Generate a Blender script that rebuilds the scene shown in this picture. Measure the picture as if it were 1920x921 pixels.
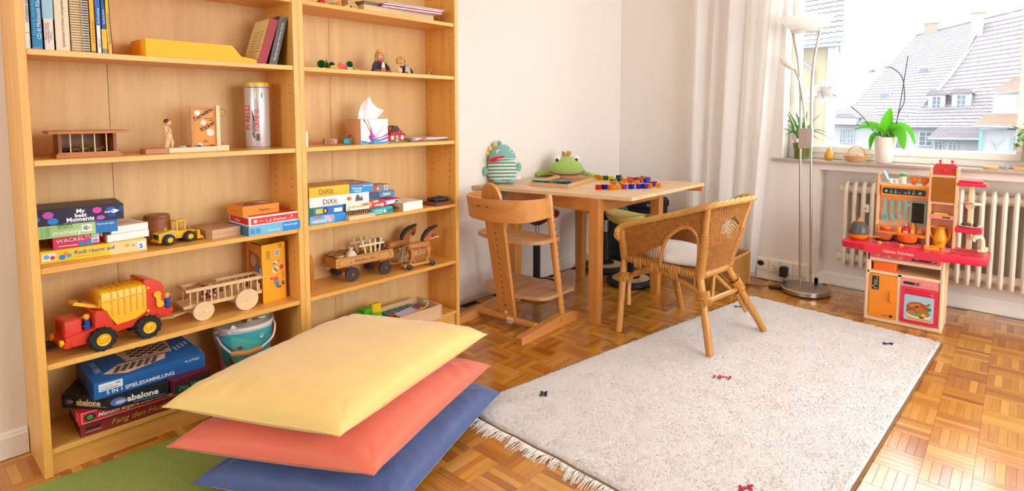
import bpy, bmesh, math, random
from math import pi, sin, cos, radians as R
from mathutils import Vector, Matrix, Euler, noise
random.seed(7)
SC = bpy.context.scene
for o in list(bpy.data.objects): bpy.data.objects.remove(o)
C = SC.collection

# ---------------------------------------------------------------- camera
cam_d = bpy.data.cameras.new('camera'); cam = bpy.data.objects.new('camera', cam_d); C.objects.link(cam)
cam_d.sensor_width = 36.0; cam_d.lens = 36*1075.63/1920; cam_d.shift_x = -66.97/1920; cam_d.shift_y = -(460.5-292.12)/1920
cam_d.clip_start = .02; cam_d.clip_end = 300
_yaw, _pit, _rol = .6922, .0776, .0045
_f = Vector((cos(_pit)*cos(_yaw), cos(_pit)*sin(_yaw), -sin(_pit)))
_r = _f.cross(Vector((0, 0, 1))).normalized(); _u = _r.cross(_f)
_r2 = _r*cos(_rol)+_u*sin(_rol); _u2 = _u*cos(_rol)-_r*sin(_rol)
cam.matrix_world = Matrix(((_r2.x, _u2.x, -_f.x, -.2942), (_r2.y, _u2.y, -_f.y, -2.1419), (_r2.z, _u2.z, -_f.z, 1.0802), (0, 0, 0, 1)))
SC.camera = cam

# ---------------------------------------------------------------- sky, daylight, exposure
SC.view_settings.view_transform = 'Standard'; SC.view_settings.look = 'None'
SC.view_settings.gamma = 1.0; SC.view_settings.use_curve_mapping = False
SC.view_settings.exposure = 1.3
W = bpy.data.worlds.new('overcast_sky'); SC.world = W; W.use_nodes = True
_bg = W.node_tree.nodes['Background']; _bg.inputs['Color'].default_value = (.93, .965, 1.0, 1); _bg.inputs['Strength'].default_value = 4.0
SC.cycles.max_bounces = 10; SC.cycles.diffuse_bounces = 7; SC.cycles.transparent_max_bounces = 16

def portal(name, loc, rot, sx, sy):
    l = bpy.data.lights.new(name, 'AREA'); l.shape = 'RECTANGLE'; l.size = sx; l.size_y = sy; l.cycles.is_portal = True
    o = bpy.data.objects.new(name, l); C.objects.link(o); o.location = loc; o.rotation_euler = rot
    return o

# ---------------------------------------------------------------- materials
def lin(h):
    h = h.lstrip('#'); c = [int(h[i:i+2], 16)/255 for i in (0, 2, 4)]
    return tuple(x/12.92 if x <= .04045 else ((x+.055)/1.055)**2.4 for x in c)
_mc = {}
def M(name, col, rough=.55, metal=0., var=.06, scale=18., bump=.0, spec=.5, trans=0., coat=0., sheen=0., alpha=1., ior=1.45, stretch=(1, 1, 1), bscale=None, emit=0., sss=0.):
    """principled material whose colour varies a little with procedural noise"""
    if name in _mc: return _mc[name]
    c = lin(col) if isinstance(col, str) else col
    m = bpy.data.materials.new(name); m.use_nodes = True; m.diffuse_color = (*c, 1)
    n, l = m.node_tree.nodes, m.node_tree.links; p = n['Principled BSDF']
    p.inputs['Roughness'].default_value = rough; p.inputs['Metallic'].default_value = metal
    p.inputs['Specular IOR Level'].default_value = spec; p.inputs['IOR'].default_value = ior
    p.inputs['Transmission Weight'].default_value = trans; p.inputs['Coat Weight'].default_value = coat
    p.inputs['Sheen Weight'].default_value = sheen; p.inputs['Alpha'].default_value = alpha
    if sss: p.inputs['Subsurface Weight'].default_value = sss; p.inputs['Subsurface Radius'].default_value = (.02, .02, .02)
    tc = n.new('ShaderNodeTexCoord'); mp = n.new('ShaderNodeMapping'); mp.inputs['Scale'].default_value = stretch
    l.new(tc.outputs['Object'], mp.inputs['Vector'])
    nz = n.new('ShaderNodeTexNoise'); nz.inputs['Scale'].default_value = scale; nz.inputs['Detail'].default_value = 4
    l.new(mp.outputs['Vector'], nz.inputs['Vector'])
    mx = n.new('ShaderNodeMix'); mx.data_type = 'RGBA'; mx.inputs['A'].default_value = (*[x*(1-var) for x in c], 1)
    mx.inputs['B'].default_value = (*[min(1, x*(1+var)) for x in c], 1); l.new(nz.outputs['Fac'], mx.inputs['Factor'])
    l.new(mx.outputs['Result'], p.inputs['Base Color'])
    if bump:
        b = n.new('ShaderNodeBump'); b.inputs['Strength'].default_value = bump; b.inputs['Distance'].default_value = .004
        if bscale:
            nz2 = n.new('ShaderNodeTexNoise'); nz2.inputs['Scale'].default_value = bscale; nz2.inputs['Detail'].default_value = 3
            l.new(mp.outputs['Vector'], nz2.inputs['Vector']); l.new(nz2.outputs['Fac'], b.inputs['Height'])
        else: l.new(nz.outputs['Fac'], b.inputs['Height'])
        l.new(b.outputs['Normal'], p.inputs['Normal'])
    _mc[name] = m
    return m
def wood(name, ca, cb, axis='z', rough=.42, scale=9., ring=.55, coat=.0, spread=.0, bump=.05):
    """grained wood: stretched noise and distorted bands along one axis; spread varies the tone from object to object"""
    if name in _mc: return _mc[name]
    a, b_ = (lin(x) if isinstance(x, str) else x for x in (ca, cb))
    m = bpy.data.materials.new(name); m.use_nodes = True; m.diffuse_color = (*a, 1)
    n, l = m.node_tree.nodes, m.node_tree.links; p = n['Principled BSDF']; p.inputs['Roughness'].default_value = rough; p.inputs['Coat Weight'].default_value = coat
    p.inputs['Coat Roughness'].default_value = .15
    tc = n.new('ShaderNodeTexCoord'); mp = n.new('ShaderNodeMapping')
    s = {'x': (.9, 14, 14), 'y': (14, .9, 14), 'z': (14, 14, .9)}[axis]; mp.inputs['Scale'].default_value = s
    oi = n.new('ShaderNodeObjectInfo'); va = n.new('ShaderNodeVectorMath'); va.operation = 'ADD'; sc = n.new('ShaderNodeMath'); sc.operation = 'MULTIPLY'; sc.inputs[1].default_value = 37.
    l.new(oi.outputs['Random'], sc.inputs[0]); l.new(tc.outputs['Object'], va.inputs[0]); l.new(sc.outputs[0], va.inputs[1]); l.new(va.outputs[0], mp.inputs['Vector'])
    nz = n.new('ShaderNodeTexNoise'); nz.inputs['Scale'].default_value = scale*.22; nz.inputs['Detail'].default_value = 5; nz.inputs['Distortion'].default_value = ring; l.new(mp.outputs['Vector'], nz.inputs['Vector'])
    n2 = n.new('ShaderNodeTexNoise'); n2.inputs['Scale'].default_value = scale*1.6; n2.inputs['Detail'].default_value = 3; l.new(mp.outputs['Vector'], n2.inputs['Vector'])
    ad = n.new('ShaderNodeMath'); ad.operation = 'MULTIPLY_ADD'; ad.inputs[1].default_value = .35; l.new(n2.outputs['Fac'], ad.inputs[0]); l.new(nz.outputs['Fac'], ad.inputs[2])
    cr = n.new('ShaderNodeValToRGB'); cr.color_ramp.elements[0].position = .42; cr.color_ramp.elements[1].position = .9
    cr.color_ramp.elements[0].color = (*b_, 1); cr.color_ramp.elements[1].color = (*a, 1); l.new(ad.outputs[0], cr.inputs['Fac'])
    out = cr.outputs['Color']
    if spread:
        hs = n.new('ShaderNodeHueSaturation'); mr = n.new('ShaderNodeMapRange'); mr.inputs['To Min'].default_value = 1-spread; mr.inputs['To Max'].default_value = 1+spread
        l.new(oi.outputs['Random'], mr.inputs['Value']); l.new(mr.outputs['Result'], hs.inputs['Value']); l.new(out, hs.inputs['Color']); out = hs.outputs['Color']
    l.new(out, p.inputs['Base Color'])
    if bump:
        b = n.new('ShaderNodeBump'); b.inputs['Strength'].default_value = bump; b.inputs['Distance'].default_value = .002; l.new(ad.outputs[0], b.inputs['Height']); l.new(b.outputs['Normal'], p.inputs['Normal'])
    _mc[name] = m
    return m
def pl(h, rough=.35): return M('plastic_'+h.strip('#'), h, rough, var=.04)      # plain plastic
def pr(h, rough=.45): return M('print_'+h.strip('#'), h, rough, var=.03, scale=60)  # printed card
def ink(h): return M('ink_'+h.strip('#'), h, .5, var=.02)
def clearmat(name, col, mixf=.5, rough=.08):
    """see-through tinted plastic or glass: transparent tint under a gloss that rises at grazing angles"""
    if name in _mc: return _mc[name]
    c = lin(col) if isinstance(col, str) else col
    m = bpy.data.materials.new(name); m.use_nodes = True; m.diffuse_color = (*c, 1)
    n, l = m.node_tree.nodes, m.node_tree.links; p = n['Principled BSDF']; out = n['Material Output']
    p.inputs['Base Color'].default_value = (*c, 1); p.inputs['Roughness'].default_value = rough
    t = n.new('ShaderNodeBsdfTransparent'); nz = n.new('ShaderNodeTexNoise'); nz.inputs['Scale'].default_value = 8; mx = n.new('ShaderNodeMix'); mx.data_type = 'RGBA'
    mx.inputs['A'].default_value = (*[x*.96 for x in c], 1); mx.inputs['B'].default_value = (*c, 1); l.new(nz.outputs['Fac'], mx.inputs['Factor']); l.new(mx.outputs['Result'], t.inputs['Color'])
    lw = n.new('ShaderNodeLayerWeight'); lw.inputs['Blend'].default_value = .25
    ad = n.new('ShaderNodeMath'); ad.operation = 'ADD'; ad.use_clamp = True; ad.inputs[1].default_value = mixf; mu = n.new('ShaderNodeMath'); mu.operation = 'MULTIPLY'; mu.inputs[1].default_value = .5
    l.new(lw.outputs['Fresnel'], mu.inputs[0]); l.new(mu.outputs[0], ad.inputs[0])
    ms = n.new('ShaderNodeMixShader'); l.new(ad.outputs[0], ms.inputs['Fac']); l.new(t.outputs[0], ms.inputs[1]); l.new(p.outputs[0], ms.inputs[2]); l.new(ms.outputs[0], out.inputs['Surface'])
    _mc[name] = m
    return m

# ---------------------------------------------------------------- geometry collector
BOXF = [(0, 3, 2, 1), (4, 5, 6, 7), (0, 1, 5, 4), (1, 2, 6, 5), (2, 3, 7, 6), (3, 0, 4, 7)]
class G:
    def __init__(s): s.v = []; s.f = []; s.mi = []
    def add(s, vs, fs, mi=0, T=None):
        k = len(s.v)
        if T is not None: vs = [T @ Vector(v) for v in vs]
        s.v += [tuple(v) for v in vs]; s.f += [tuple(i+k for i in f) for f in fs]; s.mi += [mi]*len(fs)
        return s
    def box(s, c, d, b=0., mi=0, T=None):
        x, y, z = c; a, e, h = d[0]/2, d[1]/2, d[2]/2
        if b <= 0:
            vs = [(x-a, y-e, z-h), (x+a, y-e, z-h), (x+a, y+e, z-h), (x-a, y+e, z-h), (x-a, y-e, z+h), (x+a, y-e, z+h), (x+a, y+e, z+h), (x-a, y+e, z+h)]
            return s.add(vs, BOXF, mi, T)
        b = min(b, a*.95, e*.95, h*.95); vs = []; ix = {}
        for sx in (-1, 1):
            for sy in (-1, 1):
                for sz in (-1, 1):
                    for ax in range(3):
                        ix[sx, sy, sz, ax] = len(vs)
                        k = [b, b, b]; k[ax] = 0
                        vs.append((x+sx*(a-k[0]), y+sy*(e-k[1]), z+sz*(h-k[2])))
        fs = []
        for sg in (-1, 1):
            q = [(-1, -1), (1, -1), (1, 1), (-1, 1)]
            fs.append([ix[sg, i, j, 0] for i, j in q]); fs.append([ix[i, sg, j, 1] for i, j in q]); fs.append([ix[i, j, sg, 2] for i, j in q])
        for i in (-1, 1):
            for j in (-1, 1):
                fs.append((ix[i, j, -1, 0], ix[i, j, 1, 0], ix[i, j, 1, 1], ix[i, j, -1, 1]))
                fs.append((ix[i, -1, j, 0], ix[i, 1, j, 0], ix[i, 1, j, 2], ix[i, -1, j, 2]))
                fs.append((ix[-1, i, j, 1], ix[1, i, j, 1], ix[1, i, j, 2], ix[-1, i, j, 2]))
                for k in (-1, 1): fs.append((ix[i, j, k, 0], ix[i, j, k, 1], ix[i, j, k, 2]))
        return s.add(vs, fs, mi, T)
    def b2(s, x0, x1, y0, y1, z0, z1, b=0., mi=0, T=None): return s.box(((x0+x1)/2, (y0+y1)/2, (z0+z1)/2), (x1-x0, y1-y0, z1-z0), b, mi, T)
    def loft(s, rings, cap=True, closed=True, mi=0, T=None, loop=False):
        n = len(rings[0]); vs = [p for r in rings for p in r]; fs = []
        m = len(rings)
        for i in range(m if loop else m-1):
            i2 = (i+1) % m
            for j in range(n if closed else n-1):
                k = (j+1) % n; fs.append((i*n+j, i*n+k, i2*n+k, i2*n+j))
        if cap and not loop and closed: fs.append(tuple(range(n-1, -1, -1))); fs.append(tuple((m-1)*n+j for j in range(n)))
        return s.add(vs, fs, mi, T)
    def lathe(s, prof, n=20, mi=0, T=None, c=(0, 0, 0), cap=True):
        return s.loft([[(c[0]+r*cos(2*pi*j/n), c[1]+r*sin(2*pi*j/n), c[2]+z) for j in range(n)] for r, z in prof], cap, True, mi, T)
    def tube(s, pts, r, n=8, mi=0, T=None, loop=False, flat=1.):
        pts = [Vector(p) for p in pts]; m = len(pts); rr = r if isinstance(r, (list, tuple)) else [r]*m; rings = []; up = None
        for i, p in enumerate(pts):
            if loop: t = pts[(i+1) % m]-pts[i-1]
            else: t = pts[min(i+1, m-1)]-pts[max(i-1, 0)]
            t = t.normalized() if t.length > 1e-9 else Vector((0, 0, 1))
            if up is None: up = Vector((0, 0, 1)) if abs(t.z) < .9 else Vector((1, 0, 0))
            a = t.cross(up)
            if a.length < 1e-6: a = t.orthogonal()
            a.normalize(); up = a.cross(t)
            rings.append([p+a*(cos(2*pi*j/n)*rr[i])+up*(sin(2*pi*j/n)*rr[i]*flat) for j in range(n)])
        return s.loft(rings, True, True, mi, T, loop)
    def cyl(s, p0, p1, r0, r1=None, n=12, mi=0, T=None): return s.tube([p0, p1], [r0, r0 if r1 is None else r1], n, mi, T)
    def prism(s, poly, a, b, ax='z', mi=0, T=None):
        f = {'z': lambda u, v, w: (u, v, w), 'y': lambda u, v, w: (u, w, v), 'x': lambda u, v, w: (w, u, v)}[ax]
        return s.loft([[f(u, v, a) for u, v in poly], [f(u, v, b) for u, v in poly]], True, True, mi, T)
    def ball(s, c, r, n=14, mi=0, T=None):
        r = r if isinstance(r, (list, tuple)) else (r, r, r); m = max(4, n//2); rings = []
        vs = [(c[0], c[1], c[2]-r[2])]; fs = []
        for i in range(1, m):
            a = -pi/2+pi*i/m
            vs += [(c[0]+r[0]*cos(a)*cos(2*pi*j/n), c[1]+r[1]*cos(a)*sin(2*pi*j/n), c[2]+r[2]*sin(a)) for j in range(n)]
        vs.append((c[0], c[1], c[2]+r[2])); e = len(vs)-1
        for j in range(n):
            k = (j+1) % n; fs.append((0, 1+k, 1+j)); fs.append((e, e-n+j, e-n+k))
            for i in range(m-2): a = 1+i*n; fs.append((a+j, a+k, a+n+k, a+n+j))
        return s.add(vs, fs, mi, T)
    def grid(s, fn, nu, nv, mi=0, T=None):
        vs = [fn(i/nu, j/nv) for j in range(nv+1) for i in range(nu+1)]
        fs = [(j*(nu+1)+i, j*(nu+1)+i+1, (j+1)*(nu+1)+i+1, (j+1)*(nu+1)+i) for j in range(nv) for i in range(nu)]
        return s.add(vs, fs, mi, T)
    def mesh(s, name, smooth=35, recalc=True):
        me = bpy.data.meshes.new(name); me.from_pydata(s.v, [], s.f)
        if len(set(s.mi)) > 1: me.polygons.foreach_set('material_index', s.mi)
        if recalc and len(s.f) < 60000:
            bm = bmesh.new(); bm.from_mesh(me); bmesh.ops.recalc_face_normals(bm, faces=bm.faces); bm.to_mesh(me); bm.free()
        if smooth:
            me.polygons.foreach_set('use_smooth', [True]*len(me.polygons)); me.set_sharp_from_angle(angle=R(smooth))
        me.update()
        return me

def obj(name, g, mats, parent=None, smooth=35, kind=None, label=None, recalc=True):
    me = g.mesh(name, smooth, recalc) if isinstance(g, G) else g
    for m in (mats if isinstance(mats, (list, tuple)) else [mats]):
        if isinstance(g, G): me.materials.append(m)
    o = bpy.data.objects.new(name, me); C.objects.link(o)
    if parent: o.parent = parent
    if kind: o['kind'] = kind
    if label: o['label'] = label
    return o
def tag(o, label, cat, group=None):
    o['label'] = label; o['category'] = cat
    if group: o['group'] = group
    return o
def thing(name, label, cat, loc=(0, 0, 0), rz=0., group=None, rot=None, scale=None):
    o = bpy.data.objects.new(name, None); C.objects.link(o); o.location = loc
    o.rotation_euler = rot if rot else (0, 0, rz); o.empty_display_size = .05
    if scale: o.scale = (scale,)*3 if not isinstance(scale, tuple) else scale
    return tag(o, label, cat, group)
def solo(name, g, mats, label, cat, loc=(0, 0, 0), rz=0., group=None, smooth=35, rot=None):
    o = obj(name, g, mats, None, smooth); o.location = loc; o.rotation_euler = rot if rot else (0, 0, rz)
    return tag(o, label, cat, group)
def struct(name, g, mats, parent=None, smooth=0):
    o = obj(name, g, mats, parent, smooth)
    if not parent: o['kind'] = 'structure'
    return o
def copy_tree(o, parent=None):
    c = o.copy(); C.objects.link(c)
    if parent: c.parent = parent
    for ch in list(o.children): copy_tree(ch, c)
    return c
def text(s, size, mat, parent, loc, rot=(pi/2, 0, 0), name='lettering', align='LEFT', ext=.0002, shear=0., bold=0., spacing=1., sx=1., label=None, vy='BOTTOM_BASELINE'):
    cu = bpy.data.curves.new(name, 'FONT'); cu.body = s; cu.size = size; cu.extrude = ext; cu.shear = shear; cu.offset = bold*size; cu.space_character = spacing
    cu.align_x = align; cu.align_y = vy; cu.resolution_u = 2
    tmp = bpy.data.objects.new(name, cu); me = bpy.data.meshes.new_from_object(tmp); bpy.data.objects.remove(tmp); bpy.data.curves.remove(cu); me.materials.clear(); me.materials.append(mat)
    o = bpy.data.objects.new(name, me); C.objects.link(o); o.parent = parent; o.location = loc; o.rotation_euler = rot; o.scale = (sx, 1, 1)
    if label: o['label'] = label
    return o
def circ(cx, cy, r, n=16, r2=None): return [(cx+r*cos(2*pi*i/n), cy+(r2 or r)*sin(2*pi*i/n)) for i in range(n)]
def rrect(x0, x1, y0, y1, r, n=4):
    o = []
    for cx, cy, a in ((x1-r, y1-r, 0), (x0+r, y1-r, 90), (x0+r, y0+r, 180), (x1-r, y0+r, 270)):
        o += [(cx+r*cos(R(a+90*i/n)), cy+r*sin(R(a+90*i/n))) for i in range(n+1)]
    return o
def bez(p, n=12):
    """Catmull-Rom through the points"""
    P = [Vector(q) for q in p]; P = [P[0]*2-P[1]]+P+[P[-1]*2-P[-2]]; o = []
    for i in range(1, len(P)-2):
        a, b, c, d = P[i-1:i+3]
        for k in range(n):
            t = k/n; o.append(.5*((2*b)+(c-a)*t+(2*a-5*b+4*c-d)*t*t+(3*b-a-3*c+d)*t**3))
    o.append(P[-2]); return o
def jit(a): return random.uniform(-a, a)
# ================================================================ the room
YW, XW, XN, ZC = .232, 3.43, 3.575, 2.45          # left wall, window wall, niche back, ceiling
XB, YR = -1.9, -3.9                               # wall behind the camera, wall on the right
wallm = M('wall_paint', '#e8e0d8', .85, var=.015, scale=5, bump=.06, bscale=160, spec=.2)
trimm = M('white_gloss_paint', '#f0ebe2', .4, var=.02)
ceilm = M('ceiling_paint', '#f3f0ea', .9, var=.01)
struct('ceiling', G().b2(XB-.2, 3.8, YR-.2, YW+.2, ZC, ZC+.1), ceilm)
struct('wall_left', G().b2(XB-.2, 3.8, YW, YW+.2, -.05, ZC), wallm)
# unseen windows added to light the room, at right and behind the camera
g = G(); X0, X1 = .55, 2.95
g.b2(XB-.2, X0, YR-.25, YR, -.05, ZC); g.b2(X1, 3.8, YR-.25, YR, -.05, ZC); g.b2(X0, X1, YR-.25, YR, -.05, .25); g.b2(X0, X1, YR-.25, YR, 2.3, ZC)
struct('wall_right', g, wallm)
F0, F1 = -1.75, -.55
g = G(); g.b2(XB-.2, XB, YR, F0, -.05, ZC); g.b2(XB-.2, XB, F1, YW, -.05, ZC); g.b2(XB-.2, XB, F0, F1, -.05, .85); g.b2(XB-.2, XB, F0, F1, 2.15, ZC); struct('wall_front', g, wallm)
YA, YZ, ZS, ZT = -.975, -3.32, .772, 2.15           # window opening in the far wall
g = G(); g.b2(XW, 3.8, YA, YW, -.05, ZC); g.b2(XW, 3.8, -1.2, YA, -.05, ZS); g.b2(XW, 3.8, YR, YZ, -.05, ZC); g.b2(XW, 3.8, YZ, -3.1, -.05, ZS)
g.b2(XW, 3.8, YZ, YA, ZT, ZC); g.b2(XN, 3.8, -3.1, -1.2, -.05, ZS); g.b2(XW, XN, -3.1, -1.2, .735, ZS)
struct('wall_back', g, wallm)

# baseboards with a small moulded top
def baseboard(name, pts, h=.083, d=.017):
    g = G()
    for (ax, ay), (bx, by), (nx, ny) in pts:
        L = math.hypot(bx-ax, by-ay); ux, uy = (bx-ax)/L, (by-ay)/L
        pf = [(0, .003), (d, .003), (d, h-.014), (d-.004, h-.011), (d-.006, h-.002), (d-.009, h), (0, h)]
        g.loft([[(x+nx*o, y+ny*o, z) for o, z in pf] for x, y in ((ax, ay), (bx, by))])
    return struct(name, g, trimm)
baseboard('baseboard_left', [((XB, YW), (-.002, YW), (0, -1)), ((1.603, YW), (XW, YW), (0, -1))])
baseboard('baseboard_back', [((XW, YW), (XW, -.845), (-1, 0)), ((XW, -1.16), (XW, -1.217), (-1, 0)), ((XW-.017, -1.2), (XN, -1.2), (0, -1)), ((XN, -1.2), (XN, -3.1), (-1, 0))])
# stone windowsill
stone = M('sill_stone', '#b5a294', .35, var=.28, scale=40)
struct('trim_1', G().b2(3.402, 3.60, -3.42, -.918, .773, .791, b=.003), stone)
# reveal of the window: frame, sashes, panes
winm = M('window_paint', '#f4f2ea', .35, var=.02)
paneglass = clearmat('window_glass', '#fbfdfd', .03, .02)
def window(name, fx, y0, y1, z0, z1, ym):
    g = G(); t = .045
    g.b2(fx, fx+.07, y1, y0, z0, z0+.04, b=.004); g.b2(fx, fx+.07, y1, y0, z1-.04, z1, b=.004)
    g.b2(fx, fx+.07, y0-.022, y0, z0+.04, z1-.04, b=.003); g.b2(fx, fx+.07, y1, y1+.022, z0+.04, z1-.04, b=.003)
    g.b2(fx+.01, fx+.07, ym-.008, ym+.008, z0+.04, z1-.04)
    w = struct(name, g, winm)
    for a, b in ((y0-.02, ym+.004), (ym-.004, y1+.02)):
        s = G(); s.b2(fx-.012, fx+.05, b, a, z0+.036, z0+.036+t, b=.006); s.b2(fx-.012, fx+.05, b, a, z1-.036-t, z1-.036, b=.006)
        s.b2(fx-.012, fx+.05, a-.031, a, z0+.036+t, z1-.036-t, b=.005); s.b2(fx-.012, fx+.05, b, b+.031, z0+.036+t, z1-.036-t, b=.005)
        so = obj('sash', s, winm, w)
        obj('pane', G().b2(fx+.016, fx+.022, b+.029, a-.029, z0+.034+t, z1-.034-t), paneglass, so)
        obj('hinge', G().cyl((fx-.012, a-.004, z0+.09), (fx-.012, a-.004, z0+.15), .006), winm, so)
    return w
window('window_1', 3.56, YA, YZ, .791, ZT, -2.147)
portal('daylight_opening_back', (3.83, (YA+YZ)/2, (ZS+ZT)/2), (0, pi/2, 0), ZT-ZS, YA-YZ)
g = G()
for z0, z1 in ((.25, .31), (2.24, 2.3)): g.b2(X0, X1, YR-.15, YR-.09, z0, z1)
for x in (X0+.03, (X0+X1)/2, X1-.03): g.b2(x-.03, x+.03, YR-.15, YR-.09, .31, 2.24)
w2 = struct('added_window_right', g, winm)  # unseen window put in for side light on cushions and shelves
for a, b in ((X0+.06, (X0+X1)/2-.03), ((X0+X1)/2+.03, X1-.06)): obj('pane', G().b2(a, b, YR-.13, YR-.124, .31, 2.24), paneglass, w2)
portal('added_opening_right', ((X0+X1)/2, YR-.2, 1.275), (pi/2, 0, pi), X1-X0, 2.05)

g = G()
for z0, z1 in ((.85, .91), (2.09, 2.15)): g.b2(XB-.12, XB-.06, F0, F1, z0, z1)
for y in (F0+.03, F1-.03): g.b2(XB-.12, XB-.06, y-.03, y+.03, .91, 2.09)
w3 = struct('added_window_front', g, winm); obj('pane', G().b2(XB-.096, XB-.09, F0+.06, F1-.06, .91, 2.09), paneglass, w3)  # out of view, put in to brighten the bookcase's left side
portal('added_opening_front', (XB-.18, (F0+F1)/2, 1.5), (0, -pi/2, 0), 1.3, F1-F0)

# ---------------------------------------------------------------- parquet
TONES = [('#c58224', '#aa6814'), ('#bb7620', '#9f5e12'), ('#d09434', '#b5761e'), ('#aa661a', '#8d5010'), ('#cb8a2a', '#b07018'), ('#d69e42', '#bd8228')]
TW = [5, 6, 3, 3, 5, 2]
stx = [wood('oak_stave_x_%d' % i, a, b, 'x', rough=.24, scale=11, coat=.6, bump=.08) for i, (a, b) in enumerate(TONES)]
sty = [wood('oak_stave_y_%d' % i, a, b, 'y', rough=.24, scale=11, coat=.6, bump=.08) for i, (a, b) in enumerate(TONES)]
fl = G().b2(XB-.2, 3.8, YR-.2, YW+.2, -.1, -.009)
floor = struct('floor', fl, M('floor_bed', '#5a3212', .8))
S, SW = .125, .025
def in_poly(x, y, P):
    c = False
    for i in range(len(P)):
        (a, b), (d, e) = P[i-1], P[i]
        if (b > y) != (e > y) and x < (d-a)*(y-b)/(e-b)+a: c = not c
    return c
RUG = [(1.045, -.625), (2.985, -.965), (2.88, -1.90), (1.015, -1.795)]
COVER = [RUG, [(.24, -.36), (.55, -.88), (1.18, -.64), (.9, -.15)], [(0, 0), (1.6, 0), (1.6, .3), (0, .3)], [(-.4, -.02), (.62, -.04), (.6, -1.2), (-.4, -1.2)]]
camI = cam.matrix_world.inverted()
def onframe(x, y, z=0, m=0):
    p = camI @ Vector((x, y, z))
    if p.z > -.1: return None
    u, v = 1027-1075.6*p.x/p.z, 292.1+1075.6*p.y/p.z
    return (u, v) if -m < u < 1920+m and -m < v < 921+m else None
rs = random.Random(5); near = []; rest = []
i0, i1, j0, j1 = int((XB-1.41)/S)-1, int((XN-1.41)/S)+1, int((YR+.58)/S)-1, int((YW+.58)/S)+1
for i in range(i0, i1+1):
    for j in range(j0, j1+1):
        d = (i+j) % 2
        for k in range(5):
            o = (k-2)*SW; cx, cy = 1.41+(i+.5)*S, -.58+(j+.5)*S
            x, y = (cx, cy+o) if d == 0 else (cx+o, cy)
            if not (XB < x < XN-.01 and YR < y < YW-.01) or (x > XW-.01 and y > -1.2): continue
            t = rs.choices(range(6), TW)[0]
            z = rs.uniform(-.0003, 0)
            vis = onframe(x, y, 0, 10) and not any(in_poly(x, y, P) for P in COVER)
            (near if vis else rest).append((math.hypot(x+.29, y+2.14), x, y, z, d, t))
near.sort(); rest += near[300:]; near = near[:300]
g1 = G().box((0, 0, -.0045), (S-.0004, SW-.0004, .009), b=.0005); base = {}
for _, x, y, z, d, t in near:
    if t not in base:
        base[t] = g1.mesh('stave'); base[t].materials.append(stx[t])
    o = bpy.data.objects.new('stave', base[t]); C.objects.link(o); o.parent = floor; o.location = (x, y, z); o.rotation_euler.z = d*pi/2
g = G()
for _, x, y, z, d, t in rest:
    a, b = ((S-.0006)/2, (SW-.0006)/2) if d == 0 else ((SW-.0006)/2, (S-.0006)/2)
    g.add([(x-a, y-b, z), (x+a, y-b, z), (x+a, y+b, z), (x-a, y+b, z), (x-a, y-b, z-.009), (x+a, y-b, z-.009), (x+a, y+b, z-.009), (x-a, y+b, z-.009)],
          [(0, 1, 2, 3), (0, 4, 5, 1), (1, 5, 6, 2), (2, 6, 7, 3), (3, 7, 4, 0)], t+6*d)
obj('parquet_stave', g, stx+sty, floor, 0, kind='stuff', recalc=False)

# ================================================================ the two bookcases
ca, cb = '#ecb45e', '#dc9a40'
wx, wy, wz = (wood('birch_'+a, ca, cb, a, .38, 9, coat=.1) for a in 'xyz')
backm = wood('birch_back', '#e4bc7e', '#d3a768', 'z', .5, 7)
holem = M('peg_hole_dark', '#6e4416', .9)
TS = .0205
def bookcase(x0, shelves, label, seam, holes):
    t = thing('bookcase', label, 'bookcase', (x0+.4, .116, 0), 0)
    def p(n, g, m, **k): return obj(n, g, m, t, 20, **k)
    for s in (-1, 1):
        sp = p('side_panel', G().b2(s*.4-(TS if s > 0 else 0)+(s < 0)*.0003-(s > 0)*.0003, s*.4+(TS if s < 0 else 0), -.116, .116, 0, 2.02, b=.0012), wz)
        g = G()
        for z in holes:
            for y in (-.076, .062):
                xx = s*(.4-TS-.0002); g.cyl((xx, y, z), (xx-s*.0006, y, z), .0026, n=8)
        o = obj('peg_hole', g, holem, sp, 0, kind='stuff')
    for a, b in ((-.4+TS, seam-.0008), (seam+.0008, .4-TS)): p('back_panel', G().b2(a, b,   .1095, .1135, .02, 2.0), backm)
    for i, z in enumerate(shelves):
        p('shelf', G().b2(-.4+TS+.0006, .4-TS-.0006, -.112, .109, z, z+.017, b=.0012), wx)
    p('top_panel', G().b2(-.4+TS, .4-TS, -.114, .114, 2.0, 2.02, b=.001), wx)
    p('plinth', G().b2(-.4+TS, .4-TS, -.100, -.084, 0, shelves[0]-.0005), wx)
    return t
ZLB = [.0651, .3198, .6050, .9172, 1.2312, 1.484]; ZRB = [.0645, .3200, .6055, .9175, 1.2300, 1.4835]
hz = [z0+.032*k for z0 in (.20, .46, .72, .78, 1.08, 1.40, 1.63) for k in range(4)]
bookcase(0, ZLB, 'birch bookcase with a tipper truck on its fourth shelf, the one further from the table', -.147, hz)
bookcase(.8, ZRB, 'birch bookcase beside the white wall, holding a horse-drawn wagon', -.146, hz)
ZL = [z+.017 for z in ZLB]; ZR = [z+.017 for z in ZRB]      # shelf tops, lowest first
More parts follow.
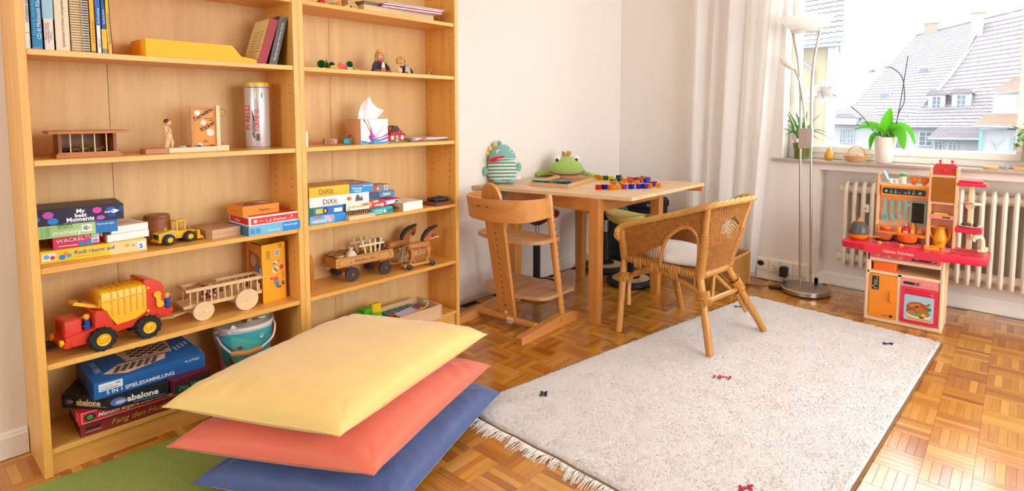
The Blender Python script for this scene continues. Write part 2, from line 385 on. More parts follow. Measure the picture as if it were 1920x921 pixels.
# ================================================================ rug, mat and floor cushions
def nz(x, y, z=0., s=1.): return noise.noise(Vector((x*s, y*s, z)))
def quad(P, u, v):
    a, b, c, d = [Vector((*p, 0)) for p in P]
    return (a*(1-u)+b*u)*(1-v)+(d*(1-u)+c*u)*v
pile = M('rug_wool', '#d9d1cc', .95, var=.06, scale=26, bump=.5, bscale=420, sheen=.3, spec=.1)
pile2 = M('rug_wool_shade', '#cfc2b6', .95, var=.12, scale=14, sheen=.25, spec=.1)
jute = M('rug_backing', '#7d5a3c', .95, var=.2, scale=60)
RU = [RUG[0], RUG[1], RUG[2], RUG[3]]           # near left, far left, far right, near right
def rugz(u, v):
    e = min(u*1.9, (1-u)*1.9, v*1.15, (1-v)*1.15); return .004+.011*min(1, e/.012)
def rugp(u, v):
    p = quad(RU, u, v); p.y += .012*sin(u*9)*(1-abs(2*v-1))*.4; k = .012*nz(u*3, v*9, 4)
    p.x += k*(1 if u < .5 else -1)*(1-min(1, min(u, 1-u)*20)); return p
g = G()
def rf(u, v):
    p = rugp(u, v); return (p.x, p.y, rugz(u, v)+.0022*nz(p.x, p.y, 0, 75)+.0016*nz(p.x, p.y, 3, 160)+.002*nz(p.x, p.y, 9, 12))
g.grid(rf, 330, 165)
rug = obj('rug', g, pile, None, 80, recalc=False); tag(rug, 'cream wool rug with fringed ends and tiny figures on the parquet', 'rug')
g = G()
for (u0, v0, u1, v1) in ((0, 0, 1, 0), (1, 1, 0, 1), (0, 1, 0, 0), (1, 0, 1, 1)):
    g.tube([(*rugp(u0+(u1-u0)*k/40, v0+(v1-v0)*k/40).xy, .006) for k in range(41)], .0042, 6)
obj('edge_binding', g, jute, rug)
rs = random.Random(3); g = G(); V, F = [], []
for i in range(52000):                               # short tufts of the pile
    u, v = rs.random()**1.25, rs.random(); p = rugp(u, v); z = rugz(u, v); a = rs.uniform(0, 2*pi); w = .0019; h = rs.uniform(.002, .0048); t = rs.uniform(0, 2*pi); l = rs.uniform(.001, .004)
    k = len(V); V += [(p.x-cos(a)*w, p.y-sin(a)*w, z-.001), (p.x+cos(a)*w, p.y+sin(a)*w, z-.001), (p.x+cos(t)*l, p.y+sin(t)*l, z+h)]; F.append((k, k+1, k+2))
g.v, g.f, g.mi = V, F, [0]*len(F)
obj('pile', g, pile, rug, 0, kind='stuff', recalc=False)
def fringe(u, n, L, seed, dx):
    rs = random.Random(seed); g = G(); i = 0; v = .004
    while v < .996:
        p = rugp(u, v); cl = rs.uniform(-.5, .5); m = rs.randint(5, 9); L1 = L*rs.uniform(.55, 1.15); tx = rs.uniform(-.012, .012)
        for k in range(m):
            o = (k/(m-1)-.5)*.017; tip = Vector((p.x+dx*L1*rs.uniform(.75, 1.05), p.y+o*rs.uniform(.2, 1.9)+tx+cl*.012, .0018)); a = Vector((p.x, p.y+o, .006)); mid = (a+tip)/2+Vector((0, rs.uniform(-.004, .004), rs.uniform(.002, .006)))
            g.tube([a, mid, tip], [.0012, .0011, .0006], 4)
        v += rs.uniform(.010, .0165)
    obj('fringe', g, M('rug_fringe', '#e6ded4', .9, var=.12, scale=90, spec=.1), rug, 60, kind='stuff', recalc=False)
fringe(0, 60, .058, 1, -1); fringe(1, 60, .036, 2, 1)
# small knotted figures in the rug
def motif(x, y, mat, cells, rz, s=.0085):
    g = G(); c_, s_ = cos(rz), sin(rz)
    for (i, j) in cells: g.ball((x+(i*c_-j*s_)*s, y+(i*s_+j*c_)*s, .0175), (.0052, .0052, .003), 6)
    obj('knotted_figure', g, mat, rug)
navy = M('wool_navy', '#20283a', .9); redw = M('wool_red', '#b02a36', .9)
beast = [(0, 0), (1, 0), (2, 0), (3, 0), (0, 1), (3, 1), (0, -1), (3, -1), (4, 1), (-1, -1)]
motif(1.30, -.81, navy, [(0, 0), (0, 1), (1, 1.6), (2, 1), (2, 0), (1, -.6), (-.8, 1.6), (2.8, 1.6), (-.8, -.6), (2.8, -.6)], .6)
motif(1.86, -1.25, redw, [(0, 0), (1, .3), (2, .5), (3, .3), (-1, 1), (4, -.5), (.3, -1), (-1.6, 0), (4.6, .6), (3.4, -1.2), (1, 1.2)], -.9, .011)
motif(2.685, -1.70, navy, beast, -1.1); motif(2.73, -.98, M('wool_grey', '#4a4648', .9), beast, -1.0)
motif(1.25, -1.58, redw, beast, -.8)

g = G()
g.b2(-.55, .66, -1.35, -.012, 0, .006, b=.002, T=Matrix.Rotation(R(-5), 4, 'Z') @ Matrix.Translation((0, -.012, 0)))
matt = solo('felt_mat', g, M('felt_green', '#8fa052', .95, var=.16, scale=150, bump=.5, spec=.1), 'green felt play mat lying in front of the bookcases', 'mat')

def cushion(name, P, zs, t1, t0, mat, label, seed, nu=84, nv=64):
    """P: left, front, right, back corners at the seam"""
    L, Fq, Rr, B = P; g = G(); Q = [L, Fq, Rr, B]; rr = random.Random(seed)
    def f(t): return max(0., 1-abs(2*t-1)**4.6)**.46
    def pos(u, v, sg):
        uu = u+.035*(u-.5)*0; p = quad(Q, u, v); c = quad(Q, .5, .5)
        inw = .07*(sin(pi*u)**.7*(1-f(v))+sin(pi*v)**.7*(1-f(u)))*.6
        p = p+(c-p)*inw
        k = f(u)*f(v); cr = 1+.12*sin(pi*u)*sin(pi*v)
        e = (1-min(1, k*1.6))
        wr = (.005*nz(p.x*24, p.y*7, seed)+.003*nz(p.x*9, p.y*30, seed+4))*sin(pi*min(1, k)*.9)+.004*nz(p.x*6, p.y*6, seed+8)
        d = min((1-abs(2*u-1)), (1-abs(2*v-1)))
        corner = max(0, 1-math.hypot(min(u, 1-u), min(v, 1-v))*5)
        wr += corner*.006*sin(12*math.atan2(min(v, 1-v)+1e-4, min(u, 1-u)+1e-4)+seed)*min(1, d*9)*min(1, k*1.5)
        z = zs+(t1 if sg > 0 else -t0)*k*cr+(wr if sg > 0 else wr*.4)*min(1, d*12)
        z += .006*sin(pi*2*u+seed)*(1-k)*.6
        return (p.x, p.y, max(z, .007))
    g.grid(lambda u, v: pos(u, v, 1), nu, nv); g.grid(lambda u, v: pos(1-u, v, -1), nu, nv)
    o = solo(name, g, mat, label, 'cushion', group='stacked floor cushions', smooth=70)
    s = G(); pts = [(k/30, 0) for k in range(30)]+[(1, k/22) for k in range(22)]+[(1-k/30, 1) for k in range(30)]+[(0, 1-k/22) for k in range(22)]
    s.tube([Vector(pos(u, v, 1))-Vector((0, 0, .0005)) for u, v in pts], .0024, 6, loop=True); obj('piped_seam', s, mat, o, 60)
    return o
def cloth(n, c, c2): return M(n, c, .5, var=.05, scale=9, bump=.12, bscale=520, sheen=.35, spec=.35)
cushion('floor_cushion', [(.245, -.42), (.52, -.955), (1.166, -.709), (.905, -.19)], .046, .064, .040, cloth('linen_blue', '#46598a', 0), 'dark blue floor cushion lying on the floor under the two others', 3)
cushion('floor_cushion', [(.204, -.371), (.498, -.912), (1.137, -.689), (.845, -.15)], .150, .060, .036, cloth('linen_coral', '#df6c52', 0), 'coral red floor cushion in the middle of the stack', 8)
cushion('floor_cushion', [(.208, -.335), (.447, -.842), (1.158, -.648), (.915, -.115)], .250, .070, .034, cloth('linen_yellow', '#ecc678', 0), 'pale yellow floor cushion on top of the stack', 14)

# ================================================================ table
tca, tcb = '#cf8a45', '#b06c2a'
tx, ty, tz = (wood('table_wood_'+a, tca, tcb, a, .32, 8, coat=.25) for a in 'xyz')
ttop = wood('table_top_wood', '#e3c49c', '#d0a878', 'y', .4, 6)
T0 = (2.095, -.692); T1 = (2.893, -.705); T3 = (1.900, .222); T2 = (T1[0]+T3[0]-T0[0], T1[1]+T3[1]-T0[1]); ZT_ = .662
t = thing('table', 'square wooden play table with a pale top standing in the corner', 'table', (2.4, -.25, 0))
def loc(p): return (p[0]-2.4, p[1]+.25)
def lerp2(a, b, k): return (a[0]+(b[0]-a[0])*k, a[1]+(b[1]-a[1])*k)
SM = .60
for P4 in ([T0, T1, lerp2(T1, T2, SM), lerp2(T0, T3, SM)], [lerp2(T0, T3, SM+.0018), lerp2(T1, T2, SM+.0018), T2, T3]):
    obj('table_leaf', G().prism([loc(p) for p in P4], ZT_-.018, ZT_), ttop, t)
LG = [(2.045, -.529), (2.68, -.522), (2.655, .015), (2.065, .052)]; hs = .054
ex = Vector((.635, .007, 0)).normalized(); ey = Vector((-.038, .524, 0)).normalized()
for (x, y), sx, sy in zip(LG, (1, 1, 1, 1), (1, 1, 1, 1)):
    g = G(); o = Vector((x-2.4, y+.25, 0))
    def sq(a0, a1, b0, b1, z): return [o+ex*a+ey*b+Vector((0, 0, z)) for a, b in ((a0, b0), (a1, b0), (a1, b1), (a0, b1))]
    g.loft([sq(.004, .046, .004, .046, 0), sq(0, .05, 0, .05, .14), sq(0, hs, 0, hs, ZT_-.018)]); obj('leg', g, tz, t)
def apron(a, b, z0, z1, th, m, name='apron'):
    a, b = Vector((a[0]-2.4, a[1]+.25, 0)), Vector((b[0]-2.4, b[1]+.25, 0)); d = (b-a).normalized(); n = Vector((-d.y, d.x, 0))*th
    g = G(); g.loft([[p+Vector((0, 0, z0)), p+n+Vector((0, 0, z0)), p+n+Vector((0, 0, z1)), p+Vector((0, 0, z1))] for p in (a, b)]); obj(name, g, m, t)
q = lambda i, a, b: tuple((Vector((*LG[i], 0))+ex*a+ey*b).xy)
apron(q(0, .002, hs), q(3, .002, 0), .575, ZT_-.019, -.02, ty); apron(q(0, hs, .004), q(1, 0, .004), .575, ZT_-.019, .02, tx)
apron(q(1, .05, hs), q(2, .05, 0), .575, ZT_-.019, .02, ty); apron(q(3, hs, .05), q(2, 0, .05), .575, ZT_-.019, -.02, tx)
apron(lerp2(T1, (T1[0]-.5, T1[1]+.012), .02), (T1[0]-.11, T1[1]+.62), ZT_-.047, ZT_-.019, .028, ty, 'slide_rail')

# ================================================================ high chair
hcx, hcy, hcz = (wood('beech_'+a, '#d39150', '#b9752f', a, .38, 7, coat=.15) for a in 'xyz')
plyseat = wood('beech_seat', '#c79a6b', '#a8784a', 'x', .4, 8)
H0 = Vector((1.605, -.185, 0)); t = thing('high_chair', 'beech high chair with a slanted spine and two plates beside the table', 'high chair', H0, R(1.5))
for s in (-1, 1):
    pf = [(0, 0), (.035, 0), (.42, 0), (.505, 0), (.50, .012), (.46, .034), (.40, .052), (.34, .060), (.28, .058), (.12, .044), (.01, .036), (0, .03)]
    g = G(); g.prism(pf, s*.208-.019, s*.208+.019, 'y'); obj('foot_runner', g, hcx, t)
    f = G(); a = Vector((.335, s*.206, .05)); b = Vector((.228, s*.2, .672)); f.tube([a, a+(b-a)*.985, b+Vector((0, 0, .006))], [.0185, .0185, .012], 14); po = obj('pole', f, hcz, t)
    hg = G()
    for k in range(15):
        p = a+(b-a)*(.09+.058*k); n = Vector((.12, -1, 0)).normalized(); hg.cyl(p+n*.0178, p+n*.0195, .0042, n=8)
    obj('adjust_hole', hg, holem, po, 0, kind='stuff')
    b_ = G().cyl((.30, s*.208-.0195, .035), (.30, s*.208-.0205, .035), .005); obj('bolt', b_, holem, t)
cb_ = G().tube([(.148, -.19, .038), (.148, .19, .038)], .0185, 14); cr = obj('cross_bar', cb_, hcy, t)
obj('sticker', G().b2(.126, .130, -.055, -.02, .026, .052), pl('#efe6d2'), cr, label='small white maker label')
text('UKO', .017, ink('#3a2a20'), cr, (.1255, -.024, .032), (pi/2, 0, -pi/2), sx=.9)
a = Vector((.158, 0, .035)); b = Vector((.028, 0, .735)); dd = (b-a); nn = Vector((dd.z, 0, -dd.x)).normalized()
g = G(); rings = []
for k in range(13):
    kk = [0, .1, .2, .4, .6, .8, .86, .9, .93, .955, .975, .99, 1][k]; p = a+dd*kk
    w = .052+.012*kk if kk <= .86 else .0623*math.sqrt(max(.02, 1-((kk-.86)/.14)**2.4))
    rings.append([p+nn*s*.009+Vector((0, y*w, 0)) for s, y in ((-1, -1), (-1, 1), (1, 1), (1, -1))])
g.loft(rings); sp = obj('spine', g, hcz, t)
hg = G()
for k in range(13):
    p = a+dd*(.105+.045*k); hg.cyl(p-nn*.0092, p-nn*.0096, .0045 if k else .006, n=10)
obj('adjust_hole', hg, holem, sp, 0, kind='stuff')
obj('badge', G().cyl(a+dd*.05-nn*.009, a+dd*.05-nn*.0105, .0095, n=16), pl('#e9dcc3'), sp, label='round cream badge')
# bent backrest band
def bandpt(k, z):
    th = pi*(-.5+k); y = .205*sin(th); x = .225-(.223)*max(0., cos(th))**.55
    lean = -(z-.61)*.185; return (x+lean, y, z)
for nm in ('backrest_band',):
    g = G(); ro, ri = [], []
    for i in range(49):
        k = i/48; e = .012*abs(2*k-1)**4
        o4 = []
        for z, off in ((.555+e, 1), (.665-e*.3, 1), (.665-e*.3, 0), (.555+e, 0)):
            x, y, zz = bandpt(k, z); th = pi*(-.5+k); o4.append((x-off*.014*cos(th), y+off*.014*sin(th), zz))
        ro.append(o4)
    g.loft(ro); bd = obj(nm, g, hcy, t)
    hg = G(); [hg.cyl((-.022-(z-.61)*.185, y, z), (-.0135-(z-.61)*.185, y, z), .004, n=8) for y, z in ((-.028, .628), (.03, .628))]
    obj('screw', hg, holem, bd, kind='stuff')
def plate(z, x0, x1, w0, name, ply):
    n = 14; top = []
    for i in range(n+1): th = pi*i/n; top.append((x0+(.06-.06*sin(th)), w0*cos(th)*-1))
    poly = [(x1, -w0), (x1, w0)]+[(x0+.085*(1-sin(pi*i/n)), w0*cos(pi*i/n)) for i in range(n+1)]
    g = G(); g.prism(poly, z-.018, z); obj(name, g, ply, t)
plate(.458, .092, .30, .216, 'seat_plate', plyseat); plate(.172, .142, .43, .216, 'foot_plate', plyseat)
obj('rod', G().cyl((.285, -.222, .445), (.285, .222, .445), .006), hcy, t)

# ================================================================ rattan armchair
cane = wood('rattan_cane', '#c98c42', '#a66c26', 'z', .4, 12, coat=.2); wrapm = M('rattan_wrap', '#ba7e36', .45, var=.22, scale=60, coat=.15)
weavem = M('rattan_weave', '#ad7130', .5, var=.35, scale=45); braidm = M('rattan_braid', '#c6944c', .5, var=.2, scale=30)
O = Vector((2.28, -.93, 0)); t = thing('rattan_armchair', 'honey coloured rattan armchair with woven sides and white seat pad on the rug', 'armchair', O)
def w(p): return Vector(p)-O
FZ = .021
F1, F2, F3, F4 = w((2.046, -.66, 0)), w((2.027, -1.140, FZ)), w((2.477, -1.217, FZ)), w((2.565, -.738, 0))
S1, S2, S3, S4 = w((2.13, -.637, .352)), w((2.069, -1.067, .352)), w((2.303, -1.094, .352)), w((2.485, -.69, .352))
R1, R2, R3, R4 = w((2.075, -.652, .507)), w((2.10, -1.082, .652)), w((2.408, -1.155, .652)), w((2.53, -.70, .512))
legs = []
for Fp, Sp in ((F1, S1), (F2, S2), (F3, S3), (F4, S4)):
    k = Sp+(Fp-Sp)*.02; o = obj('leg', G().tube([Fp, Fp+(Sp-Fp)*.3, Fp+(Sp-Fp)*.8, Sp], [.0165, .0175, .0175, .016], 12), cane, t); legs.append(o)
def rings(g, a, b, r, n, tr=.0032):
    d = (b-a); u = d.normalized(); x = u.orthogonal().normalized(); y = u.cross(x)
    pts = []
    for k in range(n*10+1): p = a+d*(k/(n*10)); an = 2*pi*k/10; pts.append(p+x*cos(an)*r+y*sin(an)*r)
    g.tube(pts, tr, 5)
for Sp, Rp in ((S1, R1), (S2, R2), (S3, R3), (S4, R4)):
    po = obj('post', G().tube([Sp-(Rp-Sp)*.06, Sp+(Rp-Sp)*.5, Rp], [.0165, .0165, .015], 12), cane, t)
    g = G(); rings(g, Sp-(Rp-Sp)*.04, Sp+(Rp-Sp)*.62, .0175, 20, .0042); obj('cane_wrapping', g, wrapm, po, 60, kind='stuff')
SEAT = [S1, S2, S3, S4]; ar = []
for i, (a, b) in enumerate(((S1, S2), (S2, S3), (S3, S4), (S4, S1))):
    o = obj('seat_rail', G().tube([a, (a+b)/2, b], .0135, 10), cane, t)
    g = G(); rings(g, a+(b-a)*.06, a+(b-a)*.94, .0155, 26, .005); obj('cane_wrapping', g, wrapm, o, 60, kind='stuff')
for i, (Fa, Sa, Fb, Sb, h) in enumerate(((F2, S2, F3, S3, .66), (F1, S1, F4, S4, .72), (F4, S4, F3, S3, .7))):
    a, b = Fa+(Sa-Fa)*h, Fb+(Sb-Fb)*h; d = (b-a).normalized()*.03
    o = obj('stretcher', G().tube([a-d, b+d], .012, 10), cane, t); g = G(); rings(g, a-d*.6, a+d*1.3, .0205, 5, .004); rings(g, b-d*1.3, b+d*.6, .0205, 5, .004); obj('cane_wrapping', g, wrapm, o, 60, kind='stuff')
# bent braces: under the near side, under the far side, and a small fork behind
for Fa, Sa, Fb, Sb in ((F1, S1, F2, S2), (F4, S4, F3, S3)):
    m1, m2 = Sa+(Sb-Sa)*.30-Vector((0, 0, .02)), Sa+(Sb-Sa)*.62-Vector((0, 0, .02)); inn = ((S1+S2+S3+S4)/4-(Sa+Sb)/2).normalized()*.022
    pts = bez([Fa+(Sa-Fa)*.36+(Fb-Fa)*.06+inn, Fa+(Sa-Fa)*.72+(Fb-Fa)*.06+inn, m1-Vector((0, 0, .012)), m1*.5+m2*.5-Vector((0, 0, .004)), m2-Vector((0, 0, .012)), Fb+(Sb-Fb)*.74+(Fa-Fb)*.06+inn, Fb+(Sb-Fb)*.30+(Fa-Fb)*.05+inn], 9)
    o = obj('bent_brace', G().tube(pts, .0105, 9), cane, t)
    g = G()
    for c_ in (.22, .45, .70): a = Sa+(Sb-Sa)*c_; rings(g, a-(Sb-Sa)*.05-Vector((0, 0, .01)), a+(Sb-Sa)*.05-Vector((0, 0, .01)), .022, 5, .005)
    for Fq, Sq in ((Fa, Sa), (Fb, Sb)): a = Fq+(Sq-Fq)*.74; d = (Sq-Fq)*.05; rings(g, a-d+inn*.4, a+d+inn*.4, .026, 5, .005)
    obj('cane_wrapping', g, wrapm, o, 60, kind='stuff')
m = (S2+S3)/2; a, b = F2+(S2-F2)*.66, F3+(S3-F3)*.66
for k in (.22, .78): obj('fork_brace', G().tube([m-Vector((0, 0, .012)), a+(b-a)*k], .009, 8), cane, t)
# rim: braided border from one arm round the back to the other arm
def plus(p, dx, dy, dz): return p+Vector((dx, dy, dz))
rim = bez([plus(S1, -.02, .012, .09), plus(R1, -.012, .02, -.03), plus(R1, .0, .0, .012), R1*.62+R2*.38+Vector((-.004, 0, .012)), R1*.28+R2*.72+Vector((-.004, 0, .008)), plus(R2, 0, -.02, .016), (R2+R3)/2+Vector((0, -.028, .022)), plus(R3, .012, -.012, .02), plus(R3, .045, .06, .012), R3*.6+R4*.4+Vector((.035, 0, .0)), plus(R4, .008, .0, .01), plus(R4, .012, .02, -.03), plus(S4, .02, .012, .09)], 10)
g = G(); m = len(rim)
for s_ in range(4):
    pts = []
    for i, p in enumerate(rim):
        tt = (rim[min(i+1, m-1)]-rim[max(i-1, 0)]).normalized(); x = tt.cross(Vector((0, 0, 1))); x = x.normalized() if x.length > .05 else Vector((1, 0, 0)); y = x.cross(tt)
        an = i*.62+s_*pi/2; pts.append(p+x*cos(an)*.0085+y*sin(an)*.0075)
    g.tube(pts, .0085, 6)
obj('braided_rim', g, braidm, t, 60)
# woven panels: stakes run up, weavers run across; a panel is a patch between a bottom and a top curve
def panel(name, bot, top, ns, nw, hole=None, open_=None, bulge=.0, out=None, rs_=.0021):
    def P(s, v):
        i = s*(len(bot)-1); k = min(int(i), len(bot)-2); f = i-k
        a = bot[k]+(bot[k+1]-bot[k])*f; i = s*(len(top)-1); k = min(int(i), len(top)-2); f = i-k; b = top[k]+(top[k+1]-top[k])*f
        p = a+(b-a)*v
        if out is not None: p = p+out*bulge*sin(pi*s)*sin(pi*min(1, v*.9+.1))
        return p
    g = G()
    for i in range(ns+1):
        s = i/ns; run = []
        for j in range(15):
            v = j/14
            if hole and hole(s, v):
                if len(run) > 1: g.tube(run, rs_, 5)
                run = []
            else: run.append(P(s, v))
        if len(run) > 1: g.tube(run, rs_, 5)
    n_ = out.normalized() if out is not None else Vector((0, 1, 0))
    for j in range(nw+1):
        v = j/nw; run = []
        for i in range(ns*2+1):
            s = i/(ns*2)
            if (hole and hole(s, v)) or (open_ and open_(s, v)):
                if len(run) > 2: g.tube(run, .0026, 4)
                run = []
            else: run.append(P(s, v)+n_*.0024*(1 if (i//2+j) % 2 else -1)*(0 if i % 2 else 1))
        if len(run) > 2: g.tube(run, .0026, 4)
    obj(name, g, weavem, t, 60, kind='stuff', recalc=False); return P
def arch(s, v): return (v < .26+.50*math.sqrt(max(0., 1-((s-.735)/.225)**2)) if abs(s-.735) < .225 else False)
near_out = (S1-S4).normalized()
topn = [plus(R1, 0, 0, .005), R1*.62+R2*.38+Vector((0, 0, .006)), R1*.28+R2*.72, plus(R2, 0, 0, .004)]
Pn = panel('woven_side', [S1, S2], topn, 30, 46, arch, lambda s, v: .10 < s < .5 and .02 < v-.10 < .32*(s-.1)/.4+.02, .012, near_out, .0032)
g = G(); g.tube(bez([Pn(.51, .0), Pn(.51, .26), Pn(.56, .60), Pn(.735, .765), Pn(.91, .60), Pn(.96, .3), Pn(.955, 0)], 8), .0095, 8); ao = obj('arch_border', g, cane, t)
topf = [plus(R4, 0, 0, .005), R4*.62+R3*.38+Vector((.02, 0, .006)), R4*.28+R3*.72+Vector((.02, 0, 0)), plus(R3, 0, 0, .004)]
panel('woven_side', [S4, S3], topf, 44, 40, arch, None, .012, -near_out)
def diam(s, v): return abs(s-.55)/.30+abs(v-.66)/.14 < 1
panel('woven_back', [S2, S3], [R2+Vector((0, 0, .006)), (R2+R3)/2+Vector((0, -.02, .012)), R3+Vector((0, 0, .006))], 21, 44, diam, lambda s, v: not (.42 < v < .93 or v < .06) , .02, Vector((.02, -1, 0)), .0042)
g = G(); Pb = lambda s, v: (S2+(S3-S2)*s)+((R2+(R3-R2)*s)-(S2+(S3-S2)*s))*v+Vector((.02, -1, 0))*(.02*sin(pi*s)*.9)
for i in range(-5, 6):
    for j in range(-5, 6):
        if abs(i)+abs(j) <= 5 and (i+j) % 2 == 0:
            c_ = Pb(.55+i*.055, .66+j*.026); g.ball(c_+Vector((0, -.004, 0)), (.0075, .004, .0055), 7)
obj('woven_diamond', g, braidm, t, 60, kind='stuff')
sg = G(); sg.loft([[S1+(S2-S1)*k+Vector((.012, 0, .004)), S4+(S3-S4)*k+Vector((-.012, 0, .004)), S4+(S3-S4)*k+Vector((-.012, 0, .010)), S1+(S2-S1)*k+Vector((.012, 0, .010))] for k in (0.03, .5, .97)])
obj('woven_seat', sg, weavem, t)
# white seat pad
def padp(r, th):
    s_ = .5+.47*r*cos(th); v_ = .5+.49*r*sin(th); a = S1+(S2-S1)*v_; b = S4+(S3-S4)*v_; return a+(b-a)*s_
g = G(); rg = []
for r, z in ((.0, .013), (.86, .013), (.97, .02), (1, .033), (.98, .052), (.9, .066), (.5, .078), (.0, .082)):
    rg.append([padp(max(r, .001), 2*pi*k/28)*1+Vector((0, 0, z)) for k in range(28)])
g.loft(rg); pad = solo('seat_pad', g, M('cotton_white', '#eceae8', .8, var=.02, scale=30, bump=.1, bscale=300), 'white round seat pad lying in the rattan armchair', 'seat pad', loc=tuple(O), smooth=60)
# ================================================================ curtain
def thinmat(name, ca, cb, ct, f, sc_=240):
    m = bpy.data.materials.new(name); m.use_nodes = True; n, l = m.node_tree.nodes, m.node_tree.links
    out = n['Material Output']; p = n['Principled BSDF']; p.inputs['Roughness'].default_value = .9; p.inputs['Specular IOR Level'].default_value = .1
    tx = n.new('ShaderNodeTexCoord'); wv = n.new('ShaderNodeTexNoise'); wv.inputs['Scale'].default_value = sc_; l.new(tx.outputs['Object'], wv.inputs['Vector'])
    mx = n.new('ShaderNodeMix'); mx.data_type = 'RGBA'; mx.inputs['A'].default_value = (*lin(ca), 1); mx.inputs['B'].default_value = (*lin(cb), 1); l.new(wv.outputs['Fac'], mx.inputs['Factor']); l.new(mx.outputs['Result'], p.inputs['Base Color'])
    t = n.new('ShaderNodeBsdfTranslucent'); t.inputs['Color'].default_value = (*lin(ct), 1); ms = n.new('ShaderNodeMixShader'); ms.inputs['Fac'].default_value = f
    l.new(p.outputs[0], ms.inputs[1]); l.new(t.outputs[0], ms.inputs[2]); l.new(ms.outputs[0], out.inputs['Surface']); return m
curm = thinmat('sheer_cotton', '#f1ece8', '#f8f6f4', '#f7f4f1', .5)
def curt(u, v):
    z = .085+2.34*v; hem = .03*(1-v)**8*sin(u*5)
    yr = -.86-.115*min(1, v*1.35)**.8; yl = -.345-.04*v
    y = yl+(yr-yl)*u; f = .5+.5*v
    x = 3.345+.022*sin(u*31+.6+1.2*sin(v*2.2))*(.6+.4*f)+.016*sin(u*17+2+.8*v)+.006*sin(u*61)-.01*sin(u*pi)
    return (x, y+.006*sin(u*40+v), z+hem)
g = G(); g.grid(lambda u, v: curt(u, v), 110, 46)
cu = solo('curtain', g, curm, 'long white curtain hanging beside the window', 'curtain', smooth=80)
obj('hem', G().tube([curt(k/60, .0) for k in range(61)], .0035, 5), curm, cu, 80)
obj('side_hem', G().tube([curt(1, k/30) for k in range(31)], .003, 5), curm, cu, 80)
rod = G().cyl((3.345, -.33, 2.43), (3.345, -3.6, 2.43), .011); solo('curtain_rail', rod, M('rail_white', '#eeeeea', .4), 'white curtain rail under the ceiling', 'rail')

# ================================================================ basket, bag and stools under the table
bw = M('willow_weave', '#b07a3a', .6, var=.3, scale=80); bw2 = M('willow_rim', '#c28d4c', .55, var=.2, scale=50)
t = thing('willow_basket', 'square brown willow basket on the floor in front of the curtain', 'basket', (3.13, -.73, 0))
hx, hy, hh = .14, .118, .20; g = G()
for wl in range(4):
    for j in range(22):
        z = .006+j*.0085; pts = []
        for k in range(29):
            s_ = -1+2*k/28; o = .0026*(1 if (k+j) % 2 else -1)
            pts.append({0: (s_*hx, -hy+o, z), 1: (s_*hx, hy+o, z), 2: (-hx+o, s_*hy, z), 3: (hx+o, s_*hy, z)}[wl])
        g.tube(pts, .0036, 4)
    for k in range(0, 29, 2):
        s_ = -1+2*k/28; p = {0: (s_*hx, -hy), 1: (s_*hx, hy), 2: (-hx, s_*hy), 3: (hx, s_*hy)}[wl]; g.tube([(*p, 0), (*p, hh-.008)], .0028, 5)
obj('woven_wall', g, bw, t, 60, kind='stuff', recalc=False)
obj('base', G().b2(-hx, hx, -hy, hy, .001, .008), bw, t)
obj('rim', G().tube([(-hx, -hy, hh), (hx, -hy, hh), (hx, hy, hh), (-hx, hy, hh)], .009, 8, loop=True), bw2, t)
for sx in (-1, 1):
    for sy in (-1, 1): obj('corner_post', G().cyl((sx*hx, sy*hy, 0), (sx*hx, sy*hy, hh), .008), bw2, t)
blk = M('nylon_black', '#17171a', .6, var=.15, scale=60, bump=.2, bscale=400)
t = thing('black_bag', 'black fabric bag standing behind the yellow stool under the table', 'bag', (3.24, -.05, 0), R(4))
obj('body', G().b2(-.11, .11, -.19, .19, 0, .46, b=.03), blk, t); obj('front_pocket', G().b2(-.132, -.108, -.15, .15, .05, .32, b=.012), blk, t)
obj('flap', G().b2(-.122, .115, -.195, .195, .40, .478, b=.02), blk, t); obj('handle', G().tube(bez([(0, -.06, .475), (0, -.05, .50), (0, .05, .50), (0, .06, .475)], 5), .008, 6), blk, t)
sc = G()
for k in range(5): sc.tube([(-.1235, -.185+.012*k, .435), (-.1235, -.181+.012*k, .452), (-.1235, -.176+.012*k, .437)], .0012, 4)
obj('white_scribble', sc, pl('#e8e8e8'), t, kind='stuff', label='white writing on black flap')
chrome = M('chrome', '#c9c9c9', .18, 1., var=.03); rub = M('rubber_black', '#1a1a1c', .55, var=.1); bei = M('plywood_beige', '#caa680', .5, var=.12, scale=30)
def stool(name, label, x, y, h, seatmat, seat, grp='swivel stools under the table'):
    t = thing(name, label, 'stool', (x, y, 0), 0, grp)
    obj('base_ring', G().lathe([(.118, 0), (.142, .004), (.152, .016), (.150, .030), (.138, .040), (.122, .040), (.115, .030)], 36), rub, t)
    obj('base_disc', G().lathe([(.02, .012), (.118, .014), (.118, .038), (.05, .046), (.02, .046)], 36), bei, t)
    obj('hub', G().lathe([(.058, .044), (.058, .056), (.03, .066), (.02, .07)], 24), rub, t)
    obj('sleeve', G().cyl((0, 0, .06), (0, 0, h*.62), .022, n=16), rub, t)
    obj('piston', G().cyl((0, 0, h*.6), (0, 0, h-.05), .014, n=14), chrome, t)
    obj('bracket', G().lathe([(.03, h-.075), (.07, h-.05), (.09, h-.04)], 20), rub, t)
    g = G(); rr = []
    for r, z in ((.02, -.045), (.72, -.045), (.93, -.034), (1, -.014), (.97, .004), (.86, .012), (.5, .006), (.02, .004)):
        row = []
        for k in range(32):
            a = 2*pi*k/32; xx, yy = seat[0]*r*cos(a), seat[1]*r*sin(a); row.append((xx, yy, h+z+seat[2]*((yy/seat[1])**2)*r-seat[2]*.5*(xx/seat[0])*r))
        rr.append(row)
    g.loft(rr); obj('seat', g, seatmat, t, 60); return t
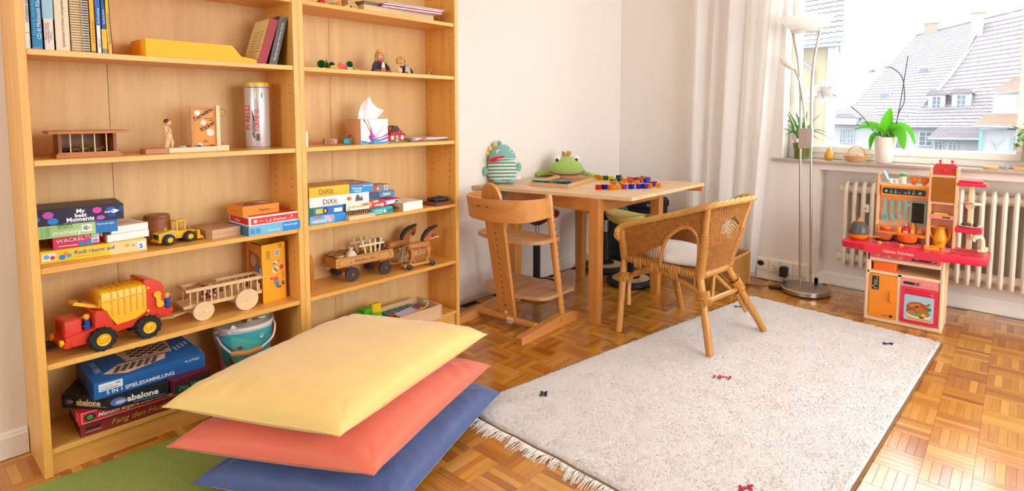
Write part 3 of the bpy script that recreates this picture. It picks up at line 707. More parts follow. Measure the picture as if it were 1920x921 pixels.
stool('swivel_stool', 'yellow topped swivel stool between the table legs and the rattan chair', 2.77, -.285, .425, M('stool_yellow', '#d8c25c', .5, var=.06), (.165, .165, .035))
stool('swivel_stool', 'dark blue topped swivel stool half hidden behind the yellow one', 2.94, .02, .42, M('stool_navy', '#3a4356', .55, var=.08), (.15, .15, .02))
stool('swivel_stool', 'red topped swivel stool tucked under the table by the white wall', 2.28, .075, .478, M('stool_red', '#a5131f', .45, var=.06), (.155, .125, .02))
pen = G().tube([(0, 0, .005), (.115, 0, .005), (.135, 0, .005)], [.0045, .0045, .001], 8)
t = solo('pen', pen, rub, 'black pen lying on the parquet under the high chair', 'pen', loc=(2.075, .02, 0), rz=R(-38)); obj('grip', G().cyl((.09, 0, .005), (.118, 0, .005), .005), pl('#3a3a40'), t)

# ================================================================ floor lamp
steel = M('brushed_nickel', '#b9aea4', .32, 1., var=.08, scale=6, stretch=(1, 1, 30)); opal = thinmat('opal_glass', '#f2f1ee', '#f6f5f2', '#f8f7f4', .45, 20)
t = thing('floor_lamp', 'slim nickel floor lamp with a white glass bowl and reading arm by the window', 'floor lamp', (3.30, -1.18, 0))
def ln(y, z): return y+.034*max(0., z-.03)
obj('base', G().lathe([(.001, .005), (.132, .005), (.14, .010), (.14, .031), (.134, .036), (.001, .0375)], 48), steel, t)
obj('base_pad', G().lathe([(.001, 0), (.13, 0), (.13, .006), (.001, .006)], 40), rub, t)
for s in (1, -1):
    y0 = .03*s; pts = [(0, ln(y0, z), z) for z in (.036, .5, 1.0)]+bez([(0, ln(y0, 1.05), 1.05), (0, ln(y0+.001*s, 1.2), 1.2), (0, ln(y0+.014*s, 1.38), 1.38), (0, ln(y0+.045*s, 1.55), 1.55)], 6)
    obj('pole', G().tube(pts, .0075, 12), steel, t)
    obj('shade_knob', G().ball((0, ln(y0+.046*s, 1.56), 1.562), .013, 10), steel, t)
obj('clamp_plate', G().b2(-.013, .012, ln(-.040, .92), ln(.040, .92), .865, .985, b=.003), steel, t)
for z in (.905, .945): obj('screw', G().cyl((-.0125, ln(0, .92), z), (-.018, ln(0, .92), z), .008, .006), chrome, t)
obj('reading_arm', G().tube(bez([(.0, ln(.0, .98), .98), (-.004, ln(.012, 1.12), 1.12), (-.01, ln(.03, 1.25), 1.25), (-.012, ln(.05, 1.31), 1.31), (-.014, ln(.062, 1.335), 1.338)], 6), .006, 10), steel, t)
h = G(); T = Matrix.Translation((-.014, ln(.062, 1.338), 1.338)) @ Matrix.Rotation(R(-52), 4, 'X'); h.lathe([(.006, -.004), (.012, .004), (.02, .03), (.022, .055), (.018, .085), (.004, .104)], 18, T=T); obj('reading_head', h, M('lamp_head_white', '#e6e0d8', .35), t)
sh = G(); cy_ = ln(.0, 1.58)
sh.lathe([(.02, 1.555), (.075, 1.562), (.118, 1.588), (.145, 1.632), (.141, 1.633), (.113, 1.594), (.07, 1.569), (.02, 1.563)], 48, c=(0, cy_, 0)); obj('glass_bowl', sh, opal, t, 60)
obj('shade_plate', G().lathe([(.004, 1.548), (.085, 1.550), (.085, 1.556), (.004, 1.558)], 36, c=(0, cy_, 0)), M('frosted_plate', '#dcdcd6', .35, var=.05), t)

# ================================================================ sockets, charger, cable
cream = M('socket_cream', '#ece2cf', .4, var=.02)
t = thing('socket_strip', 'cream wall socket strip near the floor beside the floor lamp', 'sockets', (XW, -1.0, 0))
obj('duct', G().b2(-.022, 0, -.162, .155, .002, .142, b=.003), cream, t)
obj('shelf_edge', G().b2(-.03, -.002, -.160, .155, .056, .062), cream, t)
for k in range(4):
    y = .117-.0765*k
    obj('cover_plate', G().b2(-.026, -.021, y-.036, y+.036, .004, .053, b=.002), cream, t)
    fr = obj('socket_frame', G().b2(-.030, -.021, y-.0365, y+.0365, .064, .137, b=.003), cream, t)
    if k == 1: obj('aerial_socket', G().b2(-.034, -.029, y-.02, y+.02, .08, .121, b=.003), cream, fr); obj('pin', G().cyl((-.0335, y, .101), (-.0355, y, .101), .004), M('brass', '#9c7a3a', .4, .8), fr)
    if k >= 2:
        obj('socket_ring', G().lathe([(.017, 0), (.022, .0), (.022, .002), (.017, .002)], 24, T=Matrix.Translation((-.030, y, .1005)) @ Matrix.Rotation(-pi/2, 4, 'Y')), cream, fr)
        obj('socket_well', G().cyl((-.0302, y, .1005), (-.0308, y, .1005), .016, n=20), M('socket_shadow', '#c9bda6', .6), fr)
        obj('contact', G().b2(-.0325, -.030, y-.011, y-.007, .098, .103), rub, fr); obj('contact', G().b2(-.0325, -.030, y+.007, y+.011, .098, .103), rub, fr)
    if k == 0: obj('black_cap', G().ball((-.034, y+.006, .108), (.012, .022, .017), 12), rub, fr)
t = thing('charger_plug', 'black power adapter plugged into the wall beside the lamp', 'charger', (3.372, -1.03, .05))
obj('body', G().b2(-.022, .022, -.022, .022, 0, .062, b=.004), rub, t); obj('nose', G().cyl((.02, 0, .045), (.027, 0, .045), .017, n=16), rub, t)
cab = G().tube(bez([(0, 0, 0), (-.004, -.003, -.02), (-.01, -.008, -.046), (-.03, .0, -.0465), (-.09, .06, -.0465), (-.145, .14, -.0465), (-.15, .19, -.0465)], 8), .0022, 6); obj('cable', cab, rub, t)
cb2 = G().tube(bez([(3.36, -1.055, .003), (3.40, -1.10, .003), (3.42, -1.18, .02), (3.40, -1.27, .04), (3.34, -1.285, .02)], 8), .0025, 6)
solo('lamp_cable', cb2, rub, 'thin black cable running behind the lamp base', 'cable')
sw = G().tube(bez([(3.235, -.985, .006), (3.24, -1.02, .008), (3.25, -1.06, .006)], 4), [.004]+[.009]*7+[.004], 8); solo('cord_switch', sw, rub, 'black inline cord switch on the floor before the socket strip', 'switch')

# ================================================================ radiator
radm = M('radiator_enamel', '#e9dfcd', .4, var=.03)
t = thing('radiator', 'cream column radiator in the niche under the window', 'radiator', (3.503, -1.3, 0))
g = G(); P_, zb, zt, dx = .0465, .172, .655, .042
path = [(-dx, zb+.02), (-dx, zt-.03), (-dx*.8, zt-.006), (-dx*.4, zt+.006), (dx*.4, zt+.006), (dx*.8, zt-.006), (dx, zt-.03), (dx, zb+.02), (dx*.7, zb-.004), (0, zb-.014), (-dx*.7, zb-.004)]
g.tube([(x, 0, z) for x, z in path], .0115, 8, loop=True); g.tube([(0, 0, zb), (0, 0, zt)], .0115, 8)
for z in (.205, .622): g.lathe([(.022, -P_/2), (.024, -.016), (.030, -.008), (.030, .008), (.024, .016), (.022, P_/2)], 14, T=Matrix.Translation((0, 0, z)) @ Matrix.Rotation(pi/2, 4, 'X'))
me = g.mesh('radiator_section', 40); me.materials.append(radm)
for k in range(30):
    o = bpy.data.objects.new('radiator_section', me); C.objects.link(o); o.parent = t; o.location = (0, -.045-P_*k, 0)
for z in (.205, .622): obj('end_cap', G().lathe([(.022, 0), (.026, .012), (.022, .022), (.001, .026)], 14, T=Matrix.Translation((0, -.024, z)) @ Matrix.Rotation(-pi/2, 4, 'X')), radm, t)
hm = obj('heat_meter', G().b2(-.068, -.052, -.172, -.138, .50, .545, b=.002), pl('#efe6d6'), t); obj('dial', G().cyl((-.068, -.155, .522), (-.0695, -.155, .522), .007, n=14), pl('#b9ad9a'), hm)
for z in (.3, .55): obj('wall_bracket', G().b2(.03, .072, -.6, -.58, z, z+.03), radm, t)

# ================================================================ things on the windowsill
SZ = .791
leafg = thinmat('leaf_aloe', '#4f8a4c', '#7aa870', '#8fc070', .3, 30); leafo = thinmat('leaf_orchid', '#4f9a34', '#74bc48', '#a4e050', .5, 14); olive = M('olive_glass', '#6b7428', .12, var=.1, trans=.25, coat=.5); stemc = M('stem_dark', '#4a3438', .6, var=.2)
soil = M('bark_mulch', '#6f5540', .95, var=.4, scale=90)
t = thing('aloe_plant', 'spiky aloe in an olive green glass pot on the sill behind the lamp', 'potted plant', (3.47, -1.082, SZ))
obj('pot', G().lathe([(.041, 0), (.047, .05), (.056, .102), (.052, .102), (.044, .05), (.04, .012), (.001, .012)], 28), olive, t, 60)
obj('soil', G().lathe([(.001, .086), (.0495, .086), (.001, .089)], 20), soil, t)
for x, y, a in ((-.012, .02, .03), (.01, -.005, -.01), (-.006, -.022, -.02)): obj('trunk', G().tube(bez([(x, y, .08), (x*1.2, y+a*.6, .115), (x*1.2, y+a, .15)], 5), [.010]*5+[.012]*6, 8), M('aloe_trunk', '#c49a8e', .7, var=.2), t)
rs = random.Random(11)
for k in range(30):
    a = rs.uniform(0, 2*pi); L = rs.uniform(.10, .20); up = rs.uniform(.1, 1.); b = Vector((rs.uniform(-.015, .015), rs.uniform(-.03, .045), .135+rs.uniform(-.02, .02)))
    d = Vector((cos(a)*.45, sin(a), 0)); e1 = b+d*L*.45*(1.1-.6*up)+Vector((0, 0, L*.5*up+.015)); e2 = b+d*L*(1.05-.6*up)+Vector((0, 0, L*(up*1.05-.25*(1-up))))
    pts = bez([b, e1, e2], 7); m = len(pts); obj('leaf', G().tube(pts, [.0085*(1-i/m)**.8+.0006 for i in range(m)], 6, flat=.5), leafg, t, 60)
obj('dry_flower', G().ball((-.02, .075, .235), (.008, .012, .009), 8), M('dry_brown', '#b5826a', .8), t)
def pearprof(): return [(.002, 0), (.018, .002), (.027, .016), (.028, .028), (.022, .044), (.015, .057), (.0145, .066), (.011, .074), (.002, .077)]
t = solo('wooden_pear', G().lathe(pearprof(), 22), M('pear_yellow', '#d79a2e', .35, var=.25, scale=9, coat=.3), 'yellow decorative pear on the windowsill between aloe and basket', 'pear', loc=(3.46, -1.242, SZ), smooth=60); obj('stem', G().tube([(0, 0, .076), (.001, 0, .084), (.003, .001, .09)], .0016, 6), stemc, t)
t = thing('fruit_basket', 'tiny straw basket with fruit on the windowsill', 'basket', (3.455, -1.392, SZ))
g = G()
for j in range(7): r = .036+.0035*j; g.tube([(r*cos(2*pi*k/24), r*sin(2*pi*k/24)*1.25, .003+.0055*j+.0012*(k % 2)) for k in range(24)], .0032, 5, loop=True)
obj('woven_bowl', g, M('straw', '#d8b07a', .7, var=.2, scale=70), t, 60, kind='stuff'); obj('bottom', G().lathe([(.001, .001), (.034, .001), (.034, .004), (.001, .004)], 18), bw2, t)
obj('handle', G().tube(bez([(0, .05, .035), (0, .035, .075), (0, 0, .09), (0, -.035, .075), (0, -.05, .035)], 5), .0028, 6), bw2, t)
for nm, lab, c_, x, y, z, r in (('fruit', 'orange coloured toy fruit in the tiny straw basket', '#e0953c', -.006, .018, .038, .018), ('fruit', 'peach coloured toy fruit in the tiny straw basket', '#e6b98c', .004, -.022, .039, .020), ('fruit', 'pink toy fruit at the back of the tiny straw basket', '#d98a8a', .01, .003, .045, .015)):
    solo(nm, G().ball((0, 0, 0), (r, r, r*.9), 12), M('fruit_'+c_[1:], c_, .5, var=.1), lab, 'toy fruit', loc=(3.455+x, -1.392+y, SZ+z-.008), smooth=60)
t = thing('orchid', 'white orchid with broad green leaves in a white pot on the sill', 'potted plant', (3.47, -1.532, SZ))
obj('pot', G().lathe([(.036, 0), (.040, .004), (.050, .075), (.0615, .15), (.0575, .15), (.046, .075), (.03, .02), (.001, .02)], 36), M('ceramic_white', '#f1e9e0', .35, var=.02), t, 60)
obj('bark', G().lathe([(.001, .125), (.052, .125), (.001, .14)], 18), soil, t)
rg_ = G()
for k in range(12): a = k*.9; rg_.tube(bez([(.01*cos(a), .01*sin(a), .155), (.035*cos(a), .035*sin(a), .165+.01*(k % 3)), (.045*cos(a+.4), .045*sin(a+.4), .14)], 4), .0022, 5)
obj('air_root', rg_, M('air_root', '#b9a58f', .8), t, kind='stuff')
def leaf(pts, wd, name='leaf', curl=.25, m_=leafo, up=Vector((-.35, 0, 1))):
    pts = bez(pts, 7); n = len(pts); rings_ = []
    for i, p in enumerate(pts):
        tt = (pts[min(i+1, n-1)]-pts[max(i-1, 0)]).normalized(); s_ = tt.cross(up); s_ = s_.normalized() if s_.length > .05 else Vector((0, 1, 0)); nn = s_.cross(tt)
        k = i/(n-1); ww = wd*max(.06, sin(pi*(.08+.90*k**.85))**.75); rings_.append([p-s_*ww+nn*curl*ww, p-s_*ww*.5+nn*curl*ww*.3, p, p+s_*ww*.5+nn*curl*ww*.3, p+s_*ww+nn*curl*ww, p+s_*ww*.5+nn*(curl*ww*.3-.003), p-nn*.004, p-s_*ww*.5+nn*(curl*ww*.3-.003)])
    obj(name, G().loft(rings_), m_, t, 60)
leaf([(0, 0, .15), (-.005, -.002, .20), (.0, -.012, .26), (.01, -.018, .315)], .032, curl=.35, up=Vector((-1, .1, .1)))
leaf([(0, .01, .15), (-.02, .05, .195), (-.03, .10, .205), (-.03, .155, .19)], .030); leaf([(0, .01, .155), (.02, .05, .21), (.03, .095, .225), (.03, .135, .228)], .026)
leaf([(0, .01, .15), (-.04, .035, .165), (-.055, .055, .14), (-.05, .065, .075)], .022, m_=leafo)
leaf([(0, -.01, .15), (-.03, -.05, .195), (-.045, -.085, .16), (-.04, -.10, .085)], .032, up=Vector((-.8, -.4, .4))); leaf([(0, -.012, .155), (.015, -.06, .21), (.02, -.11, .19), (.02, -.145, .115)], .030, up=Vector((-.4, -.6, .6)))
obj('support_stick', G().tube([(.01, -.04, .15), (.012, -.065, .34), (.014, -.09, .605)], .0025, 6), stemc, t)
obj('flower_stem', G().tube(bez([(.005, -.045, .15), (.0, -.06, .28), (-.006, -.085, .345), (-.006, -.082, .43), (.004, -.062, .50), (0, -.01, .545), (-.004, .035, .54), (-.006, .085, .522)], 7), .0025, 6), stemc, t)
obj('flower_stem', G().tube(bez([(0, .02, .165), (-.01, .06, .185), (-.01, .11, .255), (-.012, .17, .315), (-.012, .24, .37), (-.014, .30, .405), (-.014, .33, .405)], 7), .0025, 6), stemc, t)
petm = thinmat('petal_white', '#f2f1f2', '#f8f7f8', '#f6f5f6', .5, 40)
def flower(p, rx, s=1., face=0.):
    T = Matrix.Translation(p) @ Matrix.Rotation(face, 4, 'Z') @ Matrix.Rotation(rx, 4, 'X'); g = G()
    for a, r, w_ in ((90, .028, .017), (210, .028, .016), (330, .028, .016), (10, .030, .026), (170, .030, .026)):
        c_ = Vector((-.002 if a in (10, 170) else .001, cos(R(a))*r*.62*s, sin(R(a))*r*.62*s)); g.ball((0, 0, 0), (.0022*s, r*s*.62, w_*s*.62), 10, T=T @ Matrix.Translation(c_) @ Matrix.Rotation(R(a), 4, 'X'))
    fo = obj('flower', g, petm, t, 60); obj('lip', G().ball((-.006*s, 0, -.002*s), (.004*s, .003*s, .0045*s), 8, T=T), M('orchid_lip', '#e2c48a', .5, var=.2), fo, 60)
for p, rx, s, fc in (((-.02, .375, .385), .1, 1.75, .3), ((-.01, .355, .415), .5, 1.5, -.3), ((.0, .325, .43), -.3, 1.5, .2), ((-.006, .30, .44), .8, 1.4, .6), ((-.012, .315, .40), .3, 1.1, -.5), ((-.006, .10, .525), 1.2, 1.5, 1.0), ((-.006, .07, .535), .2, 1.0, -.6)): flower(p, rx, s, fc)
t = thing('succulent', 'bushy green succulent at the window edge of the sill', 'potted plant', (3.48, -2.235, SZ))
obj('pot', G().lathe([(.045, 0), (.05, .003), (.062, .1), (.058, .1), (.04, .02), (.001, .02)], 26), M('terracotta', '#b2694a', .8, var=.1), t, 60); obj('soil', G().lathe([(.001, .085), (.056, .085), (.001, .09)], 18), soil, t)
rs = random.Random(4); jade = M('leaf_jade', '#5f9a4e', .35, var=.2, scale=20)
for k in range(7):
    a = k*.9; tip = Vector((.05*cos(a), .085*sin(a)+.02, .19+.03*sin(k*2.1))); obj('branch', G().tube(bez([(0, 0, .085), tip*.6+Vector((0, 0, .03)), tip], 5), .005, 6), M('succulent_bark', '#7c6a4c', .8), t)
    for j in range(9):
        b = tip+Vector((rs.uniform(-.02, .02), rs.uniform(-.03, .03), rs.uniform(-.045, .02))); d = Euler((rs.uniform(-.9, .9), rs.uniform(-.9, .9), rs.uniform(0, 6))).to_matrix().to_4x4(); obj('leaf', G().ball((.016, 0, 0), (.018, .0085, .0035), 8, T=Matrix.Translation(b) @ d), jade, t, 60)
lw_ = wood('light_wood', '#e2b878', '#cc9a58', 'y', .45, 10)
solo('wooden_disc', G().lathe([(.001, 0), (.033, 0), (.035, .003), (.035, .012), (.033, .014), (.001, .014)], 30), lw_, 'pale round wooden disc on the windowsill above the toy tap', 'wooden disc', loc=(3.455, -2.02, SZ))
t = solo('glass_dish', G().lathe([(.012, 0), (.015, .002), (.016, .02), (.014, .02), (.013, .003), (.001, .003)], 20), clearmat('clear_glass', '#eef3f4', .18, .05), 'little clear glass dish on the windowsill beside a wooden disc', 'glass dish', loc=(3.46, -2.079, SZ)); obj('red_bead', G().ball((0, 0, .008), .005, 8), pl('#c63a3a'), t)
solo('wooden_block', G().b2(-.02, .02, -.05, .03, 0, .016, b=.002), lw_, 'flat wooden block on the windowsill under the succulent', 'wooden block', loc=(3.455, -2.14, SZ))
# ================================================================ toy kitchen
kc = pl('#e8c9a2'); kred = M('kitchen_red', '#dc2240', .3, var=.05, coat=.3); kor = pl('#ee8a1c'); kpink = pl('#d8546a'); kpeach = pl('#eab184'); kblk = pl('#2a2426'); ktur = pl('#7fb4a6'); kpk2 = pl('#e58a84')
KX, KY = 3.035, -1.715
t = thing('toy_kitchen', 'red and peach plastic toy kitchen standing before the radiator', 'toy kitchen', (KX, KY, 0)); KT = t
def kb(g, x0, x1, y0, y1, z0, z1, b=0.): return g.b2(x0-KX, x1-KX, y0-KY, y1-KY, z0, z1, b)   # world coordinates
def kprism(y0, y1, z0, z1, xa, xb, r, g=None, n=4):
    g = g or G(); g.prism(rrect(y0-KY, y1-KY, z0, z1, r, n), xa-KX, xb-KX, 'x'); return g
FX = 3.035
# lower body as a frame round the slot, the fridge door and the oven
g = G(); y0, y1 = -1.884, -1.543
kb(g, FX, 3.245, y0, y1, 0, .024, .006); kb(g, FX, 3.245, y0, -1.866, .02, .36, .006); kb(g, FX, 3.245, -1.566, y1, .02, .36, .006); kb(g, FX, 3.245, -1.705, -1.690, .02, .262)
kb(g, FX, 3.245, y0+.01, y1-.01, .252, .266); kb(g, FX, 3.245, y0+.01, y1-.01, .318, .36); kb(g, 3.235, 3.245, y0+.005, y1-.005, .02, .36); kb(g, FX+.012, 3.24, -1.69, -1.566, .02, .25); kb(g, FX+.012, 3.24, -1.866, -1.705, .02, .25)
obj('body', g, kc, t)
g = G()
for k in range(3): kb(g, 3.06+.06*k, 3.10+.06*k, y0-.0015, y0+.003, .05, .31, .001)
obj('side_panel', g, kc, t, kind='stuff')
d = obj('fridge_door', kprism(-1.689, -1.567, .026, .25, FX-.004, FX+.014, .012), kor, t)
obj('handle', G().tube([(FX-KX-.004, -1.665-KY, .172), (FX-KX-.012, -1.665-KY, .165), (FX-KX-.012, -1.665-KY, .122), (FX-KX-.004, -1.665-KY, .115)], .005, 8), kor, d)
st = obj('sticker', kprism(-1.609, -1.577, .168, .239, FX-.0055, FX-.0045, .003), kblk, d, label='dark control sticker')
ic = G()
for z, y, r in ((.229, -1.600, .003), (.186, -1.584, .004)): ic.cyl((FX-.0055-KX, y-KY, z), (FX-.0065-KX, y-KY, z), r, n=10)
for z in (.176, .197, .207, .217): kb(ic, FX-.0065, FX-.0055, -1.602, -1.588, z-.0015, z+.0015)
obj('icon', ic, pl('#d9d4cf'), st, kind='stuff')
lg = G().cyl((FX-.004-KX, -1.668-KY, .040), (FX-.0055-KX, -1.668-KY, .040), .0075, n=16); obj('badge', lg, kblk, d, label='round dark badge'); lw2 = G(); [kb(lw2, FX-.0052, FX-.004, -1.655+.006*k, -1.651+.006*k, .038, .0415) for k in range(5)]; obj('small_print', lw2, kblk, d, kind='stuff')
ovp = obj('oven_panel', kprism(-1.863, -1.706, .20, .254, FX-.003, FX+.014, .008), kpk2, t)
dp = obj('display', kprism(-1.783, -1.716, .222, .236, FX-.0045, FX-.0035, .002), kblk, ovp); text('165', .011, pl('#e6e2da'), dp, (FX-.0046-KX, -1.760-KY, .2255), (pi/2, 0, -pi/2))
for y in (-1.803, -1.824, -1.845): obj('knob', G().cyl((FX-.003-KX, y-KY, .231), (FX-.006-KX, y-KY, .231), .006, n=14), pl('#e8a070'), ovp)
od = obj('oven_door', kprism(-1.865, -1.706, .027, .212, FX-.005, FX+.014, .012), kred, t)
obj('handle', G().tube(bez([(FX-.005-KX, -1.728-KY, .188), (FX-.012-KX, -1.75-KY, .192), (FX-.012-KX, -1.82-KY, .190), (FX-.005-KX, -1.842-KY, .182)], 5), .0045, 8), kred, od)
wn = obj('oven_picture', kprism(-1.849, -1.724, .044, .172, FX-.0065, FX-.0055, .008), pl('#a9c3cf'), od, label='picture of a roast bird on a dish')
def pic(poly, mat, h): obj('printed_shape', G().prism([(-(x)+0, z) for x, z in poly], FX-.0066-KX-h, FX-.0066-KX, 'x'), mat, wn)
yc = lambda y: -(y-KY)
def E_(cy, cz, a, b, rot=0., n=18): return [(yc(cy)+a*cos(u)*cos(rot)-b*sin(u)*sin(rot), cz+a*cos(u)*sin(rot)+b*sin(u)*cos(rot)) for u in [2*pi*i/n for i in range(n)]]
pic(E_(-1.79, .054, .056, .0095), pl('#d9a06a'), .0001); pic(E_(-1.788, .076, .053, .017), pl('#e9e2d8'), .0003); pic(E_(-1.786, .083, .05, .016), pl('#6f9a4a'), .0004)
pic(E_(-1.778, .113, .044, .028, .1), pl('#a4501c'), .0006); pic(E_(-1.80, .10, .034, .017, -.4), pl('#b8642a'), .0009); pic(E_(-1.825, .133, .014, .006, .8), pl('#b8642a'), .0009); pic(E_(-1.77, .122, .026, .010, .15), pl('#c87a3c'), .0009)
pic(E_(-1.755, .086, .018, .008, .2), pl('#c07038'), .0011); pic(E_(-1.808, .079, .010, .008), pl('#eab04a'), .0012); pic(E_(-1.828, .112, .012, .009), pl('#3f7a3a'), .0010); pic(E_(-1.742, .09, .007, .012, .5), pl('#4f8a3a'), .0010); pic(E_(-1.80, .066, .012, .005), pl('#8a2a1c'), .0012)
# fascia and worktop with its two wings
g = kprism(-1.866, -1.563, .336, .366, FX-.008, FX+.01, .006); fa = obj('fascia', g, kpink, t)
for y in (-1.601, -1.651, -1.701):
    kn = obj('knob', G().lathe([(.001, .007), (.008, .007), (.0095, 0)], 16, T=Matrix.Translation((FX-.008-KX, y-KY, .353)) @ Matrix.Rotation(-pi/2, 4, 'Y')), pl('#e0a02c'), fa); mk = G(); kb(mk, FX-.0078-.001, FX-.0078, y+.013, y+.017, .346, .350); kb(mk, FX-.0088, FX-.0078, y+.011, y+.014, .361, .3635); obj('mark', mk, pl('#f0d0d0'), fa, kind='stuff')
dp = obj('display', kprism(-1.85, -1.746, .345, .361, FX-.0095, FX-.0082, .003), kblk, fa); bg = G(); [kb(bg, FX-.0105, FX-.0095, -1.843+.004*k, -1.8405+.004*k, .349, .3505+.0016*(4-k)) for k in range(5)]; [kb(bg, FX-.0105, FX-.0095, -1.764-.006*k, -1.760-.006*k, .352, .3545) for k in range(3)]; obj('signal_bars', bg, pl('#cfc6c2'), dp, kind='stuff')
ct = []
for y, x in ((-1.50, 3.015), (-1.545, 3.004), (-1.86, 3.004), (-1.875, 3.004), (-2.02, 3.016), (-2.045, 3.04), (-2.05, 3.07), (-2.05, 3.225), (-2.035, 3.245), (-1.44, 3.245), (-1.425, 3.23), (-1.42, 3.06), (-1.43, 3.04), (-1.45, 3.03)): ct.append((x-KX, y-KY))
g = G(); cxm, cym = .10, -.02
def sc_(k): return [(cxm+(x-cxm)*k, cym+(y-cym)*k) for x, y in ct]
g.loft([[(x, y, .366) for x, y in sc_(.985)], [(x, y, .372) for x, y in ct], [(x, y, .396) for x, y in ct], [(x, y, .402) for x, y in sc_(.975)]]); wt = obj('worktop', g, kred, t)
obj('apron', kprism(-1.872, -1.536, .362, .40, FX-.036, FX+.01, .008), kred, t)
text('Home Kitchen', .0235, pl('#f2d9c0'), t, (FX-.0364-KX, -1.624-KY, .374), (pi/2, 0, -pi/2), sx=.96)
obj('hob_panel', G().prism(rrect(3.09-KX, 3.20-KX, -1.775-KY, -1.555-KY, .02), .402, .4045), kpink, wt)
for y in (-1.597, -1.705): obj('hob_ring', G().lathe([(.001, .4045), (.042, .4045), (.042, .4075), (.038, .4085), (.001, .4085)], 26, c=(3.168-KX, y-KY, 0)), kblk, wt)
for y in (-1.594, -1.69):
    k_ = G(); k_.cyl((3.085-KX, y-KY, .402), (3.085-KX, y-KY, .407), .011, n=14); kb(k_, 3.073, 3.097, y-.004, y+.004, .405, .412, .002); obj('hob_knob', k_, pl('#f0b84a'), wt)
sk = G(); sk.prism(rrect(3.07-KX, 3.18-KX, -2.028-KY, -1.905-KY, .012), .4025, .4035); obj('sink', sk, pl('#b01530'), wt); obj('sink_rim', G().tube([(x, y, .404) for x, y in rrect(3.07-KX, 3.18-KX, -2.028-KY, -1.905-KY, .012)], .0035, 6, loop=True), kred, wt)
obj('grooved_panel', G().prism(rrect(3.075-KX, 3.175-KX, -1.897-KY, -1.857-KY, .006), .402, .4035), kpk2, wt)
tp = G(); tx_, ty_ = 3.205-KX, -2.015-KY
tp.b2(tx_-.035, tx_+.02, ty_-.018, ty_+.018, .402, .409, .003); tp.tube(bez([(tx_, ty_, .405), (tx_, ty_+.002, .455), (tx_-.008, ty_+.012, .474), (tx_-.03, ty_+.025, .476), (tx_-.05, ty_+.033, .470)], 6), .0125, 12); tp.cyl((tx_-.047, ty_+.032, .474), (tx_-.05, ty_+.033, .455), .008); tp.cyl((tx_, ty_-.015, .405), (tx_, ty_-.015, .425), .008); obj('tap', tp, pl('#ecd6b4'), t)
# upper part: side wall, shelf, hanging wall, tower
UX = 3.205
g = G(); kb(g, UX, 3.25, -1.563, -1.548, .40, .752, .003); kb(g, 3.238, 3.25, -1.79, -1.55, .40, .70); kb(g, UX, 3.25, -1.79, -1.555, .692, .706, .002)
obj('hanging_wall', g, kpeach, t)
cp = obj('control_panel', kprism(-1.783, -1.569, .640, .694, UX-.003, UX+.03, .004), kor, t); kp = obj('display', kprism(-1.772, -1.577, .650, .682, UX-.0045, UX-.0035, .008), kblk, cp)
bt = G()
for y, z, r in ((-1.594, .664, .007), (-1.617, .660, .0045), (-1.637, .660, .005), (-1.617, .672, .0028), (-1.637, .672, .0028), (-1.698, .662, .005), (-1.718, .661, .005), (-1.698, .674, .0028), (-1.718, .674, .0028), (-1.747, .664, .007)): bt.cyl((UX-.0045-KX, y-KY, z), (UX-.006-KX, y-KY, z), r, n=12)
kb(bt, UX-.0055, UX-.0045, -1.660, -1.650, .658, .660); kb(bt, UX-.0055, UX-.0045, -1.688, -1.675, .657, .662); obj('button', bt, ktur, kp, kind='stuff')
obj('panel_lip', G().tube(bez([(UX-KX, -1.60-KY, .638), (UX-.004-KX, -1.625-KY, .633), (UX-KX, -1.655-KY, .638)], 5), .004, 6), kor, cp)
g = G(); kb(g, 3.165, 3.25, -1.800, -1.786, .402, .808, .002); kb(g, 3.165, 3.25, -1.908, -1.895, .402, .808, .002); kb(g, 3.24, 3.25, -1.9, -1.79, .40, .808)
for z in (.758, .622, .552): kb(g, 3.168, 3.245, -1.897, -1.798, z, z+.011)
obj('tower', g, kpeach, t); g = G(); kb(g, 3.163, 3.172, -1.895, -1.80, .548, .568); stp = obj('shelf_front', g, kpk2, t); g = G(); kb(g, 3.162, 3.1635, -1.883, -1.85, .554, .561); obj('dark_print', g, kblk, stp)
amber = clearmat('amber_plastic', '#e59a3c', .35, .15); dr = obj('tower_door', kprism(-1.894, -1.801, .634, .757, 3.162, 3.166, .005), amber, t); obj('handle', G().tube([(3.16-KX, -1.872-KY, .70), (3.156-KX, -1.872-KY, .70), (3.156-KX, -1.872-KY, .682), (3.16-KX, -1.872-KY, .682)], .002, 6), amber, dr)
redcl = clearmat('clear_red_plastic', '#f0605a', .45, .12)
g = G(); prof = [(-1.802, .768), (-1.896, .768), (-1.900, .782), (-1.900, .812), (-1.892, .826), (-1.81, .826), (-1.802, .812)]
g.prism([(y-KY, z) for y, z in prof], 3.172-KX, 3.235-KX, 'x'); fh = obj('fan_hood', g, redcl, t); obj('fan_disc', G().cyl((3.171-KX, -1.852-KY, .795), (3.168-KX, -1.852-KY, .795), .011, n=16), kred, fh)
for y in (-1.826, -1.876): obj('hood_knob', G().lathe([(.004, .826), (.004, .834), (.008, .838), (.006, .844), (.001, .845)], 12, c=(3.20-KX, y-KY, 0)), redcl, fh)
g = G(); kb(g, 3.17, 3.245, -2.005, -1.906, .738, .750, .004); kb(g, 3.155, 3.25, -2.02, -1.904, .722, .739, .005); obj('rack_roof', g, kred, t)
obj('rack_pole', G().b2(3.215-KX, 3.235-KX, -1.968-KY, -1.948-KY, .40, .73, .003), kc, t); g = G(); kb(g, 3.16, 3.25, -2.012, -1.904, .490, .518, .005); obj('rack_shelf', g, kred, t); obj('rack_arm', G().cyl((3.225-KX, -1.958-KY, .622), (3.205-KX, -1.958-KY, .622), .02), kc, t)
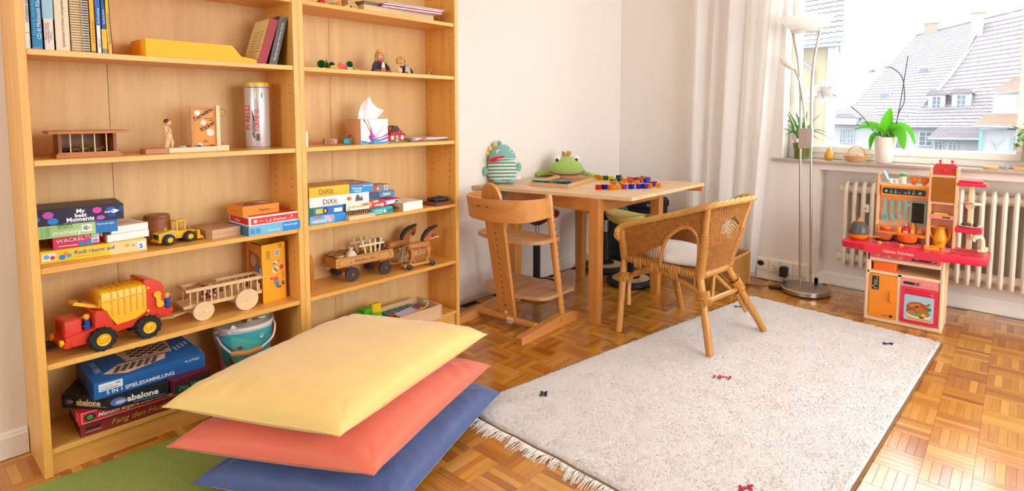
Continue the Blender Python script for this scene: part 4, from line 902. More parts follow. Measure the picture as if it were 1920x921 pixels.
tr = G(); kb(tr, 3.178, 3.236, -1.786, -1.566, .436, .441); kb(tr, 3.174, 3.180, -1.786, -1.566, .436, .452); kb(tr, 3.176, 3.238, -1.572, -1.566, .436, .480, .002); kb(tr, 3.176, 3.238, -1.787, -1.781, .436, .462, .002); obj('spice_tray', tr, kor, t)
bo = obj('chalkboard', kprism(-1.774, -1.703, .495, .617, 3.228, 3.236, .004), ktur, t); cb_ = obj('board_face', kprism(-1.766, -1.711, .503, .609, 3.2268, 3.2285, .002), pl('#2c2522', .8), bo); sr = G()
rs = random.Random(2); sr.tube([(3.2262-KX, rs.uniform(-1.757, -1.725)-KY, .590-.004*k) for k in range(18)], .0006, 4); obj('chalk_scribble', sr, pl('#6a6058'), cb_, kind='stuff')
obj('chalk', G().cyl((3.222-KX, -1.700-KY, .590), (3.222-KX, -1.700-KY, .600), .003, n=8), pl('#f2f0ec'), bo)
pk = G(); [pk.cyl((3.238-KX, y-KY, .61), (3.222-KX, y-KY, .612), .0022, n=8) for y in (-1.589, -1.62, -1.654, -1.686)]; obj('hook', pk, kpeach, t, kind='stuff')
# hanging utensils
for i, (y, kind, lab) in enumerate(((-1.589, 'slotted', 'turquoise toy slotted turner hanging first on the kitchen wall'), (-1.62, 'turner', 'turquoise toy spatula with slanted blade hanging second on the kitchen wall'), (-1.654, 'spoon', 'turquoise toy spoon hanging third on the kitchen wall'), (-1.686, 'knife', 'turquoise toy knife hanging beside the toy chalkboard'))):
    u = thing('toy_utensil', lab, 'toy utensil', (3.226, y, .612), 0, 'turquoise toy utensils'); g = G()
    hd = [(-.004, .004), (.004, .004), (.0075, -.004), (.0085, -.03), (.0055, -.06), (-.0055, -.06), (-.0085, -.03), (-.0075, -.004)]; g.prism(hd, -.002, .002, 'x'); obj('handle', g, ktur, u); g = G()
    if kind == 'slotted':
        g.prism([(-.005, -.058), (.005, -.058), (.015, -.078), (.015, -.108), (.009, -.114), (-.009, -.114), (-.015, -.108), (-.015, -.078)], -.0015, .0015, 'x'); h_ = G(); [h_.b2(-.0022, -.0015, yy-.0012, yy+.0012, -.10, -.082) for yy in (-.007, 0, .007)]; o = obj('blade', g, ktur, u); obj('slot', h_, pl('#3f6a60'), o, kind='stuff')
    elif kind == 'turner': g.prism([(-.005, -.058), (.005, -.058), (.008, -.085), (-.004, -.112), (-.018, -.112), (-.014, -.08)], -.0015, .0015, 'x'); obj('blade', g, ktur, u)
    elif kind == 'spoon': g.prism([(-.003, -.058), (.003, -.058), (.003, -.075), (-.003, -.075)], -.0015, .0015, 'x'); g.ball((0, 0, -.083), (.003, .0105, .013), 12); obj('bowl', g, ktur, u)
    else: g.prism([(-.004, -.058), (.008, -.058), (.009, -.08), (.003, -.10), (-.004, -.09)], -.001, .001, 'x'); obj('blade', g, ktur, u)
# things on the worktop
def at(x, y, z): return (x, y, z)
grey = clearmat('smoke_plastic', '#7a7474', .5, .1)
p = thing('toy_frying_pan', 'orange toy pan under a smoky dome lid at the worktop end', 'toy pan', at(3.12, -1.487, .4025))
obj('bowl', G().lathe([(.001, .001), (.036, .002), (.048, .018), (.052, .03), (.049, .03), (.045, .018), (.001, .008)], 30), kor, p, 60); obj('handle', G().tube([(.0, -.05, .02), (.008, -.085, .022), (.014, -.108, .022)], [.006, .007, .006], 8, flat=.6), kor, p)
obj('dome_lid', G().lathe([(.049, .031), (.0485, .05), (.042, .072), (.028, .09), (.008, .097), (.001, .0975)], 30, cap=False), grey, p, 60); obj('lid_knob', G().lathe([(.012, .096), (.012, .1), (.004, .103), (.005, .113), (.002, .118), (.001, .119)], 14), kor, p)
for a, b_, wh in ((-.015, .0, 'nearest the room'), (.012, .012, 'on the side of the floor lamp'), (.005, -.016, 'beside the pan handle')): solo('toy_egg', G().ball((0, 0, 0), (.015, .017, .015), 12), pl('#d9b98a'), 'cream toy egg under the dome lid, '+wh, 'toy egg', loc=at(3.12+a, -1.487+b_, .431), group='toy eggs under the dome', smooth=60)
lidc = clearmat('lid_violet', '#d7a0a6', .4, .12); koo = pl('#f06a1c')
p = thing('toy_skillet', 'orange toy skillet with a lid on the first hob ring', 'toy pan', at(3.168, -1.597, .409)); obj('bowl', G().lathe([(.001, .0), (.032, .0), (.042, .016), (.046, .022), (.043, .022), (.038, .014), (.001, .006)], 28), koo, p, 60); obj('lid', G().lathe([(.043, .0225), (.03, .029), (.001, .031)], 28), lidc, p, 60); obj('lid_handle', G().b2(-.006, .006, -.016, .016, .03, .037, b=.003), koo, p)
p = thing('toy_pot', 'orange open toy pot on the second hob ring', 'toy pot', at(3.168, -1.705, .409)); obj('bowl', G().lathe([(.001, .0), (.036, .0), (.042, .010), (.047, .036), (.044, .036), (.039, .012), (.001, .006)], 28), koo, p, 60); obj('rim', G().lathe([(.044, .034), (.049, .034), (.049, .0385), (.044, .0385)], 28), koo, p); [obj('ear', G().b2(-.01, .01, s*.047-.006, s*.047+.006, .030, .035, b=.002), koo, p) for s in (-1, 1)]
solo('cutting_board', G().prism(rrect(-.045, .045, -.032, .032, .006), 0, .006), pl('#f2a03c'), 'small orange toy cutting board lying on the red worktop', 'cutting board', loc=at(3.125, -1.815, .4025), rz=R(6))
p = solo('toy_bin', G().prism(rrect(-.05, .05, -.052, .052, .008), 0, .046), koo, 'orange plastic drawer bin in the slot below the worktop', 'toy bin', loc=at(3.10, -1.627, .2665)); obj('rim', G().prism(rrect(-.054, .054, -.056, .056, .009), .039, .0465), koo, p)
# spices in the tray
def jar(lab, cat, y, c, prof, extra=None, name='toy_jar'):
    p = solo(name, G().lathe(prof, 18), pl(c), lab, cat, loc=at(3.208, y, .4415), smooth=50)
    if extra: extra(p)
    return p
jar('round red toy pot with lid in the orange spice tray', 'toy jar', -1.603, '#d8402c', [(.001, 0), (.019, .001), (.021, .016), (.021, .022), (.001, .023)], lambda p: (obj('lid', G().lathe([(.020, .022), (.015, .031), (.001, .034)], 18), pl('#ee7a3c'), p), obj('knob', G().ball((0, 0, .036), .004, 8), pl('#ee7a3c'), p)), 'toy_pot')
jar('amber toy bottle in the orange spice tray', 'toy bottle', -1.661, '#e8951c', [(.001, 0), (.015, .001), (.015, .005), (.012, .03), (.010, .032), (.010, .040), (.001, .041)], None, 'toy_bottle')
def ketl(p): obj('label', G().b2(-.0175, -.013, -.010, .010, .004, .019, b=.001), pl('#f0e6dc'), p); lp = G(); [lp.b2(-.0182, -.0175, -.007, .007, z, z+.002) for z in (.008, .012)]; obj('print', lp, kred, p, kind='stuff'); obj('nozzle', G().cyl((0, 0, .045), (0, 0, .058), .004, .0015), pl('#f0d8c8'), p)
jar('red toy ketchup bottle with a white label in the spice tray', 'toy bottle', -1.692, '#d3202e', [(.001, 0), (.015, .001), (.017, .022), (.015, .032), (.006, .045), (.001, .047)], ketl, 'toy_bottle')
def musl(p): obj('label', G().b2(-.0165, -.012, -.006, .006, .012, .026, b=.001), pl('#e6d79a'), p); obj('cap', G().cyl((0, 0, .055), (0, 0, .064), .0075), pl('#f0982c'), p)
jar('tall tapered orange toy bottle before the chalkboard', 'toy bottle', -1.722, '#ef8a1c', [(.001, 0), (.016, .001), (.016, .006), (.008, .055), (.001, .056)], musl, 'toy_bottle')
def saltl(p): obj('label', G().b2(-.0172, -.012, -.011, .011, .006, .017, b=.001), pl('#c2b088'), p); lp = G(); lp.b2(-.0178, -.0172, -.008, .008, .009, .0135); obj('print', lp, kblk, p); obj('cap', G().ball((0, 0, .030), (.013, .013, .007), 12), pl('#f09060'), p)
jar('salmon coloured toy shaker at the end of the spice tray', 'toy jar', -1.755, '#ea7a4c', [(.001, 0), (.017, .001), (.016, .02), (.013, .031), (.001, .032)], saltl)
# top shelf
p = solo('toy_plate', G().lathe([(.001, 0), (.03, .001), (.034, .005), (.033, .006), (.001, .004)], 26, T=Matrix.Translation((0, 0, .034)) @ Matrix.Rotation(R(65), 4, 'X')), pl('#8fd0d2'), 'pale turquoise toy plate leaning at the end of the top shelf', 'toy plate', loc=at(3.222, -1.586, .7065)); obj('plate_mirror', G().lathe([(.001, .005), (.024, .005), (.001, .0065)], 22, T=Matrix.Translation((0, 0, .034)) @ Matrix.Rotation(R(65), 4, 'X')), pl('#cfe8ea'), p)
for i, (y, lab) in enumerate(((-1.612, 'white toy cup beside the turquoise toy plate'), (-1.637, 'white toy cup beside the green capped toy jar'))):
    p = solo('toy_cup', G().lathe([(.001, 0), (.008, 0), (.0115, .024), (.010, .024), (.007, .003), (.001, .003)], 16), pl('#f4efe8'), lab, 'toy cup', loc=at(3.215, y, .7065), group='white toy cups'); obj('handle', G().tube(bez([(0, -.010, .019), (0, -.017, .016), (0, -.015, .007), (0, -.009, .006)], 4), .0014, 6), pl('#f4efe8'), p)
p = solo('toy_jar', G().lathe([(.001, 0), (.015, .001), (.016, .04), (.001, .041)], 20), pl('#efe6d2'), 'cream toy jar with a green cap on the top shelf', 'toy jar', loc=at(3.215, -1.667, .7065)); obj('cap', G().lathe([(.017, .04), (.017, .053), (.014, .056), (.001, .056)], 20), pl('#4fa83c'), p)
for y, lab in ((-1.716, 'amber toy cup beside the green capped toy jar'), (-1.762, 'amber toy cup next to the kitchen tower')):
    am2 = clearmat('amber_cup', '#f6b056', .45, .15); p = solo('toy_cup', G().lathe([(.001, 0), (.009, 0), (.012, .006), (.019, .024), (.020, .040), (.018, .040), (.016, .024), (.001, .008)], 20), am2, lab, 'toy cup', loc=at(3.215, y, .7065), group='amber toy cups', smooth=50); obj('handle', G().tube(bez([(0, .018, .034), (0, .029, .03), (0, .026, .016), (0, .016, .014)], 4), .002, 6), am2, p); obj('motif', G().ball((-.018, 0, .026), (.003, .009, .003), 8), koo, p)
p = solo('toy_pot', G().lathe([(.001, 0), (.018, 0), (.019, .016), (.001, .017)], 18), pl('#3f7a3a'), 'green lidded toy jar behind the amber tower door', 'toy jar', loc=at(3.205, -1.835, .6335)); obj('band', G().lathe([(.0192, .005), (.0192, .009), (.0185, .009), (.0185, .005)], 18), pl('#c9c2a0'), p); obj('lid', G().lathe([(.019, .017), (.019, .026), (.001, .028)], 18), pl('#4f9a3c'), p)
solo('toy_sponge', G().b2(-.02, .02, -.033, .033, 0, .011, b=.004), pl('#e8d21c'), 'yellow toy sponge on the tower shelf above the toy teapot', 'toy sponge', loc=at(3.20, -1.842, .5635))
p = thing('toy_teapot', 'amber toy teapot standing in the bottom of the kitchen tower', 'toy teapot', at(3.195, -1.845, .4025)); ta = pl('#eda01c')
obj('body', G().lathe([(.001, 0), (.026, 0), (.024, .008), (.028, .018), (.031, .034), (.028, .056), (.019, .08), (.016, .092), (.024, .104), (.021, .104), (.001, .096)], 28), ta, p, 60); obj('handle', G().tube(bez([(0, .018, .094), (0, .040, .100), (0, .048, .08), (0, .038, .05), (0, .027, .04)], 6), .0042, 8), ta, p); obj('spout', G().tube(bez([(0, -.026, .03), (0, -.036, .05), (0, -.041, .085), (0, -.045, .094)], 6), [.008]*6+[.006]*6+[.0045]*7, 8), ta, p); sm_ = G().tube(bez([(-.031, -.010, .026), (-.0325, 0, .022), (-.031, .010, .026), (-.0325, 0, .030)], 4), .0012, 5, loop=True); obj('mouth_mark', sm_, pl('#b06a14'), p)
pc_ = pl('#dfe0d2')
def plate_(lab, z, y): return solo('toy_plate', G().lathe([(.001, 0), (.03, .0), (.05, .005), (.0505, .0065), (.03, .003), (.001, .003)], 30), pc_, lab, 'toy plate', loc=at(3.20, y, z), smooth=50)
plate_('oval pale toy plate on the upper arm of the rack', .628, -1.965); plate_('oval pale toy plate on the red lower shelf of the rack', .5185, -1.962)
for x, y, r, lab in ((-.008, .022, .012, 'reddish toy sausage piece on the upper rack plate'), (.006, .006, .009, 'small toy tomato slice on the upper rack plate')): solo('toy_food', G().ball((0, 0, 0), (r, r*1.2, r*.45), 10), pl('#b8644a'), lab, 'toy food', loc=at(3.20+x, -1.965+y, .634), smooth=60)
for y, r, lab, c in ((.024, .012, 'brown toy meatball at the left of the lower rack plate', '#5c2c20'), (.004, .011, 'brown toy cutlet between two meatballs on the lower rack plate', '#7a4028'), (-.022, .0125, 'dark brown toy meatball at the right of the lower rack plate', '#4c221a')): solo('toy_food', G().ball((0, 0, 0), (r, r, r*.8), 10), pl(c), lab, 'toy food', loc=at(3.195, -1.962+y, .5305), smooth=60)
# ================================================================ toys on the table
TZ = .6622
plush = lambda n, c: M('plush_'+n, c, .9, var=.12, scale=60, bump=.5, bscale=700, sheen=.6, spec=.1)
teal, tealD, wht, yel_, redp = plush('teal', '#7fb5ad'), plush('teal_dark', '#4f9a86'), plush('white', '#e9ded2'), plush('yellow', '#e3cb78'), plush('red', '#cf1f2a')
t = thing('monster_plush', 'teal and white striped plush monster with a red mouth leaning on the wall', 'plush toy', (2.075, .162, TZ), R(-38), rot=(R(-7), 0, R(-38)))
def eb(g, z, a, b, n=30): return [(a*cos(2*pi*k/n), b*sin(2*pi*k/n), z) for k in range(n)]
prof = [(.004, .03), (.010, .06), (.03, .078), (.06, .087), (.09, .087), (.115, .083), (.132, .078)]
g = G(); N = 26; rr = []
def wid(z):
    for (z0, w0), (z1, w1) in zip(prof, prof[1:]):
        if z <= z1: return w0+(w1-w0)*max(0, (z-z0)/(z1-z0))
    return prof[-1][1]
for k in range(N+1): z = .004+.128*k/N; rr.append(eb(g, z, wid(z), wid(z)*.55))
for k in range(N): g.loft([rr[k], rr[k+1]], False, True, (k//2) % 2)
g.loft([eb(g, .004, .01, .01), rr[0]], True, True, 1); obj('striped_body', g, [wht, tealD], t, 80)
g = G(); hr = []
for z, a in ((.128, .077), (.136, .080), (.16, .076), (.185, .064), (.208, .044), (.222, .022), (.226, .004)): hr.append([(x, y-(0.012 if z > .13 else 0), zz+max(0, x*.10)) for x, y, zz in eb(g, z, a, a*.6)])
g.loft(hr); hd = obj('head', g, teal, t, 70)
mo = G(); mo.ball((.012, -.035, .146), (.062, .028, .017), 20, T=Matrix.Rotation(R(-14), 4, 'Y')); obj('mouth', mo, redp, t, 60); li = G(); li.tube([(.012+.066*cos(a), -.022-.034*abs(sin(a))**.5-.008, .1395+.002*sin(3*a)) for a in [pi+pi*k/20 for k in range(21)]], .003, 6); obj('lip', li, wht, t)
for x, z in ((-.026, .180), (.05, .186)):
    e = obj('eye', G().ball((x, -.046 if x < 0 else -.038, z), (.0125, .006, .0125), 14), plush('eye_white', '#f4f2ee'), t, 60); obj('pupil', G().ball((x+.003, -.0525 if x < 0 else -.0445, z), (.0045, .003, .0045), 10), rub, e)
for i, (x, y, z) in enumerate(((-.080, .0, .172), (-.066, .0, .198), (-.038, .0, .222), (-.012, .01, .232))): obj('horn', G().ball((x, y, z), (.015, .012, .018), 12), yel_ if i < 3 else teal, t, 60)
for s, x, z in ((-1, -.10, .072), (1, .096, .094)): obj('arm', G().ball((x, -.01, z), (.017, .012, .027), 14, T=Matrix.Translation((0, 0, 0))), teal, t, 60)
for x in (-.03, .045): obj('foot', G().ball((x, -.03, .013), (.026, .030, .0135), 14), teal, t, 60)
obj('label_tag', G().box((.098, .0, .03), (.024, .0015, .018)), pl('#efe6e8'), t, label='white sewn-in tag')
frg, frgd = plush('frog', '#9db85a'), plush('frog_belly', '#b9c97a')
t = thing('frog_plush', 'green plush frog prince with a golden crown lying on the table', 'plush toy', (2.565, .075, TZ), R(-40))
g = G(); rr = []
for z, a, b, dy in ((.002, .05, .04, 0), (.012, .085, .06, 0), (.032, .108, .078, -.004), (.055, .113, .082, -.006), (.082, .098, .072, -.004), (.105, .075, .06, 0), (.125, .05, .045, .004), (.136, .024, .02, .006), (.139, .003, .003, .006)): rr.append([(x, y+dy, zz) for x, y, zz in eb(g, z, a, b, 36)])
g.loft(rr); obj('head', g, frg, t, 80)
mth = G(); mth.tube([(.112*sin(a), -.079*cos(a)-.006-.003, .043-.018*cos(a)) for a in [R(-88)+R(176)*k/30 for k in range(31)]], .0052, 8); obj('mouth', mth, plush('mouth_red', '#8d1f2c'), t, 60)
for x in (-.062, .060):
    e = obj('eye', G().ball((x, -.012, .118), (.025, .022, .026), 18), M('eye_white_gloss', '#efe0d8', .4), t, 60); obj('pupil', G().ball((x+(-.004 if x < 0 else -.002), -.0335, .114), (.0105, .004, .0105), 14), M('pupil_black', '#14110f', .2), e, 60)
cr_ = G()
for k in range(6):
    a = 2*pi*k/6; cr_.tube(bez([(.012*cos(a), .012*sin(a)+.0, .134), (.024*cos(a), .022*sin(a), .148), (.026*cos(a), .024*sin(a), .164+.004*(k % 2))], 3), [.010]*2+[.009]*2+[.006, .005, .002], 7)
obj('crown', cr_, plush('gold', '#c99a3a'), t, 60)
obj('body', G().ball((.02, .115, .036), (.075, .075, .036), 18), frg, t, 60)
for nm, pts, r in (('arm', [(-.08, .02, .03), (-.13, .03, .028), (-.185, .035, .016)], .02), ('arm', [(.085, .03, .03), (.13, .02, .02), (.165, .015, .014)], .017), ('leg', [(-.06, .10, .03), (-.12, .085, .026), (-.165, .062, .018)], .022)):
    pts = bez(pts, 5); obj(nm, G().tube(pts, [r*(1-.35*i/len(pts)) for i in range(len(pts))], 10), frg, t, 60)
for hx_, hy_ in ((-.075, -.062), (.185, .01)):
    hnd = G(); hnd.ball((hx_, hy_, .012), (.024, .02, .012), 12)
    for k in (-1, 0, 1): hnd.ball((hx_-.016+k*.017, hy_-.020+abs(k)*.004, .009), (.008, .014, .0085), 8)
    obj('hand', hnd, frgd, t, 60)
# tray of cubes and loose cubes
def cubemat(c): return clearmat('acrylic_'+c.strip('#'), c, .38, .12)
cg = G().box((0, 0, .0125), (.025, .025, .025), .0012); cme = {}
def cube(x, y, z, c, label, rz=0, grp='loose see-through cubes'):
    if c not in cme: cme[c] = cg.mesh('acrylic_cube', 20); cme[c].materials.append(cubemat(c))
    o = bpy.data.objects.new('acrylic_cube', cme[c]); C.objects.link(o); o.location = (x, y, z); o.rotation_euler.z = rz; return tag(o, label, 'cube', grp)
beech = wood('tray_wood', '#dcb080', '#c9965e', 'x', .45, 8)
TRY = Vector((2.330, -.085, TZ)); TR = R(14); t = thing('cube_tray', 'shallow wooden tray with rows of see-through cubes on the table', 'tray', TRY, TR)
L_, W_ = .40, .236; obj('base', G().b2(-L_/2+.006, L_/2-.006, -W_/2+.006, W_/2-.006, 0, .005), M('tray_base', '#a5704e', .6, var=.1), t)
for a, b_, c_, d in ((-L_/2, L_/2, -W_/2, -W_/2+.007), (-L_/2, L_/2, W_/2-.007, W_/2), (-L_/2, -L_/2+.007, -W_/2+.0072, W_/2-.0072), (L_/2-.007, L_/2, -W_/2+.0072, W_/2-.0072)): obj('rim', G().b2(a, b_, c_, d, 0, .020, .001), beech, t)
rot = Matrix.Rotation(TR, 3, 'Z'); ORD = ['first', 'second', 'third', 'fourth', 'fifth', 'sixth', 'seventh', 'eighth']
for k, c in enumerate(['#2fb8a0', '#2aa898', '#3ab8a8', '#1f8a90', '#9ac83a', '#1fa890', '#1a7a8a', '#157078']):
    p = TRY+rot @ Vector((-L_/2+.022, W_/2-.022-.0268*k, .0055)); cube(p.x, p.y, p.z, c, '%s teal or green cube from the wall in the first tray row' % ORD[k], TR, 'cubes in the tray')
for k, (i, j, c, lab) in enumerate(((1, 3, '#e86a6a', 'coral see-through cube in the second tray row'), (1, 4, '#e8486a', 'rose see-through cube in the second tray row'), (1, 5, '#e81c6a', 'hot pink see-through cube in the second tray row'), (1, 6, '#ea2a78', 'deep pink see-through cube in the second tray row'), (2, 5, '#7ac0d8', 'pale blue see-through cube in the third tray row'), (2, 6, '#9a9ad0', 'lilac see-through cube in the third tray row'), (2, 7, '#3aa8e0', 'sky blue see-through cube in the third tray row'))):
    p = TRY+rot @ Vector((-L_/2+.022+.030*i, W_/2-.022-.0268*j, .0055)); cube(p.x, p.y, p.z, c, lab, TR, 'cubes in the tray')
CUBES = [('red', '#e8341c', 2.237, -0.399, 'at the left end of the front row'), ('indigo', '#3a2fb0', 2.264, -0.420, 'second in the front row'), ('orange', '#f59a1c', 2.280, -0.450, 'third in the front row'), ('yellow', '#f5c21a', 2.301, -0.477, 'fourth in the front row'), ('magenta', '#c83fa6', 2.341, -0.496, 'fifth in the front row'), ('blue', '#2f4fd0', 2.377, -0.518, 'just right of the magenta one'), ('blue', '#2340c8', 2.408, -0.546, 'before the violet one'), ('violet', '#6a3fd0', 2.437, -0.565, 'near the table edge'), ('orange', '#f7a63c', 2.469, -0.576, 'behind the violet one'), ('amber', '#f2b21e', 2.525, -0.604, 'lying alone by the table edge'), ('crimson', '#a81c2c', 2.539, -0.551, 'under the blue one near the edge'), ('royal blue', '#2a52d8', 2.573, -0.547, 'second from the table edge'), ('yellow', '#f0d21c', 2.636, -0.114, 'furthest back beside the frog'), ('golden', '#f0a81c', 2.606, -0.155, 'at the back by the frog foot'), ('green', '#2f8f3a', 2.624, -0.184, 'at the back before the golden one'), ('lemon', '#f5dc1c', 2.616, -0.228, 'at the back in the middle'), ('navy', '#24306a', 2.702, -0.229, 'at the back behind the green one'), ('dark green', '#1f7a4a', 2.608, -0.297, 'in the middle of the heap'), ('amber', '#f0ae1c', 2.576, -0.345, 'in the middle of the heap'), ('orange', '#f28a2c', 2.665, -0.328, 'in the middle of the back row'), ('salmon', '#ef7a6a', 2.589, -0.384, 'behind the first blue one'), ('scarlet', '#d82a1c', 2.659, -0.361, 'beside the teal one'), ('teal', '#3f9a8a', 2.688, -0.378, 'beside the scarlet one'), ('tangerine', '#f5983c', 2.766, -0.362, 'at the back of the right side'), ('purple', '#b04fc0', 2.731, -0.417, 'beside the tangerine one'), ('cobalt', '#2f5ae0', 2.656, -0.448, 'before the purple one'), ('vermilion', '#ea5a2c', 2.638, -0.415, 'left of the cobalt one'), ('apricot', '#f7b45c', 2.549, -0.450, 'behind the second blue one'), ('golden', '#f2a41c', 2.422, -0.373, 'behind the front orange one'), ('light orange', '#f5b04a', 2.445, -0.414, 'behind the magenta one'), ('pale green', '#5a9a5a', 2.504, -0.316, 'peeping out behind the orange ones')]
rs = random.Random(9)
for nme, c, x, y, where in CUBES: cube(x, y, TZ, c, '%s see-through cube %s' % (nme, where), rs.uniform(-.35, .35))
# ================================================================ helpers for boxes of games and books
TU = Matrix(((0, -1, 0), (0, 0, -1), (1, 0, 0))).to_euler(); TD = Matrix(((0, 1, 0), (0, 0, -1), (-1, 0, 0))).to_euler()
FR_, LF_, TP_ = (pi/2, 0, 0), (pi/2, 0, -pi/2), (0, 0, 0)
def ell(cx, cy, a, b=None, n=14): return [(cx+a*cos(2*pi*i/n), cy+(b or a)*sin(2*pi*i/n)) for i in range(n)]
def rc(x0, x1, y0, y1): return [(x0, y0), (x1, y0), (x1, y1), (x0, y1)]
def prints(o, items, d, h, w):
    """flat print on a box, some left faces wholly in a darker tone: P front, L left face, T top; each is (face, polygon, colour) or (face, string, x, z, size, colour, options)"""
    lay = {}
    for it in items:
        f = it[0]
        if isinstance(it[1], str):
            _, s, x, z, sz, c = it[:6]; kw = dict(it[6]) if len(it) > 6 else {}; e = .0009; r3 = kw.pop('rot', 0)
            p, rot = {'F': ((x, -e, z), (pi/2, -r3, 0)), 'L': ((-e, d-x, z), LF_), 'T': ((x, z, h+e*.5), (0, 0, r3)), 'U': ((x, -e, z), TU), 'D': ((x, -e, z), TD)}[f]
            text(s, sz, ink(c), o, p, rot, **kw)
        else:
            _, poly, c = it; k = lay.get(f, 0); lay[f] = k+1; e = .0002+.00006*k; g = G()
            if f == 'F': g.prism(poly, -e, .0, 'y')
            elif f == 'L': g.prism([(d-x, z) for x, z in poly], -e, .0, 'x')
            else: g.prism(poly, h, h+e, 'z')
            obj('printed_patch', g, pr(c), o)
def gbox(label, x, y, z, w, d, h, col, items=(), rz=0., name='game_box', cat='game box', grp=None, b=.001):
    o = solo(name, G().b2(0, w, 0, d, 0, h, b), pr(col), label, cat, (x, y, z), rz, grp); prints(o, items, d, h, w); return o
def lines(x0, x1, z0, n, dz, th): return [rc(x0, x1-(k % 3)*(x1-x0)*.12, z0-k*dz-th, z0-k*dz) for k in range(n)]
def deco(o, polys, c, face='F', d=.2, h=.02):
    g = G()
    for p in polys:
        if face == 'F': g.prism(p, -.0008, 0, 'y')
        elif face == 'T': g.prism(p, h, h+.0006, 'z')
        else: g.prism([(d-x, z) for x, z in p], -.0008, 0, 'x')
    obj('small_print', g, pr(c), o, 0, kind='stuff')

# ================================================================ left bookcase, top compartment
zA = ZL[4]+.0003
def book(label, x, w, h, col, items=(), y=.035, d=.17, lean=0., name='book', grp='books standing at the left of the top shelf'):
    o = thing(name, label, 'book', (x, y, zA), 0, grp); o.rotation_euler = (0, lean, 0)
    cv = G(); cv.b2(0, .0018, 0, d, 0, h); cv.b2(w-.0018, w, 0, d, 0, h); cv.b2(0, w, 0, .0018, 0, h); obj('cover', cv, pr(col), o)
    obj('pages', G().b2(.0018, w-.0018, .002, d-.004, .003, h-.003), pr('#eee6d6'), o); prints(o, items, d, h, w); return o
book('white book with vertical lettering at the far left of the top shelf', .0215, .0155, .215, '#e9e4e0', [('U', 'adressaten pun', .0125, .075, .011, '#6a3a40'), ('F', rc(.003, .0125, .045, .047), '#9a8a8a')])
book('bright blue book with white lettering on the top shelf', .0375, .026, .225, '#1583bf', [('U', 'CD III Multiaxiale Klassifikation', .022, .03, .0125, '#f2f6fa'), ('U', 'Remschmidt, Schmidt, Poustka', .010, .04, .009, '#63c4d8'), ('F', rc(.004, .022, .004, .007), '#c98a8a')])
book('beige book with a pale blue upper half on the top shelf', .0645, .0245, .22, '#ead9cc', [('F', rc(0, .0245, .09, .22), '#9dc0d2'), ('U', 'Therapie im Kindes', .0075, .03, .006, '#6a5a5a'), ('U', 'und Jugendalter Familien', .013, .022, .006, '#6a5a5a'), ('U', 'Lehrbuch', .0185, .03, .006, '#6a5a5a')])
book('broad cream book with a long vertical title on the top shelf', .0895, .036, .225, '#e6cdb0', [('U', 'Spieltherapie mit Kindern und Jugendlichen', .022, .012, .0085, '#5a4a3c')])
def spiral(label, x, w, h, c1, cw):
    o = thing('ring_binder', label, 'notebook', (x, .035, zA), 0, 'books standing at the left of the top shelf'); obj('pages', G().b2(.002, w-.002, .004, .16, 0, h), pr('#f0e4cf'), o); obj('cover', G().b2(0, .002, .001, .162, 0, h), pr(c1), o); obj('back_cover', G().b2(w-.002, w, .001, .162, 0, h), pr(c1), o)
    g = G()
    for k in range(int(h/.0075)): g.tube([(w*.5+w*.46*cos(a), .002+.006*sin(a)-.004, .005+.0075*k) for a in (0, .8, 1.6, 2.4, 3.1, 4.2, 5.2)], .0011, 4, loop=True)
    obj('spiral', g, M('wire_'+cw.strip('#'), cw, .4, .3), o, kind='stuff')
spiral('spiral bound notebook with a yellow cover on the top shelf', .1265, .026, .22, '#d8b04a', '#c9a15a'); spiral('narrow spiral bound notebook beside the yellow paperback', .1535, .017, .215, '#e6dccb', '#6a5a50')
book('yellow paperback left of the blue and white one', .1715, .0145, .222, '#f2ac14', [('F', rc(.002, .0125, .002, .006), '#5a5a6a'), ('U', 'Die Kinder aus der Familie', .0095, .03, .006, '#7a5a10')])
book('blue and white paperback between two yellow spines', .187, .0125, .222, '#e8e2dc', [('F', rc(0, .0125, .085, .222), '#1f5fae'), ('U', 'Die Entwicklung', .009, .09, .007, '#e8eef6'), ('U', 'Band zwei', .009, .02, .006, '#6a6a7a')])
book('dark blue paperback with a yellow foot on the top shelf', .2005, .0125, .222, '#17508f', [('F', rc(0, .0125, 0, .075), '#e9b030'), ('F', rc(0, .0125, 0, .016), '#8a7a80'), ('U', 'Familie in Form', .009, .09, .007, '#eef2f8')])
book('last yellow paperback of the row with a small round picture', .214, .0125, .222, '#f0b41c', [('F', ell(.0062, .205, .0052), '#f0f0f0'), ('F', ell(.0062, .205, .003), '#2a3a5a'), ('U', 'Wenn Kinder nicht zur Schule', .009, .03, .0075, '#2a4a8a')], lean=R(-1.5))
# yellow sloped board, two leaning books
g = G(); pf = [(0, 0), (.345, 0), (.345, .012), (.33, .017), (.292, .022), (.262, .058), (0, .058)]; g.prism(pf, 0, .15, 'y'); solo('sloped_block', g, M('foam_yellow', '#f7b413', .55, var=.03), 'long yellow block with a sloped end lying on the top shelf', 'block', (.312, .032, zA))
o = thing('book', 'red backed book with a cream cover leaning at the right of the top shelf', 'book', (.662, .040, zA), rot=(0, R(17), R(-4))); obj('cover', G().b2(-.002, 0, 0, .15, 0, .178), pr('#e3cf8e'), o); obj('spine', G().b2(-.002, .028, -.003, 0, 0, .182), pr('#9c0f18'), o); obj('back_cover', G().b2(.026, .028, 0, .15, 0, .178), pr('#9c0f18'), o); obj('pages', G().b2(0, .026, .001, .146, .002, .176), pr('#efe6d2'), o)
g = G(); [g.b2(-.0027, -.002, .02+.05*(k % 2), .06+.055*(k % 2), .05+.011*(k//2), .054+.011*(k//2)) for k in range(16)]; obj('small_print', g, pr('#b09a68'), o, kind='stuff')
